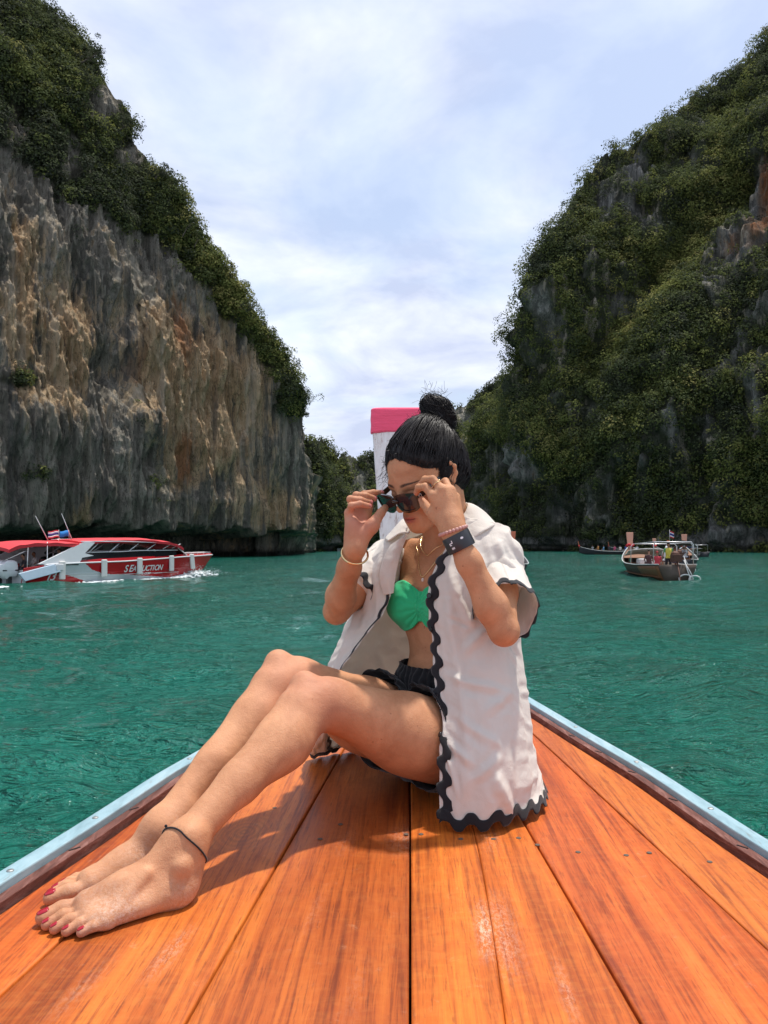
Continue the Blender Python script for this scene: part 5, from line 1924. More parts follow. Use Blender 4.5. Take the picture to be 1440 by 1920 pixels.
def rickrack(edge, inward, nrm, name, parent, inset=0.013, half=0.0115, amp=0.0078, wave=0.052, phase=0.0, step=0.002, lift=0.0027, push=True):
    edge = np.asarray(edge, float)
    seg = np.linalg.norm(np.diff(edge, axis=0), axis=1); s_ = np.concatenate([[0], np.cumsum(seg)])
    n = int(s_[-1] / step)
    ss = np.linspace(0, s_[-1], n)
    def ip(a): return np.stack([np.interp(ss, s_, np.asarray(a)[:, i]) for i in range(3)], 1)
    e = ip(edge); w = ip(inward); m = ip(nrm)
    w /= np.linalg.norm(w, axis=1)[:, None] + 1e-9; m /= np.linalg.norm(m, axis=1)[:, None] + 1e-9
    ph = ss / wave * 2 * math.pi + phase
    rows = []
    for j, o_ in enumerate((-1, -0.5, 0, .5, 1)):
        off = inset + amp * np.sin(ph + 0.25 * np.sin(2 * ph)) + o_ * half
        rows.append(e + w * off[:, None] + m * (lift + 0.0004 * (1 - o_ * o_)))
    S_ = np.stack(rows, 1)
    id_ = np.arange(n * 5).reshape(n, 5)
    F_ = np.stack([id_[:-1, :-1], id_[:-1, 1:], id_[1:, 1:], id_[1:, :-1]], -1).reshape(-1, 4)
    V_ = (push_out(S_, 0.0045, 0.03) if push else S_).reshape(-1, 3); V_[:, 2] = np.maximum(V_[:, 2], 0.003)
    o = mesh_np(name, V_, F_, braid, parent, True)
    md = o.modifiers.new('solid', 'SOLIDIFY'); md.thickness = 0.0010; md.offset = 0
    return o


def sm1(a, n=8):
    a = a.copy()
    for _ in range(n): a[1:-1] = (a[:-2] + 2 * a[1:-1] + a[2:]) / 4
    return a


Nn = normals(S) * sgn
W8 = 8
rickrack(sm1(S[10:, 0]), sm1(S[10:, W8] - S[10:, 0]), sm1(Nn[10:, 4], 20), 'wavy_trim', shirt)
rickrack(sm1(S[46:, -1]), sm1(S[46:, -1 - W8] - S[46:, -1]), sm1(Nn[46:, -5], 20), 'wavy_trim', shirt, inset=.006, half=.005, amp=.004)
hem_e = sm1(S[-1]); rickrack(hem_e, sm1(S[-1 - W8] - S[-1]) + np.array([0, 0, 0.001]), sm1(Nn[-5], 20), 'wavy_trim', shirt, inset=0.003)
for G in (GL, GR):
    cN = G - G.mean(1, keepdims=True)
    rickrack(G[-1], G[-8] - G[-1], cN[-1], 'wavy_trim', shirt, inset=0.004, half=.009, amp=.006, wave=0.042, push=False)
# buttons
btn = NT('black_button').set(base=(0.015, 0.015, 0.018), rough=0.25).m
bmx = MB(); bmx.lathe([(0.0001, 0), (0.0058, 0), (0.0062, 0.0012), (0.0058, 0.0022), (0.0046, 0.0020), (0.0040, 0.0014), (0.0001, 0.0014)], n=16)
sil = simple('silver', (0.62, 0.62, 0.62), 0.25, 1.0, var=0.05)
b0 = None
for (bx, by) in ((804, 1118), (811, 1181), (819, 1305), (827, 1378)):
    # nearest cloth point by picture height along the placket
    col = S[:, 5]; py_ = 1024 - (col[:, 2] - CAM_H) / col[:, 1] * 1440
    i = int(np.argmin(np.abs(py_ - by)))
    if b0 is None: b0 = bmx.build('button', btn, shirt, 'auto'); o = b0
    else: o = b0.copy(); scene.collection.objects.link(o); o.parent = shirt
    n_ = Nn[i, 4]
    o.location = S[i, 3] + n_ * 0.0058; o.rotation_euler = Vector(n_).to_track_quat('Z', 'Y').to_euler()

# collar: a folded band round the neck with two points
ci = [P(768, 1000, 1.850), P(768, 972, 1.900), (-0.005, 1.955, 0.635), (0.035, 1.985, 0.650), (0.095, 1.985, 0.660), (0.145, 1.955, 0.662), P(871, 945, 1.870), P(860, 975, 1.815), P(845, 1015, 1.782)]
cm = [P(752, 1000, 1.855), P(752, 978, 1.915), (-0.020, 1.990, 0.628), (0.030, 2.015, 0.637), (0.105, 2.015, 0.645), (0.165, 1.975, 0.645), P(895, 950, 1.852), P(882, 978, 1.795), P(856, 1018, 1.775)]
cu = [P(727, 1014, 1.865), P(722, 1010, 1.935), (-0.045, 2.040, 0.588), (0.020, 2.060, 0.598), (0.115, 2.055, 0.600), (0.200, 2.010, 0.602), P(932, 985, 1.835), P(908, 996, 1.765), P(868, 1022, 1.768)]
CC = surf(np.array([[np.array(q, float) for q in r] for r in (ci, cm, cu)]), 80, 14)
CC[..., 2] += (0.003 * fbm(CC.reshape(-1, 3) * 25, 2)).reshape(CC.shape[:2])
CC = push_out(CC, 0.006, 0.03)
id_ = np.arange(14 * 80).reshape(14, 80)
o = mesh_np('collar', CC.reshape(-1, 3), np.stack([id_[:-1, :-1], id_[:-1, 1:], id_[1:, 1:], id_[1:, :-1]], -1).reshape(-1, 4), cot, shirt, True)
md = o.modifiers.new('solid', 'SOLIDIFY'); md.thickness = 0.0028; md.offset = 0
# right lapel turned outward
lp = [[P(765, 1002, 1.842), P(748, 1012, 1.842), P(733, 1022, 1.855)], [P(752, 1035, 1.838), P(738, 1036, 1.835), P(722, 1042, 1.855)], [P(742, 1078, 1.828), P(728, 1078, 1.828), P(712, 1080, 1.85)], [P(738, 1112, 1.826), P(730, 1114, 1.826), P(720, 1116, 1.84)]]
LP = surf(np.array([[np.array(q, float) for q in r] for r in lp]), 20, 40)
LP[..., 1] -= (0.003 * fbm(LP.reshape(-1, 3) * 30, 2)).reshape(LP.shape[:2])
id_ = np.arange(40 * 20).reshape(40, 20)
o = mesh_np('lapel', LP.reshape(-1, 3), np.stack([id_[:-1, :-1], id_[:-1, 1:], id_[1:, 1:], id_[1:, :-1]], -1).reshape(-1, 4), cot, shirt, True)
md = o.modifiers.new('solid', 'SOLIDIFY'); md.thickness = 0.002; md.offset = 0


# ---- shorts
class Off:
    def __init__(s, chains, off): s.c = chains; s.o = off


def offset_shell(chains, off, lo, hi, h, clipf, dispf):
    V_, F_ = nets(chains, lo, hi, h)
    V_ = project(chains, V_, 1)
    g_ = grad(chains, V_)
    V2 = V_ + g_ * (off + dispf(V_, g_))[:, None]
    return clip_mesh(V2, F_, clipf(V_))


def shorts_clip(V_):
    q_ = (V_ - Cp) @ RP
    top = 0.292 - V_[:, 2] - 0.10 * (V_ - Cw) @ RT[:, 1] * 0 + 0.06 * np.clip(-q_[:, 1], -.1, .1)
    out = top
    for hip, knee in ((hipL, kneeL), (hipR, kneeR)):
        ax = (knee - hip) / np.linalg.norm(knee - hip)
        t_ = (V_ - hip) @ ax
        near = np.linalg.norm(V_ - hip - np.clip(t_, 0, .4)[:, None] * ax, axis=1) < 0.14
        out = np.minimum(out, np.where(near & (t_ > 0), 0.175 - t_ + 0.42 * (V_[:, 2] - .19), 1))
    return out


def shorts_disp(V_, g_):
    q_ = (V_ - Cp) @ RP
    a = np.arctan2(q_[:, 0], q_[:, 1])
    gather = np.clip((V_[:, 2] - 0.20) / 0.06, 0.15, 1)
    return 0.0055 * gather * np.abs(np.sin(a * 17 + 2.5 * pnoise(V_ * 14))) + 0.0045 * fbm(V_ * 20, 3, ridge=True) + 0.004 * (np.exp(-((V_[:, 2] - .262) / .012) ** 2))


blk = cloth_simple('black_cotton', (0.012, 0.012, 0.014), 0.85, 60, 0.5, 0.003, var=0.25)
SHC = [Chain(trunk.p[:9]), Chain(leg(hipL, kneeL, ankL, 1)[:4], .06, at=hipL, rad=.14), Chain(leg(hipR, kneeR, ankR, -1)[:4], .06, at=hipR, rad=.14)]
vs, fs = offset_shell(SHC, 0.009, (-.20, 1.60, -.01), (.28, 2.12, .34), 0.0055, shorts_clip, shorts_disp)
vs[:, 2] = np.maximum(vs[:, 2], 0.002)
o = mesh_np('shorts', vs, fs, blk, woman, True); md = o.modifiers.new('solid', 'SOLIDIFY'); md.thickness = 0.002; md.offset = 1
mb = MB()
p0 = tl(Cw, -.002, .098, -.035)
for d_ in ((-.012, .012, -.045), (.010, .015, -.05)):
    mb.tube(cat_rom([p0, p0 + RT @ np.array([d_[0] * .7, .016, -.015]), p0 + RT @ np.array(d_), p0 + RT @ np.array([d_[0] * 1.6, .010, d_[2] * 1.5])], 10), 0.0018, 6)
mb.build('drawstring', blk, woman, True)

# ---- bandeau top
def band_clip(V_):
    q_ = (V_ - Cr) @ RT
    x = np.abs(q_[:, 0])
    top = 0.077 + 0.010 * np.exp(-((x - .062) / .03) ** 2) - 0.012 * np.exp(-(x / .02) ** 2)
    bot = -0.022 + 0.020 * np.exp(-(x / .022) ** 2) - 0.006 * np.exp(-((x - .062) / .03) ** 2)
    return np.minimum(top - q_[:, 2], q_[:, 2] - bot)


def band_disp(V_, g_):
    q_ = (V_ - Cr) @ RT
    x = q_[:, 0]; z = q_[:, 2] - .030
    rad_ = np.abs(np.arctan2(z, np.abs(x) + .004))
    fold_ = 0.0020 * np.sin(rad_ * 19 + 2 * pnoise(V_ * 40)) * np.exp(-(np.abs(x) / .05) ** 2) * (q_[:, 1] > 0)
    twist = 0.008 * np.exp(-(x / .012) ** 2 - (z / .024) ** 2) * (q_[:, 1] > 0)
    wide = 0.0012 * fbm(V_ * 40, 2)
    edge_ = 0.0016 * np.exp(-((band_clip(V_) - .003) / .0025) ** 2)
    return fold_ + twist + wide + edge_


green = cloth_simple('green_jersey', (0.030, 0.50, 0.215), 0.6, 70, 0.3, 0.002)
vs, fs = offset_shell([trunk], 0.0045, (-.09, 1.74, .33), (.27, 2.04, .53), 0.0035, band_clip, band_disp)
o = mesh_np('bandeau_top', vs, fs, green, woman, True); md = o.modifiers.new('solid', 'SOLIDIFY'); md.thickness = 0.0018; md.offset = 1
mb = MB()      # the crossed sash under the twist
for s in (-1, 1):
    pts_ = [tl(Cr, s * .002, .094, .040), tl(Cr, -s * .016, .1005, .020), tl(Cr, -s * .05, .110, .002), tl(Cr, -s * .09, .088, -.004)]
mb_ok = False

# ---- jewellery
gold = NT('gold').set(base=(0.86, 0.62, 0.32), rough=0.22, metal=1.0).m
rosebead = simple('rose_beads', (0.50, 0.26, 0.22), 0.35, var=0.15, scale=50)
bandm = NT('black_rubber').set(base=(0.028, 0.029, 0.033), rough=0.38, spec=0.5).m
whitem = simple('white_print', (0.82, 0.82, 0.82), 0.5, var=0.03)


def ring_pts(c, ax, ra, rb, n, up=(0, 0, 1), jitter=0):
    ax = np.array(ax, float); ax /= np.linalg.norm(ax); up = np.array(up, float); up = up - ax * (up @ ax); up /= np.linalg.norm(up); sd_ = np.cross(ax, up)
    return [np.array(c) + up * math.cos(a) * ra + sd_ * math.sin(a) * rb for a in np.linspace(0, 2 * math.pi, n, endpoint=False)], up, sd_, ax


# bangle on the right wrist (loose)
c_ = wrR + (elR - wrR) * 0.06
ax = (wrR - elR) + np.array([0.01, -.055, .02])
rp, *_ = ring_pts(c_ + np.array([0.002, -0.001, -0.006]), ax, 0.0285, 0.0300, 48)
mb = MB(); mb.tube(rp, 0.0024, 8, closed=True)
o = mb.build('bangle', gold, woman, True)
# black band with a white mark, left wrist
fa = wrL - elL; fa /= np.linalg.norm(fa)
cb = wrL - fa * 0.020
vdir = np.array([0, -1, 0.0]) - fa * (-fa[1]); vdir /= np.linalg.norm(vdir); sdir = np.cross(fa, vdir)
R_BAND = 0.0300
secs = []
for k in range(64):
    a = 2 * math.pi * k / 64
    d_ = vdir * math.cos(a) + sdir * math.sin(a)
    hw_ = 0.0175
    prof = [(-hw_, R_BAND - .0022), (-hw_, R_BAND), (-hw_ + .002, R_BAND + .0008), (hw_ - .002, R_BAND + .0008), (hw_, R_BAND), (hw_, R_BAND - .0022)]
    secs.append([cb + fa * h_ + d_ * r_ for h_, r_ in prof])
secs.append(secs[0])
mb = MB(); mb.loft(secs, True)
wristband = mb.build('wristband', bandm, woman, 'auto')


def on_band(a, h_):
    return cb + fa * h_ + (vdir * math.cos(a) + sdir * math.sin(a)) * (R_BAND + .0012)


def band_poly(uv, mat, name):
    """flat print wrapped on the band; uv in mm: u round the band, v along the arm"""
    V_ = [on_band(a0_ + u * .001 / R_BAND, v * .001) for u, v in uv]
    m = MB(); m.add(V_, [tuple(range(len(V_)))])
    return m.build(name, mat, wristband, False)


# find the angle of the band that faces the lower left in the picture
sc_ = [(on_band(a, 0.0), a) for a in np.linspace(-1.2, 1.2, 60)]
def px_of(p): return 769 + 1440 * p[0] / p[1], 1024 - (p[2] - CAM_H) / p[1] * 1440
a0_ = min(sc_, key=lambda q_: px_of(q_[0])[0])[1] * 0.50
sgu = 1
for st_ in ([(-4.2, 0), (4.0, 0), (4.0, 1.8), (-4.2, 1.8)], [(2.2, 1.8), (4.0, 1.8), (4.0, 6.2), (2.2, 6.2)], [(-4.2, -3.6), (-2.4, -3.6), (-2.4, 0), (-4.2, 0)], [(-2.4, -3.6), (0.4, -3.6), (0.4, -2.0), (-2.4, -2.0)]):
    band_poly([(u, v + 3) for u, v in st_], whitem, 'emblem')
for k in range(3):
    band_poly([(-3 + k * 2.4, -9.5), (-1.4 + k * 2.4, -9.5), (-1.4 + k * 2.4, -5.0), (-3 + k * 2.4, -5.0)], whitem, 'emblem')
a0_ = -a0_ * 0.25 + 0.1
band_poly([(3.4 * math.cos(t_), 2.4 * math.sin(t_) + 5) for t_ in np.linspace(0, 6.28, 14, endpoint=False)], whitem, 'emblem')
# beads
cbd = wrL + fa * 0.006
rp, *_ = ring_pts(cbd, fa + np.array([0.15, 0, 0.0]), 0.0290, 0.0290, 24)
bd = MB(); bd.ball((0, 0, 0), 0.0043, 10, 7)
mbx = None
brace = empty('bead_bracelet'); brace.parent = woman
for p_ in rp:
    if mbx is None: mbx = bd.build('bead', rosebead, brace, True); o = mbx
    else: o = mbx.copy(); scene.collection.objects.link(o); o.parent = brace
    o.location = p_
# finger rings
def fring(a, b, t_, r_, name='ring', stone=None):
    c = np.array(a) + (np.array(b) - np.array(a)) * t_
    rp, *_ = ring_pts(c, np.array(b) - np.array(a), r_, r_, 20)
    m = MB(); m.tube(rp, 0.0011, 6, closed=True)
    if stone is not None: m.ball(c + np.array(stone), 0.0024, 8, 6)
    return m.build(name, gold, woman, True)


fring(fL[1][1][0], fL[1][1][1], 0.55, 0.0098, stone=(.004, -.004, .0085))
fring(fR[2][1][0], fR[2][1][1], 0.45, 0.0098, stone=(-.0095, -.002, .001))


# necklaces lie on the skin
def lay(pts_, n, off):
    c = cat_rom(np.array(pts_), n)
    for _ in range(4):
        d = ev_big([trunk], c); g_ = grad([trunk], c); c = c - g_ * (d - off)[:, None]
    return c


def chain_neck(x0, zlow, z0, off, rad_, name):
    pts_ = []
    for u in np.linspace(-1, 1, 15):
        x = x0 * u
        z = zlow + (z0 - zlow) * abs(u) ** 1.5
        y = 0.06 + .03 * (1 - abs(u)) - .08 * abs(u) ** 2.5
        pts_.append(tl(Cc, x, y, z))
    c = lay(pts_, 90, off)
    m = MB(); m.tube(c, rad_, 5); o = m.build(name, gold, woman, True)
    return c


c1 = chain_neck(0.058, 0.062, 0.125, 0.0012, 0.0009, 'necklace')
c2 = chain_neck(0.060, 0.012, 0.125, 0.0014, 0.0010, 'necklace')
m = MB()
for i in range(4, 88, 3): m.ball(c2[i], 0.0017, 6, 5)
o = m.build('necklace_beads', gold, woman, True); o['kind'] = 'stuff'
m = MB(); m.ball(c2[45] + np.array([0, -.002, -.007]), (.0036, .002, .0048), 10, 8); m.build('pendant', NT('pearl').set(base=(0.8, 0.68, 0.6), rough=0.2, coat=.6).m, woman, True)
# earring
m = MB()
e0 = hp(.0735, -.003, -.028)
ep = [e0, e0 + np.array([.001, -.003, -.006]), e0 + np.array([.002, -.004, -.014]), e0 + np.array([.004, -.004, -.021])]
m.tube(ep, [.0013, .0018, .0014, .0012], 6)
m.ball(ep[1], .0026, 8, 6); m.ball(ep[2] + np.array([.001, 0, 0]), .0030, 8, 6); m.ball(ep[3], .0034, 8, 6)
m.build('earring', sil, woman, True)
# anklet on the near ankle
axk = (ankL - kneeL); axk /= np.linalg.norm(axk)
ck = ankL + axk * 0.004 + np.array([-.006, 0, 0])
rp, *_ = ring_pts(ck, axk + np.array([0.12, 0.12, 0.15]), 0.036, 0.036, 40)
rp = np.array(rp)
for _ in range(4):
    d = ev_big([legL], rp); rp = rp - grad([legL], rp) * (d - 0.0016)[:, None]
m = MB(); m.tube(list(rp), 0.0015, 6, closed=True)
kn_ = rp[np.argmin(rp[:, 1] + rp[:, 0])]
for k in range(3): m.ball(kn_ + np.array([.001 * k, .001 * k, -.004 * k + .004]), .0026, 7, 5)
m.build('anklet', blk, woman, True)

# ------------------------------------------------------------------ sunglasses (held)
gl = empty('sunglasses', tuple(hp(0, .112, -.018)), 0, 'black rectangular sunglasses held low on the nose with both hands', 'sunglasses')
Rg = frame(50, 34, -2)


def gp(x, y, z): return Rg @ np.array([x, y, z])


tort = NT('tortoise_acetate'); n_ = tort.noise(tort.coord(), 60, 4, 0.6); tort.base(tort.mix(n_, (0.006, 0.005, 0.005), (0.030, 0.016, 0.012))); tort.set(rough=0.12, coat=0.5); tort = tort.m
lensm = NT('smoked_lens').set(base=(0.020, 0.012, 0.018), rough=0.08, spec=0.5, coat=0.15).m


def lens_outline(s, grow=0.0):
    pts_ = [(.008, .010), (.014, .0175), (.036, .0185), (.060, .0175), (.066, .011), (.063, -.004), (.055, -.0155), (.036, -.0190), (.020, -.0175), (.011, -.008)]
    c = np.array([.037, 0])
    q_ = []
    for x, z in pts_:
        d = np.array([x, z]) - c; q_.append(c + d * (1 + grow / np.linalg.norm(d)))
    cl = cat_rom(np.array(q_ + q_[:3]), 10 * 6 + 13)[7:7 + 60]
    return [(s * x, -0.008 * (x / .06) ** 2, z) for x, z in cl]


for s in (-1, 1):
    inn = np.array([gp(*q_) for q_ in lens_outline(s)]); out = np.array([gp(*q_) for q_ in lens_outline(s, .0056)])
    f_ = gp(0, 1, 0)
    secs = [inn - f_ * .002, inn + f_ * .002, out + f_ * .0016, out - f_ * .0026, inn - f_ * .002]
    m = MB(); m.loft(secs, True); m.build('frame', tort, gl, 'auto')
    c_ = inn.mean(0) + f_ * .0006
    m = MB(); m.add(np.concatenate([inn, (inn - c_) * .5 + c_ + f_ * .0012, [c_ + f_ * .0016]]), [(i, (i + 1) % len(inn), len(inn) + (i + 1) % len(inn), len(inn) + i) for i in range(len(inn))] + [(len(inn) + i, len(inn) + (i + 1) % len(inn), 2 * len(inn)) for i in range(len(inn))])
    m.build('lens', lensm, gl, True)
    # temple arm
    a = gp(s * .0675, -.012, .010); b = gp(s * .071, -.060, .012); c = gp(s * .070, -.105, .012)
    secs = []
    for p_, hh, tk in ((a, .0075, .0022), (gp(s * .0715, -.030, .011), .0070, .0018), (b, .0060, .0017), (c, .0050, .0016)):
        secs.append([p_ + gp(tk * sx, 0, hh * sz) for sx, sz in ((-1, -1), (1, -1), (1, 1), (-1, 1))])
    m = MB(); m.loft(secs, True, True); m.build('temple', tort, gl, False, bevel=0.0006)
    m = MB()
    for k in range(2): m.tube([gp(s * .0735, -.016 - .0035 * math.cos(t_), .011 - .007 * k + .0035 * math.sin(t_)) for t_ in np.linspace(0, 6.28, 12, endpoint=False)], .0011, 6, closed=True)
    m.build('hinge_emblem', sil, gl, True)
m = MB(); m.tube([gp(-.011, 0, .006), gp(-.004, .002, .0085), gp(.004, .002, .0085), gp(.011, 0, .006)], .0030, 8); m.build('bridge', tort, gl, True)
# ------------------------------------------------------------------ other boats
red_gel = simple('red_gelcoat', (0.44, 0.008, 0.014), 0.22, var=0.12, scale=2)
white_gel = simple('white_gelcoat', (0.66, 0.68, 0.69), 0.3, var=0.08, scale=3)
grey_gel = simple('pale_grey_gelcoat', (0.46, 0.51, 0.52), 0.35, var=0.1, scale=3)
red_can = simple('red_canvas', (0.60, 0.035, 0.045), 0.75, var=0.12, scale=2, bump=0.4)
dark_glass = NT('tinted_window').set(base=(0.012, 0.013, 0.016), rough=0.08, spec=0.7).m
dark_in = simple('dark_interior', (0.03, 0.03, 0.035), 0.8, var=0.3)
steel = simple('stainless_tube', (0.70, 0.70, 0.70), 0.3, 0.6, var=0.05)
fend = simple('fender_cover', (0.70, 0.69, 0.66), 0.8, var=0.14, scale=5, bump=0.3)
blackp = simple('black_plastic', (0.02, 0.02, 0.022), 0.4)


def wbox(parent, name, c, size, mat, rot=None, bevel=0.02, taper=None):
    m = MB(); m.box(c, size, rot, taper); return m.build(name, mat, parent, False, bevel=bevel)


SB = empty('speedboat', (-16.6, 31.2, SEA), math.atan2(10.8, 5.8), 'red and white speedboat with red canopy and number 13 speeding below the left cliff', 'speedboat')
# local frame: x forward, y to port, z up; starboard side (towards us) at negative y
B0 = 1.38
LB_ = 12.2


def hullsec(x):
    """half beam at rail, rail height"""
    t = np.clip(x / LB_, 0, 1)
    w = B0 * (1 - max(0, (t - 0.45) / 0.55) ** 2.4)
    h = np.interp(x, [0, 1.2, 3, 5, 9, 12.2], [.70, .84, .88, .90, 1.06, 1.12])
    return max(w, 0.02), float(h)


xs_ = np.linspace(0, LB_, 330); hs = np.linspace(0, 1, 60)
Vh = []
for x in xs_:
    w, h = hullsec(x)
    for v in hs:
        z = -0.35 + (h + 0.35) * v
        fl = 0.74 + 0.26 * v ** 0.7 if x < 8 else (0.74 + 0.26 * v ** 0.7) * (1 - (x - 8) / 4.2) + (0.10 + 0.9 * v ** 1.3) * ((x - 8) / 4.2)
        xx = x - max(0, (x - 8) / 4.2) ** 2 * 1.5 * (1 - v) ** 1.1
        step = 0.02 if abs(v - .62) < .02 else 0
        Vh.append((xx, -(w * fl + step), z))
Vh = np.array(Vh); nx, nh = len(xs_), len(hs)
port = Vh * np.array([1, -1, 1])
ids = np.arange(nx * nh).reshape(nx, nh)
Fq = np.stack([ids[:-1, :-1], ids[1:, :-1], ids[1:, 1:], ids[:-1, 1:]], -1).reshape(-1, 4)
Fp = Fq[:, ::-1] + nx * nh
VV = np.concatenate([Vh, port]); FF = np.concatenate([Fq, Fp])
# transom and keel closure
cenF = VV[FF].mean(1)
x_, z_ = cenF[:, 0], cenF[:, 2]
f1 = np.interp(x_, [2.7, 2.95, 3.3, 3.8, 4.5, 5.5, 7.5, 9.0], [1.0, .80, .56, .40, .31, .26, .10, -.2])
white = (z_ < f1) & (x_ > 1.75 + 0.0 * z_) & (z_ > np.interp(x_, [1.7, 2.2, 2.9, 3.6], [.45, .34, .12, -.4]))
stripe = (z_ < np.interp(x_, [3.5, 8, 11], [.02, .07, .3])) & (x_ > 3.2)
hmid = np.where(white, 1, np.where(stripe, 1, 0))
hull = mesh_np('hull', VV, FF, None, SB, True, mats=[red_gel, grey_gel], mid=hmid)
md = hull.modifiers.new('solid', 'SOLIDIFY'); md.thickness = 0.03; md.offset = 1
m = MB(); m.hexa([(0.02, -1.3, -.3), (0.14, -1.3, -.3), (0.14, 1.3, -.3), (0.02, 1.3, -.3), (0.02, -1.36, .62), (0.14, -1.36, .62), (0.14, 1.36, .62), (0.02, 1.36, .62)])
m.build('transom', white_gel, SB, False, bevel=.02)
# rub rail (white) following the sheer
for s in (-1, 1):
    pts_ = []
    for x in np.linspace(0.9, LB_ - .02, 60):
        w, h = hullsec(x); pts_.append((x, s * (w + .025), h - .01))
    m = MB(); m.tube(pts_, 0.034, 6); m.build('rub_rail', white_gel, SB, True)
# decks
m = MB(); secs = []
for x in np.linspace(8.6, LB_ - .05, 24):
    w, h = hullsec(x); secs.append([(x, y * w * .97, h + .07 - .09 * y * y) for y in np.linspace(-1, 1, 11)])
m.loft(secs); m.build('foredeck', red_gel, SB, True, solid=.02)
m = MB(); secs = []
for x in np.linspace(0.1, 8.7, 20):
    w, h = hullsec(x); secs.append([(x, y * w * .93, .30) for y in np.linspace(-1, 1, 5)])
m.loft(secs); m.build('cabin_sole', white_gel, SB, True, solid=.02)
# pulpit rail on the foredeck
m = MB()
pr = [(x, -hullsec(x)[0] * .86, hullsec(x)[1] + .14) for x in np.linspace(9.2, 12.0, 14)]
m.tube(pr, .016, 6)
for p_ in pr[::3]: m.tube([p_, (p_[0], p_[1], p_[2] - .13)], .012, 5)
m.tube([(x, -y, z) for x, y, z in pr], .016, 6)
m.build('bow_rail', steel, SB, True)
# cabin sides: red coaming, dark windows, white stern pillar
for s in (-1, 1):
    secs = []
    for x in np.linspace(2.6, 9.3, 24):
        w, h = hullsec(x); w = w - .10
        top = h + np.interp(x, [2.6, 5, 9.3], [.12, .15, .10])
        secs.append([(x, s * w, h - .05), (x, s * (w - .05), top), (x, s * (w - .10), top), (x, s * (w - .12), h - .05)])
    m = MB(); m.loft(secs, True, True); m.build('coaming', red_gel, SB, False)
    # lower dark glazing
    secs = []
    for x in np.linspace(2.75, 8.6, 20):
        w, h = hullsec(x); w = w - .14
        z0_ = h + .09; z1_ = h + np.interp(x, [2.75, 3.2, 6, 8.6], [.20, .40, .40, .30])
        secs.append([(x, s * w, z0_), (x, s * (w - .07), z1_), (x, s * (w - .10), z1_), (x, s * (w - .03), z0_)])
    m = MB(); m.loft(secs, True, True); m.build('side_window', dark_glass, SB, False)
    # handrail on top of the glazing and slanted struts to the roof
    m = MB()
    hr = [(x, s * (hullsec(x)[0] - .20), hullsec(x)[1] + np.interp(x, [2.75, 3.2, 6, 8.6], [.30, .43, .43, .34])) for x in np.linspace(3.0, 8.9, 24)]
    m.tube(hr, .022, 6); m.build('hand_rail', white_gel, SB, True)
    for x in (3.6, 4.7, 5.8, 6.9, 8.0, 8.7):
        w, h = hullsec(x)
        m = MB(); m.tube([(x - .35, s * (w - .20), h + .42), (x + .25, s * (w - .24), h + .42 + np.interp(x, [3, 8.7], [.46, .22]))], .02, 6); m.build('roof_strut', white_gel, SB, True)
    # white slanted wing
    w0, h0 = hullsec(1.0)
    m = MB(); yy0, yy1 = s * 1.40, s * 1.30
    pa = [(0.95, h0 - .02), (1.75, h0 - .02), (3.05, 1.28), (3.35, 1.30), (3.0, 1.42), (3.45, 1.74), (3.0, 1.80), (2.55, 1.66)]
    pa = [(0.75, .86), (2.6, .88), (2.75, 1.10), (3.25, 1.17), (2.85, 1.26), (3.40, 1.72), (2.95, 1.76)]
    V_ = [(x, yy0 - s * .06 * (z - .8), z) for x, z in pa] + [(x, yy1 - s * .06 * (z - .8), z) for x, z in pa]
    n_ = len(pa)
    m.add(V_, [tuple(range(n_))[::-1 if s > 0 else 1], tuple(range(n_, 2 * n_))[::1 if s > 0 else -1]] + [(i, (i + 1) % n_, n_ + (i + 1) % n_, n_ + i) for i in range(n_)])
    m.build('cabin_wing', white_gel, SB, False, bevel=.02)
    m = MB(); m.hexa([(1.95, s * 1.408, .78), (2.55, s * 1.408, .78), (2.55, s * 1.425, .78), (1.95, s * 1.425, .78), (1.95, s * 1.400, .84), (2.55, s * 1.400, .84), (2.55, s * 1.42, .84), (1.95, s * 1.42, .84)]); m.build('vent_slot', blackp, SB, False)
# windscreen frame
m = MB(); m.tube([(8.7, -1.0, 1.50), (9.35, -.96, 1.12)], .03, 6); m.tube([(8.7, 1.0, 1.50), (9.35, .96, 1.12)], .03, 6); m.tube([(9.35, -.96, 1.12), (9.35, .96, 1.12)], .03, 6)
m.build('windscreen_frame', white_gel, SB, True)
m = MB(); m.hexa([(8.68, -.98, 1.42), (9.3, -.93, 1.12), (9.3, .93, 1.12), (8.68, .98, 1.42), (8.70, -.98, 1.45), (9.33, -.93, 1.14), (9.33, .93, 1.14), (8.70, .98, 1.45)]); m.build('windscreen', dark_glass, SB, False)
# interior darkness: seats
m = MB()
for x in np.arange(3.6, 8.6, .75):
    for y in (-.62, .62): m.box((x, y, .62), (.42, .7, .5)); m.box((x - .2, y, .95), (.12, .7, .5))
m.build('seats', dark_in, SB, False, bevel=.03)['kind'] = 'stuff'


# canopy
def canopy(x0, x1, w, zf, name, n=30, thick=.06):
    secs = []
    for x in np.linspace(x0, x1, n):
        u = (x - x0) / (x1 - x0)
        ww = w * (1 - .35 * max(0, u - .8) ** 2 * 9 if x1 > 6 else 1)
        sec = [(x, y * ww, zf(x) - .10 * abs(y) ** 3 + .012 * math.sin(x * 7 + y * 3)) for y in np.linspace(-1, 1, 15)]
        sec += [(x, y * ww * .985, zf(x) - thick - .12 * abs(y) ** 3) for y in np.linspace(1, -1, 15)]
        secs.append(sec)
    m = MB(); m.loft(secs, True, True); return m.build(name, red_can, SB, 'auto')


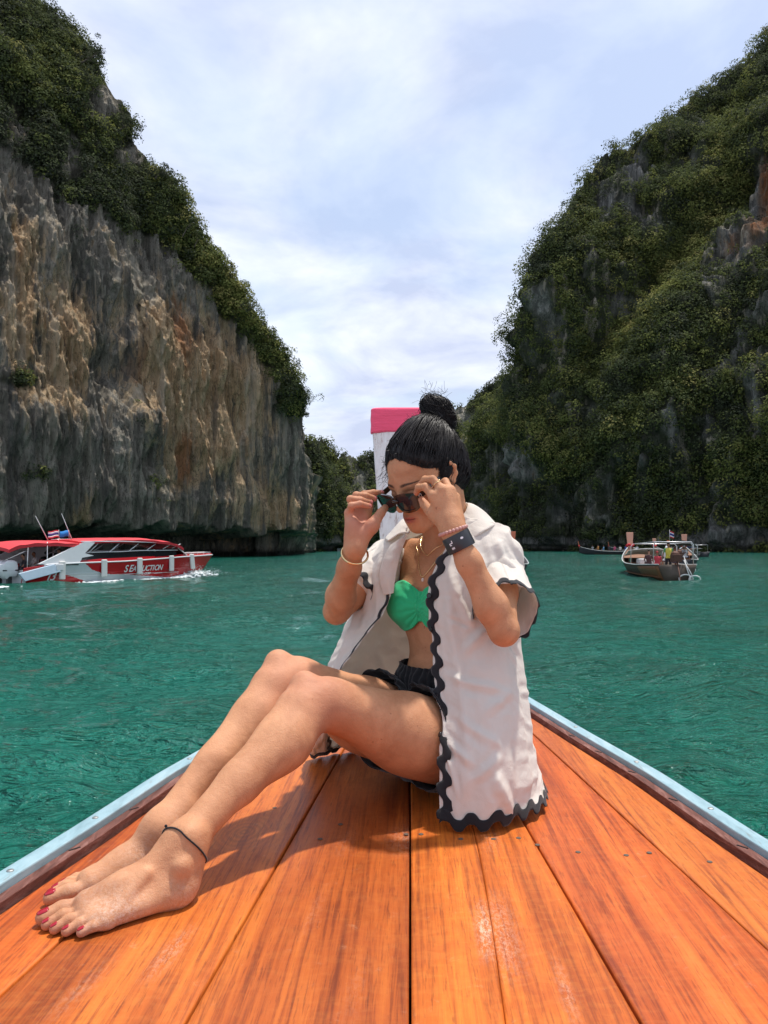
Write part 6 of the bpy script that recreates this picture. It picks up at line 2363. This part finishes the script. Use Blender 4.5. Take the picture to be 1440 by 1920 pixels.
canopy(2.75, 9.0, 1.26, lambda x: np.interp(x, [2.75, 4, 6.5, 8, 8.7, 9.0], [1.86, 1.94, 1.98, 1.86, 1.70, 1.58]), 'canopy', thick=.10)
canopy(-0.55, 2.95, 1.30, lambda x: np.interp(x, [-.55, -.1, .6, 1.6, 2.95], [1.55, 1.72, 1.80, 1.82, 1.76]), 'canopy', thick=.12)
m = MB()
for s in (-1, 1): m.tube([(2.8, s * 1.25, 1.78), (5, s * 1.25, 1.80), (7.5, s * 1.22, 1.74), (8.9, s * .98, 1.52)], .022, 6)
m.build('roof_rail', white_gel, SB, True)
for (xa, ya, xb, yb, zb) in ((.25, -1.25, .3, -1.25, 1.66), (1.15, -1.27, 1.15, -1.27, 1.74), (.25, 1.25, .3, 1.25, 1.66), (1.15, 1.27, 1.15, 1.27, 1.74), (2.0, -.5, 2.0, -.5, 1.74), (1.6, .6, 1.6, .6, 1.74)):
    m = MB(); m.tube([(xa, ya, .35), (xb, yb, zb)], .018, 6); m.build('canopy_pole', steel, SB, True)
# curved inner wing of the port side
m = MB(); secs = []
for u in np.linspace(0, 1, 16):
    x = -.2 + 2.9 * u; z1_ = .75 + 1.0 * math.sin(u * 1.5); secs.append([(x, 1.30, z1_ - .34 * (1 - .3 * u)), (x, 1.24, z1_), (x, 1.20, z1_), (x, 1.26, z1_ - .36 * (1 - .3 * u))])
m.loft(secs, True, True); m.build('cabin_wing', white_gel, SB, 'auto')
# outboard engines
for k, y in enumerate((-.95, -.32, .32, .95)):
    eng = mb_ = None
    m = MB()
    secs = []
    for z, l, w, o_ in ((.38, .26, .16, -.30), (.50, .36, .22, -.36), (.78, .42, .25, -.42), (.96, .38, .23, -.42), (1.02, .24, .15, -.40)):
        secs.append([(o_ + l * math.copysign(abs(math.cos(a)) ** .6, math.cos(a)), y + w * math.copysign(abs(math.sin(a)) ** .7, math.sin(a)), z + (-.1 if math.cos(a) < -.4 else 0)) for a in np.linspace(0, 6.283, 14, endpoint=False)])
    m.loft(secs, True, True); e = m.build('outboard_engine', white_gel, SB, 'auto')
    m = MB(); m.box((-.32, y, .12), (.20, .12, .60)); m.box((-.42, y, -.22), (.40, .05, .10)); m.build('engine_leg', blackp, e, False, bevel=.02)
    m = MB(); m.box((-.37, y, .62), (.70, .455, .05)); m.build('engine_band', blackp, e, False, bevel=.01)
# swim platform and tilted boarding panel over the starboard quarter
wbox(SB, 'swim_platform', (-.55, 1.1, .20), (.9, 2.0, .10), white_gel)
m = MB(); m.hexa([(.0, -1.50, .18), (1.6, -1.56, .52), (1.6, -1.50, .52), (.0, -1.42, .18), (-.25, -1.46, .50), (1.30, -1.52, .84), (1.30, -1.46, .84), (-.25, -1.38, .50)])
m.build('boarding_panel', simple('pale_blue_panel', (0.50, 0.62, 0.72), 0.5, var=.15, scale=4), SB, False, bevel=.02)
m = MB(); m.box((1.55, -1.50, .70), (.34, .10, .24), rotz(0)); m.build('panel_bracket', white_gel, SB, False, bevel=.01)
# antennas and flags
for (x, z, dx, dz) in ((1.75, 1.84, -.55, 1.0), (2.95, 1.84, -.50, 1.15)):
    m = MB(); m.tube([(x, -.5, z), (x + dx, -.45, z + dz)], [.022, .008], 6); m.build('antenna', white_gel, SB, True)


def flag(x, y, z, w, h, cols, name, sgn=-1, parent=None):
    par = parent
    m = MB(); mats_ = []
    n = len(cols); tot = sum(c[1] for c in cols); zz = z
    M_ = []
    for (mt, hh) in cols:
        M_.append(mt); dz = h * hh / tot
        m.cur = len(M_) - 1
        secs = []
        for zq in np.linspace(zz, zz - dz, 3):
            secs.append([(x + sgn * u * w, y + .03 * math.sin(u * 7) * u, zq - .18 * u * h + .015 * math.sin(u * 6)) for u in np.linspace(0, 1, 10)])
        m.loft(secs); zz -= dz
    o = m.build(name, None, par, True, mats=M_); md = o.modifiers.new('solid', 'SOLIDIFY'); md.thickness = .004
    return o


fr = simple('flag_red', (.55, .02, .04), .8); fw = simple('flag_white', (.78, .78, .78), .8); fb_ = simple('flag_navy', (.03, .04, .20), .8); fbl = simple('flag_blue', (.02, .22, .60), .8)
m = MB(); m.tube([(2.22, -.6, 1.80), (2.20, -.6, 2.28)], .010, 6); m.tube([(2.95, -.3, 1.80), (2.93, -.3, 2.28)], .010, 6); m.tube([(1.9, -.5, 1.86), (2.9, -.5, 1.90)], .014, 6); m.build('flag_staff', steel, SB, True)
flag(2.20, -.6, 2.26, .50, .30, [(fr, 1), (fw, 1), (fb_, 2), (fw, 1), (fr, 1)], 'flag', parent=SB)
flag(2.93, -.3, 2.27, .44, .26, [(fbl, 1)], 'flag', parent=SB)
# grey covered ring at the stern canopy corner
m = MB(); m.tube([(-.45, .9, 1.48), (-.8, .95, 1.40), (-1.05, 1.0, 1.15), (-1.1, 1.0, .9)], [.10, .13, .12, .09], 9); m.build('rolled_cover', grey_gel, SB, True)
# fenders
for x in (1.72, 3.85, 5.85, 7.95, 9.75):
    w, h = hullsec(x); tilt = .10 if x > 9 else 0
    m = MB(); yb = -(w + .06)
    m.hexa([(x - .14, yb - .05, h - .66), (x + .14, yb - .05, h - .66), (x + .14, yb + .03, h - .66), (x - .14, yb + .03, h - .66),
            (x - .14 - tilt, yb - .06, h + .10), (x + .14 - tilt, yb - .06, h + .10), (x + .14 - tilt, yb + .04, h + .10), (x - .14 - tilt, yb + .04, h + .10)])
    m.build('fender', fend, SB, False, bevel=.035)
# lettering
def text_on(txt, x, z, size, yoff, mat, shear=.25, sx=1.0, name='lettering', rz=0.0, parent=None, base=None):
    cu_ = bpy.data.curves.new(name, 'FONT'); cu_.body = txt; cu_.size = size; cu_.shear = shear; cu_.extrude = .004; cu_.align_x = 'LEFT'; cu_.offset = size * .012
    tmp = bpy.data.objects.new(name, cu_); me_ = bpy.data.meshes.new_from_object(tmp); bpy.data.objects.remove(tmp); bpy.data.curves.remove(cu_)
    o = bpy.data.objects.new(name, me_); scene.collection.objects.link(o); me_.materials.clear(); me_.materials.append(mat)
    o.parent = parent or SB
    o.rotation_euler = (math.radians(90), 0, rz); o.location = (x, yoff, z); o.scale = (sx, 1, 1)
    return o


wl_m = simple('white_lettering', (.78, .78, .78), .45, var=.02)
def side_y(x, z):
    w, h = hullsec(x); v = np.clip((z + .35) / (h + .35), 0, 1); fl = 0.74 + 0.26 * v ** .7
    return -(w * fl)
def lettering(txt, x0, z0, size, sx, shear=.25, name='lettering'):
    # every letter sits on the curved side
    x = x0
    adv = {'I': .32, 'T': .58, 'C': .66, '.': .28, 'M': .86, 'O': .74, 'N': .74, '1': .40}
    for ch in txt:
        a = adv.get(ch, .64) * size * sx
        z = z0 + (x - x0) * .012
        y0_, y1_ = side_y(x, z + size * .35), side_y(x + a, z + size * .35)
        o = text_on(ch, x, z, size, side_y(x + a / 2, z) - .062, wl_m, shear, sx, name, math.atan2(y1_ - y0_, a))
        tilt = math.atan2(side_y(x + a / 2, z) - side_y(x + a / 2, z + size * .75), size * .75)
        o.rotation_euler = (math.radians(90) + tilt, 0, math.atan2(y1_ - y0_, a))
        x += a
    return x


lettering('SE', 5.02, .40, .46, .92); lettering('A', 5.50, .42, .36, .92); lettering('D', 5.78, .42, .36, .92); lettering('UCTION', 6.05, .42, .38, .95)
lettering('TRIPS.COM', 5.72, .24, .15, 1.15)
for xa, xb in ((5.1, 5.62), (6.9, 7.5)):
    m = MB(); m.hexa([(xa, side_y(xa, .27) - .062, .275), (xb, side_y(xb, .27) - .062, .285), (xb, side_y(xb, .27) - .02, .285), (xa, side_y(xa, .27) - .02, .275), (xa, side_y(xa, .29) - .062, .30), (xb, side_y(xb, .29) - .062, .30), (xb, side_y(xb, .29) - .02, .30), (xa, side_y(xa, .29) - .02, .30)])
    m.build('lettering', wl_m, SB, False)
lettering('13', 1.02, .16, .52, 1.0, .35)


# foam along the waterline and at the bow
def foam_mat():
    t = NT('white_foam'); t.set(base=(.80, .84, .84), rough=.8, spec=.2)
    n = t.noise(t.coord(), 7, 6, .7); t.bump(n, .8, .05); t.base(t.mix(n, (.58, .66, .66), (.88, .90, .90))); return t.m


foam = foam_mat()
rfo = np.random.default_rng(9)
m = MB()
def lump(x, y, z, r_, sq=.5): m.ball((x, y, z), (r_ * rfo.uniform(.8, 2.0), r_ * rfo.uniform(.6, 1.1), r_ * sq), 8, 5)
for i in range(420):
    x = rfo.uniform(-1.5, 11.2); w, _ = hullsec(max(x, 0)); wdt = .10 + .10 * abs(rfo.normal())
    lump(x, -(w * .80) - wdt - (.25 if x < 7 else .05) * rfo.random() - max(0, 4 - x) * .04, rfo.normal(.0, .02), .05 + .05 * rfo.random(), .45)
for i in range(420):
    x = 9.9 + rfo.normal(0, .85); w, _ = hullsec(min(max(x, 0), 12))
    hgt = abs(rfo.normal(0, .12)) * math.exp(-((x - 10.4) / 1.1) ** 2)
    lump(x, -(w * .55) - .12 - abs(rfo.normal(0, .22)), .02 + hgt, .035 + .05 * rfo.random(), .7)
for i in range(260):
    x = rfo.uniform(-3.5, -.2); lump(x, rfo.normal(0, .9), .0, .05 + .07 * rfo.random(), .4)
for i in range(900):      # spray
    x = 10.3 + rfo.normal(0, .8); m.ball((x, -.5 - abs(rfo.normal(0, .35)), abs(rfo.normal(.1, .16))), .010 + .012 * rfo.random(), 4, 3)
wake = m.build('wake_foam', foam, None, True); tag(wake, kind='stuff'); wake.matrix_world = Matrix.Translation(SB.location) @ Matrix.Rotation(SB.rotation_euler.z, 4, 'Z')


# ---- small figures
def figure_mesh(pose):
    if pose == 'stand':
        J = dict(h=(0, 0, 1.58), n=(0, 0, 1.42), c=(0, 0, 1.22), p=(0, 0, .92), kl=(.03, .10, .50), kr=(.0, -.10, .50), al=(0, .11, .06), ar=(0, -.11, .06),
                 sl=(0, .18, 1.36), sr=(0, -.18, 1.36), el=(.04, .26, 1.10), er=(.04, -.26, 1.10), wl=(.16, .24, .90), wr=(.18, -.22, .92))
    else:
        J = dict(h=(.03, 0, 1.10), n=(0, 0, .94), c=(0, 0, .74), p=(0, 0, .45), kl=(.40, .12, .48), kr=(.40, -.12, .48), al=(.42, .12, .06), ar=(.42, -.12, .06),
                 sl=(0, .17, .88), sr=(0, -.17, .88), el=(.05, .24, .64), er=(.05, -.24, .64), wl=(.26, .16, .54), wr=(.26, -.16, .54))
    J = {k: np.array(v, float) for k, v in J.items()}
    pr_ = [Ell(J['c'], (.105, .155, .20), None, .02), Ell((J['c'] + J['p']) / 2, (.095, .135, .18), None, .06), Ell(J['p'], (.12, .155, .12), None, .06)]
    for s in 'lr':
        off = np.array([0, .09 if s == 'l' else -.09, -.02])
        pr_ += [Cone(J['p'] + off, J['k' + s], .085, .055, .04), Cone(J['k' + s], J['a' + s], .055, .036, .03), Cone(J['a' + s] + np.array([-.03, 0, -.02]), J['a' + s] + np.array([.15, 0, -.03]), .035, .03, .03),
                Cone(J['s' + s], J['e' + s], .052, .038, .04), Cone(J['e' + s], J['w' + s], .036, .026, .02), Ell(J['w' + s] + np.array([.05, 0, -.03]), (.05, .022, .04), None, .02)]
    pr_ += [Cone(J['c'] + np.array([0, 0, .15]), J['h'], .055, .05, .04), Ell(J['h'] + np.array([.01, 0, .02]), (.095, .078, .115), None, .03), Cone(J['h'] + np.array([.09, 0, 0]), J['h'] + np.array([.10, 0, -.03]), .01, .014, .02)]
    V_, F_ = nets([Chain(pr_)], (-.25, -.40, -.03), (.68, .40, 1.78), .032, B=10)
    return V_, F_, J


FIG = {p_: figure_mesh(p_) for p_ in ('stand', 'sit')}
figmat = NT('figure_colours'); figmat.base(figmat.attr('col', 'Color')); figmat.set(rough=.8, spec=.2); figmat = figmat.m
hatm = {}


def person(pose, loc, rz, top, legs, skin_c, hair, label, group, scale=1.0, hat=None, vest=None):
    V_, F_, J = FIG[pose]
    col = np.tile(np.array(skin_c), (len(V_), 1))
    z, y, x = V_[:, 2], V_[:, 1], V_[:, 0]
    hz = J['h'][2]
    sh_z = J['sl'][2] + .05
    is_top = (z < sh_z) & (z > J['p'][2] - .02) & (np.abs(y) < .24 + (z - J['el'][2]) * .15) & (x < .2)
    is_leg = (z <= J['p'][2] - .02) & (z > (.5 if pose == 'stand' else .38)) & (np.abs(y) < .22) | ((pose == 'sit') & (z < .60) & (z > .36) & (x < .34) & (np.abs(y) < .22))
    col[is_leg] = legs; col[is_top] = top
    col[(z > hz + .03) & (x < .05) | (z > hz + .09)] = hair
    if vest is not None: col[is_top & (np.abs(y) < .16)] = vest
    o = mesh_np('person', V_ * scale, F_, figmat, None, True, cols=dict(col=col))
    o.location = loc; o.rotation_euler = (0, 0, rz)
    tag(o, label, 'person', group)
    return o


SKs = [(.30, .15, .09), (.42, .24, .16), (.18, .09, .055)]


def at_local(root, x, y, z):
    M_ = Matrix.Translation(root.location) @ Matrix.Rotation(root.rotation_euler.z, 4, 'Z')
    return M_ @ Vector((x, y, z))


a_ = SB.rotation_euler.z
person('sit', at_local(SB, .85, -.2, .22), a_ + 2.6, (.05, .05, .06), (.04, .04, .05), SKs[1], (.02, .015, .01), 'passenger in dark clothes seated low behind the engines of the red speedboat', 'people on the red speedboat', .85)
person('sit', at_local(SB, 2.3, -.55, .30), a_ + 3.0, (.62, .60, .60), (.05, .06, .10), SKs[1], (.02, .015, .01), 'passenger in a white shirt seated under the stern canopy of the red speedboat', 'people on the red speedboat', .95)
person('sit', at_local(SB, 1.7, .3, .30), a_ + 2.9, (.70, .68, .66), (.35, .30, .28), SKs[0], (.02, .015, .01), 'pale clothed passenger leaning beside the white wing of the red speedboat', 'people on the red speedboat', .85)


# ---- longtail boats
teak = simple('oiled_hull_planks', (0.20, 0.085, 0.035), 0.5, var=0.3, scale=3)
grey_hull = simple('weathered_dark_hull', (0.085, 0.062, 0.045), 0.65, var=0.3, scale=2)
rail_p = simple('pale_rail_paint', (0.42, 0.45, 0.44), 0.5, var=0.15)
tarp = simple('white_tarpaulin', (0.72, 0.70, 0.67), 0.7, var=0.08, bump=.4)
darktarp = simple('dark_tarpaulin', (0.035, 0.05, 0.055), 0.8, var=0.2)
bluetarp = simple('blue_tarpaulin', (0.05, 0.09, 0.28), 0.8, var=0.2)
rust = simple('rusty_engine', (0.10, 0.045, 0.03), 0.7, 0.3, var=0.4, scale=20)
rope_m = simple('white_rope', (0.72, 0.70, 0.66), 0.9)
salmon = simple('salmon_painted_wood', (0.62, 0.30, 0.20), 0.6, var=0.1)
orange_w = simple('orange_painted_wood', (0.55, 0.15, 0.07), 0.6, var=0.1)
ribbon_r = simple('red_ribbon', (0.60, 0.03, 0.04), 0.8)


def longtail(loc, rz, L, beam, label, post_m, hull_mt, detail=True, roof=tarp, group=None, post_h=1.0, roof_frac=(.32, .60), frame=True, rope=True, roof_z=1.5):
    R_ = empty('longtail_boat', loc, rz, label, 'boat', group)
    secs = []; n = 34
    def prof(x):
        t = x / L
        w = beam / 2 * (1 - abs((t - .42) / .60) ** 2.6) if t > .42 else beam / 2 * (1 - .32 * ((.42 - t) / .42) ** 2)
        h = .62 + .9 * max(0, (t - .45) / .55) ** 2.2 + .10 * max(0, (.3 - t) / .3)
        return max(w, .05), h
    for x in np.linspace(0, L, n):
        w, h = prof(x); sec = []
        for u in np.linspace(-1, 1, 15):
            z = -.25 + (h + .25) * abs(u) ** 2.0 * 1.0 + max(0, x / L - .8) * 3.2 * (1 - abs(u)) * .9
            sec.append((x, w * math.copysign(abs(u) ** .62, u), min(z, h)))
        secs.append(sec)
    m = MB(); m.loft(secs); s0 = secs[0]
    m.add(s0 + [(0, 0, s0[0][2])], [(i, i + 1, 15) for i in range(14)])
    hl_ = m.build('hull', hull_mt, R_, True); md = hl_.modifiers.new('solid', 'SOLIDIFY'); md.thickness = .05; md.offset = -1
    for s in (-1, 1):
        m = MB(); m.tube([(x, s * (prof(x)[0] + .01), prof(x)[1] + .01) for x in np.linspace(0, L * .985, 26)], .032, 6); m.build('rail', rail_p, R_, True)
    m = MB(); m.loft([[(x, u * prof(x)[0] * .86, .12) for u in np.linspace(-1, 1, 3)] for x in np.linspace(.2, L * .75, 8)]); m.build('floor', teak, R_, False, solid=.03)
    m = MB(); m.loft([[(x, u * prof(x)[0] * .9, prof(x)[1] - .08) for u in np.linspace(-1, 1, 3)] for x in np.linspace(L * .80, L * .97, 6)]); m.build('bow_deck', teak, R_, False, solid=.03)
    for x in np.linspace(.15, .72, 5) * L:
        w, h = prof(x); wbox(R_, 'thwart', (x, 0, h - .20), (.28, 1.8 * w, .05), teak, bevel=.01)
    # stem post
    zz = np.linspace(0, post_h, 6); h0 = prof(L)[1]
    secs = []
    for z in zz:
        w = .13 + .09 * z / post_h; x = L - .05 + .22 * z
        secs.append([(x - .06, -w, h0 - .3 + z * 1.3), (x + .06, -w, h0 - .3 + z * 1.3), (x + .06, w, h0 - .3 + z * 1.3), (x - .06, w, h0 - .3 + z * 1.3)])
    m = MB(); m.loft(secs, True, True); m.build('bow_post', post_m, R_, False, bevel=.015)
    m = MB()
    for k in range(9):
        a = k * .7; m.ball((L + .02 + .10 * math.cos(a), .20 * math.sin(a), h0 + .12 + .05 * math.sin(k * 2.1)), (.09, .09, .08), 7, 5)
    m.build('bow_ribbons', ribbon_r, R_, True)
    if frame:
        xa, xb = roof_frac[0] * L, roof_frac[1] * L
        fa_, fb2 = .06 * L, .42 * L
        for x in (fa_, fb2):
            w, h = prof(x); m = MB()
            m.tube([(x, -w * .95, h), (x, -w * .95, h + .95), (x, -w * .85, h + 1.08), (x, w * .85, h + 1.08), (x, w * .95, h + .95), (x, w * .95, h)], .022, 6); m.build('canopy_frame', steel, R_, True)
        for s in (-1, 1):
            m = MB(); m.tube([(fa_, s * prof(fa_)[0] * .85, prof(fa_)[1] + 1.08), (fb2, s * prof(fb2)[0] * .85, prof(fb2)[1] + 1.08)], .025, 6); m.build('canopy_frame', steel, R_, True)
        secs = []
        for x in np.linspace(xa, xb, 14):
            u = (x - xa) / (xb - xa); w, h = prof(x)
            z = roof_z - .35 * u + .03 * math.sin(u * 9)
            secs.append([(x, y * w * .86, z - .10 * y * y) for y in np.linspace(-1, 1, 9)])
        m = MB(); m.loft(secs); m.build('awning', roof, R_, True, solid=.03)
    if detail:
        # engine on its pivot with the long shaft
        e = MB(); e.box((.25, .0, 1.02), (.75, .38, .34)); e.ball((.45, .0, 1.20), (.28, .2, .16), 10, 6); e.tube([(.1, -.2, 1.05), (.1, -.32, 1.25), (-.1, -.34, 1.3)], .03, 6)
        en = e.build('engine', rust, R_, False, bevel=.04)
        m = MB(); m.tube([(.1, 0, .95), (-.5, .02, .35), (-1.1, .03, -.45)], [.035, .03, .025], 7); m.build('propeller_shaft', rust, R_, True)
        m = MB(); m.tube([(.55, 0, 1.1), (1.5, .12, 1.15)], .02, 6); m.build('tiller', steel, R_, True)
    if rope:
        m = MB()
        for cy, cz, ry, rz_ in ((-.35, .02, .30, .20), (-.75, .0, .26, .17)):
            m.tube([(-.12 - .03 * math.cos(t_), cy + ry * math.cos(t_), cz + .05 + rz_ * math.sin(t_)) for t_ in np.linspace(0, 6.283, 22, endpoint=False)], .030, 6, closed=True)
        m.tube([(-.02, -.30, .95), (-.10, -.42, .5), (-.14, -.55, .1), (-.12, -.6, -.15)], .026, 6); m.tube([(-.02, -.26, .95), (-.12, -.60, .3), (-.14, -.72, -.05)], .022, 6)
        m.build('mooring_rope', rope_m, R_, True)
    return R_, prof


lt1, pf = longtail((12.35, 35.5, SEA), math.atan2(13.5, 1.65), 13.4, 2.5, 'wooden longtail boat with salmon bow post, steel frame and white rope loops at its stern', salmon, grey_hull, roof_frac=(.50, .74), roof_z=1.45, post_h=.95)
# brown planking at the stern
m = MB()
secs = []
for x in np.linspace(0.0, 3.6, 8):
    w, h = pf(x); secs.append([(x, w * (abs(u) ** .62) * 1.004 + .012, -.25 + (h - .07 + .25) * u ** 2) for u in np.linspace(.35, 1, 6)])
m.loft(secs); m.build('stern_planking', teak, lt1, True, solid=.01)
az = lt1.rotation_euler.z
G_ = 'people on the longtail with the rope loops'
person('stand', at_local(lt1, 1.35, .12, .14), az + .2, (.10, .30, .12), (.03, .03, .035), SKs[0], (.015, .012, .01), 'boatman in a green and yellow football shirt standing at the longtail engine', G_, .96, vest=(.60, .50, .08))
person('sit', at_local(lt1, 2.7, .38, .30), az, (.50, .06, .08), (.05, .05, .06), SKs[0], (.35, .05, .06), 'crouched person in red at the feet of the green shirted boatman', G_, .85)
person('sit', at_local(lt1, 4.0, .55, .30), az, (.09, .05, .05), (.06, .04, .04), SKs[1], (.02, .015, .01), 'person in maroon seated left of the boatman under the steel frame', G_, .9)
person('sit', at_local(lt1, 4.6, -.45, .42), az, (.70, .70, .70), (.1, .1, .15), SKs[1], (.75, .75, .75), 'person in white hat and shirt seated right of the boatman', G_, .95)
person('sit', at_local(lt1, 3.1, -.55, .40), az, (.05, .06, .08), (.1, .1, .15), SKs[2], (.02, .015, .01), 'dark haired person seated close behind the engine, right of the boatman', G_, .95)
fl1 = flag(0, 0, 0, .30, .30, [(fr, 1), (fw, 1), (fb_, 2), (fw, 1), (fr, 1)], 'flag', parent=lt1); fl1.location = (1.9, -.05, 2.30); fl1.rotation_euler = (0, 0, .6)
m = MB(); m.tube([(1.9, -.05, 1.75), (1.9, -.05, 2.38)], .012, 6); m.build('flag_staff', steel, lt1, True)
m = MB(); m.box((6.6, .15, .75), (1.2, 1.0, .30)); m.build('seat_cushions', tarp, lt1, False, bevel=.05)

# cluster moored beyond it, to its right
lt2, _ = longtail((17.5, 50.0, SEA), math.atan2(9, 3.5), 11.5, 2.2, 'dark longtail boat with flat black awning moored just right of the rope loop longtail', salmon, dark_in, roof=darktarp, roof_frac=(.05, .6), roof_z=1.95)
lt3, _ = longtail((30.2, 82.0, SEA), math.atan2(9, -.5), 11, 2.2, 'longtail boat draped with blue tarpaulin at the right end of the moored boats', salmon, dark_in, roof=bluetarp, roof_frac=(.1, .6), roof_z=1.5, rope=False)
lt4, _ = longtail((43.0, 112.0, SEA), math.atan2(10, -1.5), 11, 2.2, 'farthest right longtail boat with pale orange bow post against the rock', orange_w, dark_in, roof=tarp, roof_frac=(.2, .7), roof_z=1.3, rope=False, detail=False)
lt5, _ = longtail((43.0, 142.0, SEA), math.atan2(3, -11.0), 11.5, 2.4, 'distant longtail boat full of passengers with orange bow post at its left end', orange_w, dark_in, roof_frac=(.1, .5), frame=False, rope=False, detail=False)
lt6, _ = longtail((4.5, 37.0, SEA), math.atan2(12, 2.0), 12.5, 2.2, 'longtail boat mostly hidden behind the shoulder of the woman', orange_w, dark_in, roof=darktarp, roof_frac=(.1, .5), roof_z=1.9, frame=False)
lt7, _ = longtail((52.0, 165.0, SEA), math.atan2(2, -9.0), 9.0, 2.0, 'small empty longtail boat just left of the boat full of passengers', orange_w, dark_in, frame=False, rope=False, detail=False)
pal = [((.60, .60, .62), 'white'), ((.45, .05, .08), 'red'), ((.05, .10, .35), 'blue'), ((.70, .68, .60), 'cream'), ((.50, .10, .20), 'pink'), ((.05, .05, .06), 'black'), ((.15, .35, .55), 'light blue'), ((.50, .25, .08), 'orange'), ((.30, .32, .34), 'grey')]
rg_ = np.random.default_rng(33)
for k, (c_, nm_) in enumerate(pal):
    person('sit', at_local(lt5, 1.0 + k * 1.0, rg_.uniform(-.35, .35), .42 + .12 * rg_.random()), lt5.rotation_euler.z + rg_.uniform(-1.5, 1.5), c_, (.08, .08, .1), SKs[k % 3], (.03, .02, .02),
           f'passenger in {nm_} on the distant crowded longtail boat', 'passengers on the crowded longtail', 1.05)
for k, (c_, nm_) in enumerate(pal[:6]):
    person('sit', at_local(lt2, 1.6 + k * 1.1, rg_.uniform(-.5, .5), .42), lt2.rotation_euler.z + rg_.uniform(-1.2, 1.2), c_, (.08, .08, .1), SKs[k % 3], (.03, .02, .02) if k % 2 else (.7, .7, .7),
           f'passenger in {nm_} under the black awning of the moored longtail', 'passengers under the black awning', 1.0)
for k, (c_, nm_) in enumerate(pal[:3]):
    person('sit', at_local(lt3, 2.0 + k * 1.3, rg_.uniform(-.4, .4), .42), lt3.rotation_euler.z + rg_.uniform(-1, 1), c_, (.08, .08, .1), SKs[k % 3], (.03, .02, .02),
           f'passenger in {nm_} on the longtail with the blue tarpaulin', 'passengers by the blue tarpaulin', 1.0)


# far white boats at the end of the channel, seen past the wrist
def small_boat(X, Y, L_, rz, label):
    R_ = empty('speedboat', (X, Y, SEA), rz, label, 'speedboat', 'white speedboats at the far end of the channel')
    secs = []
    for x in np.linspace(0, L_, 12):
        t = x / L_; w = 1.1 * (1 - max(0, (t - .5) / .5) ** 2.2) + .03; h = .75 + .25 * t
        secs.append([(x, u * w * (.6 + .4 * abs(u)), -.2 + (h + .2) * abs(u) ** .8) for u in np.linspace(-1, 1, 9)] + [(x, u * w * .95, h) for u in np.linspace(.9, -.9, 5)])
    m = MB(); m.loft(secs, True, True); m.build('hull', white_gel, R_, 'auto')
    wbox(R_, 'roof', (L_ * .42, 0, 1.75), (L_ * .5, 1.9, .10), white_gel)
    wbox(R_, 'windscreen', (L_ * .62, 0, 1.15), (.3, 1.7, .55), dark_glass)
    for x in (.2, .62):
        for s in (-1, 1):
            m = MB(); m.tube([(L_ * x, s * .85, .8), (L_ * x, s * .85, 1.72)], .04, 5); m.build('roof_post', steel, R_, True)
    return R_


small_boat(-19.5, 225, 7.5, .2, 'small white speedboat left of the raised wrist at the far end of the channel')
small_boat(-14.0, 232, 8.5, 2.9, 'white speedboat between the wrist and the white bow post')
small_boat(-12.0, 222, 7.0, .1, 'white speedboat nearest the white bow post at the far end of the channel')
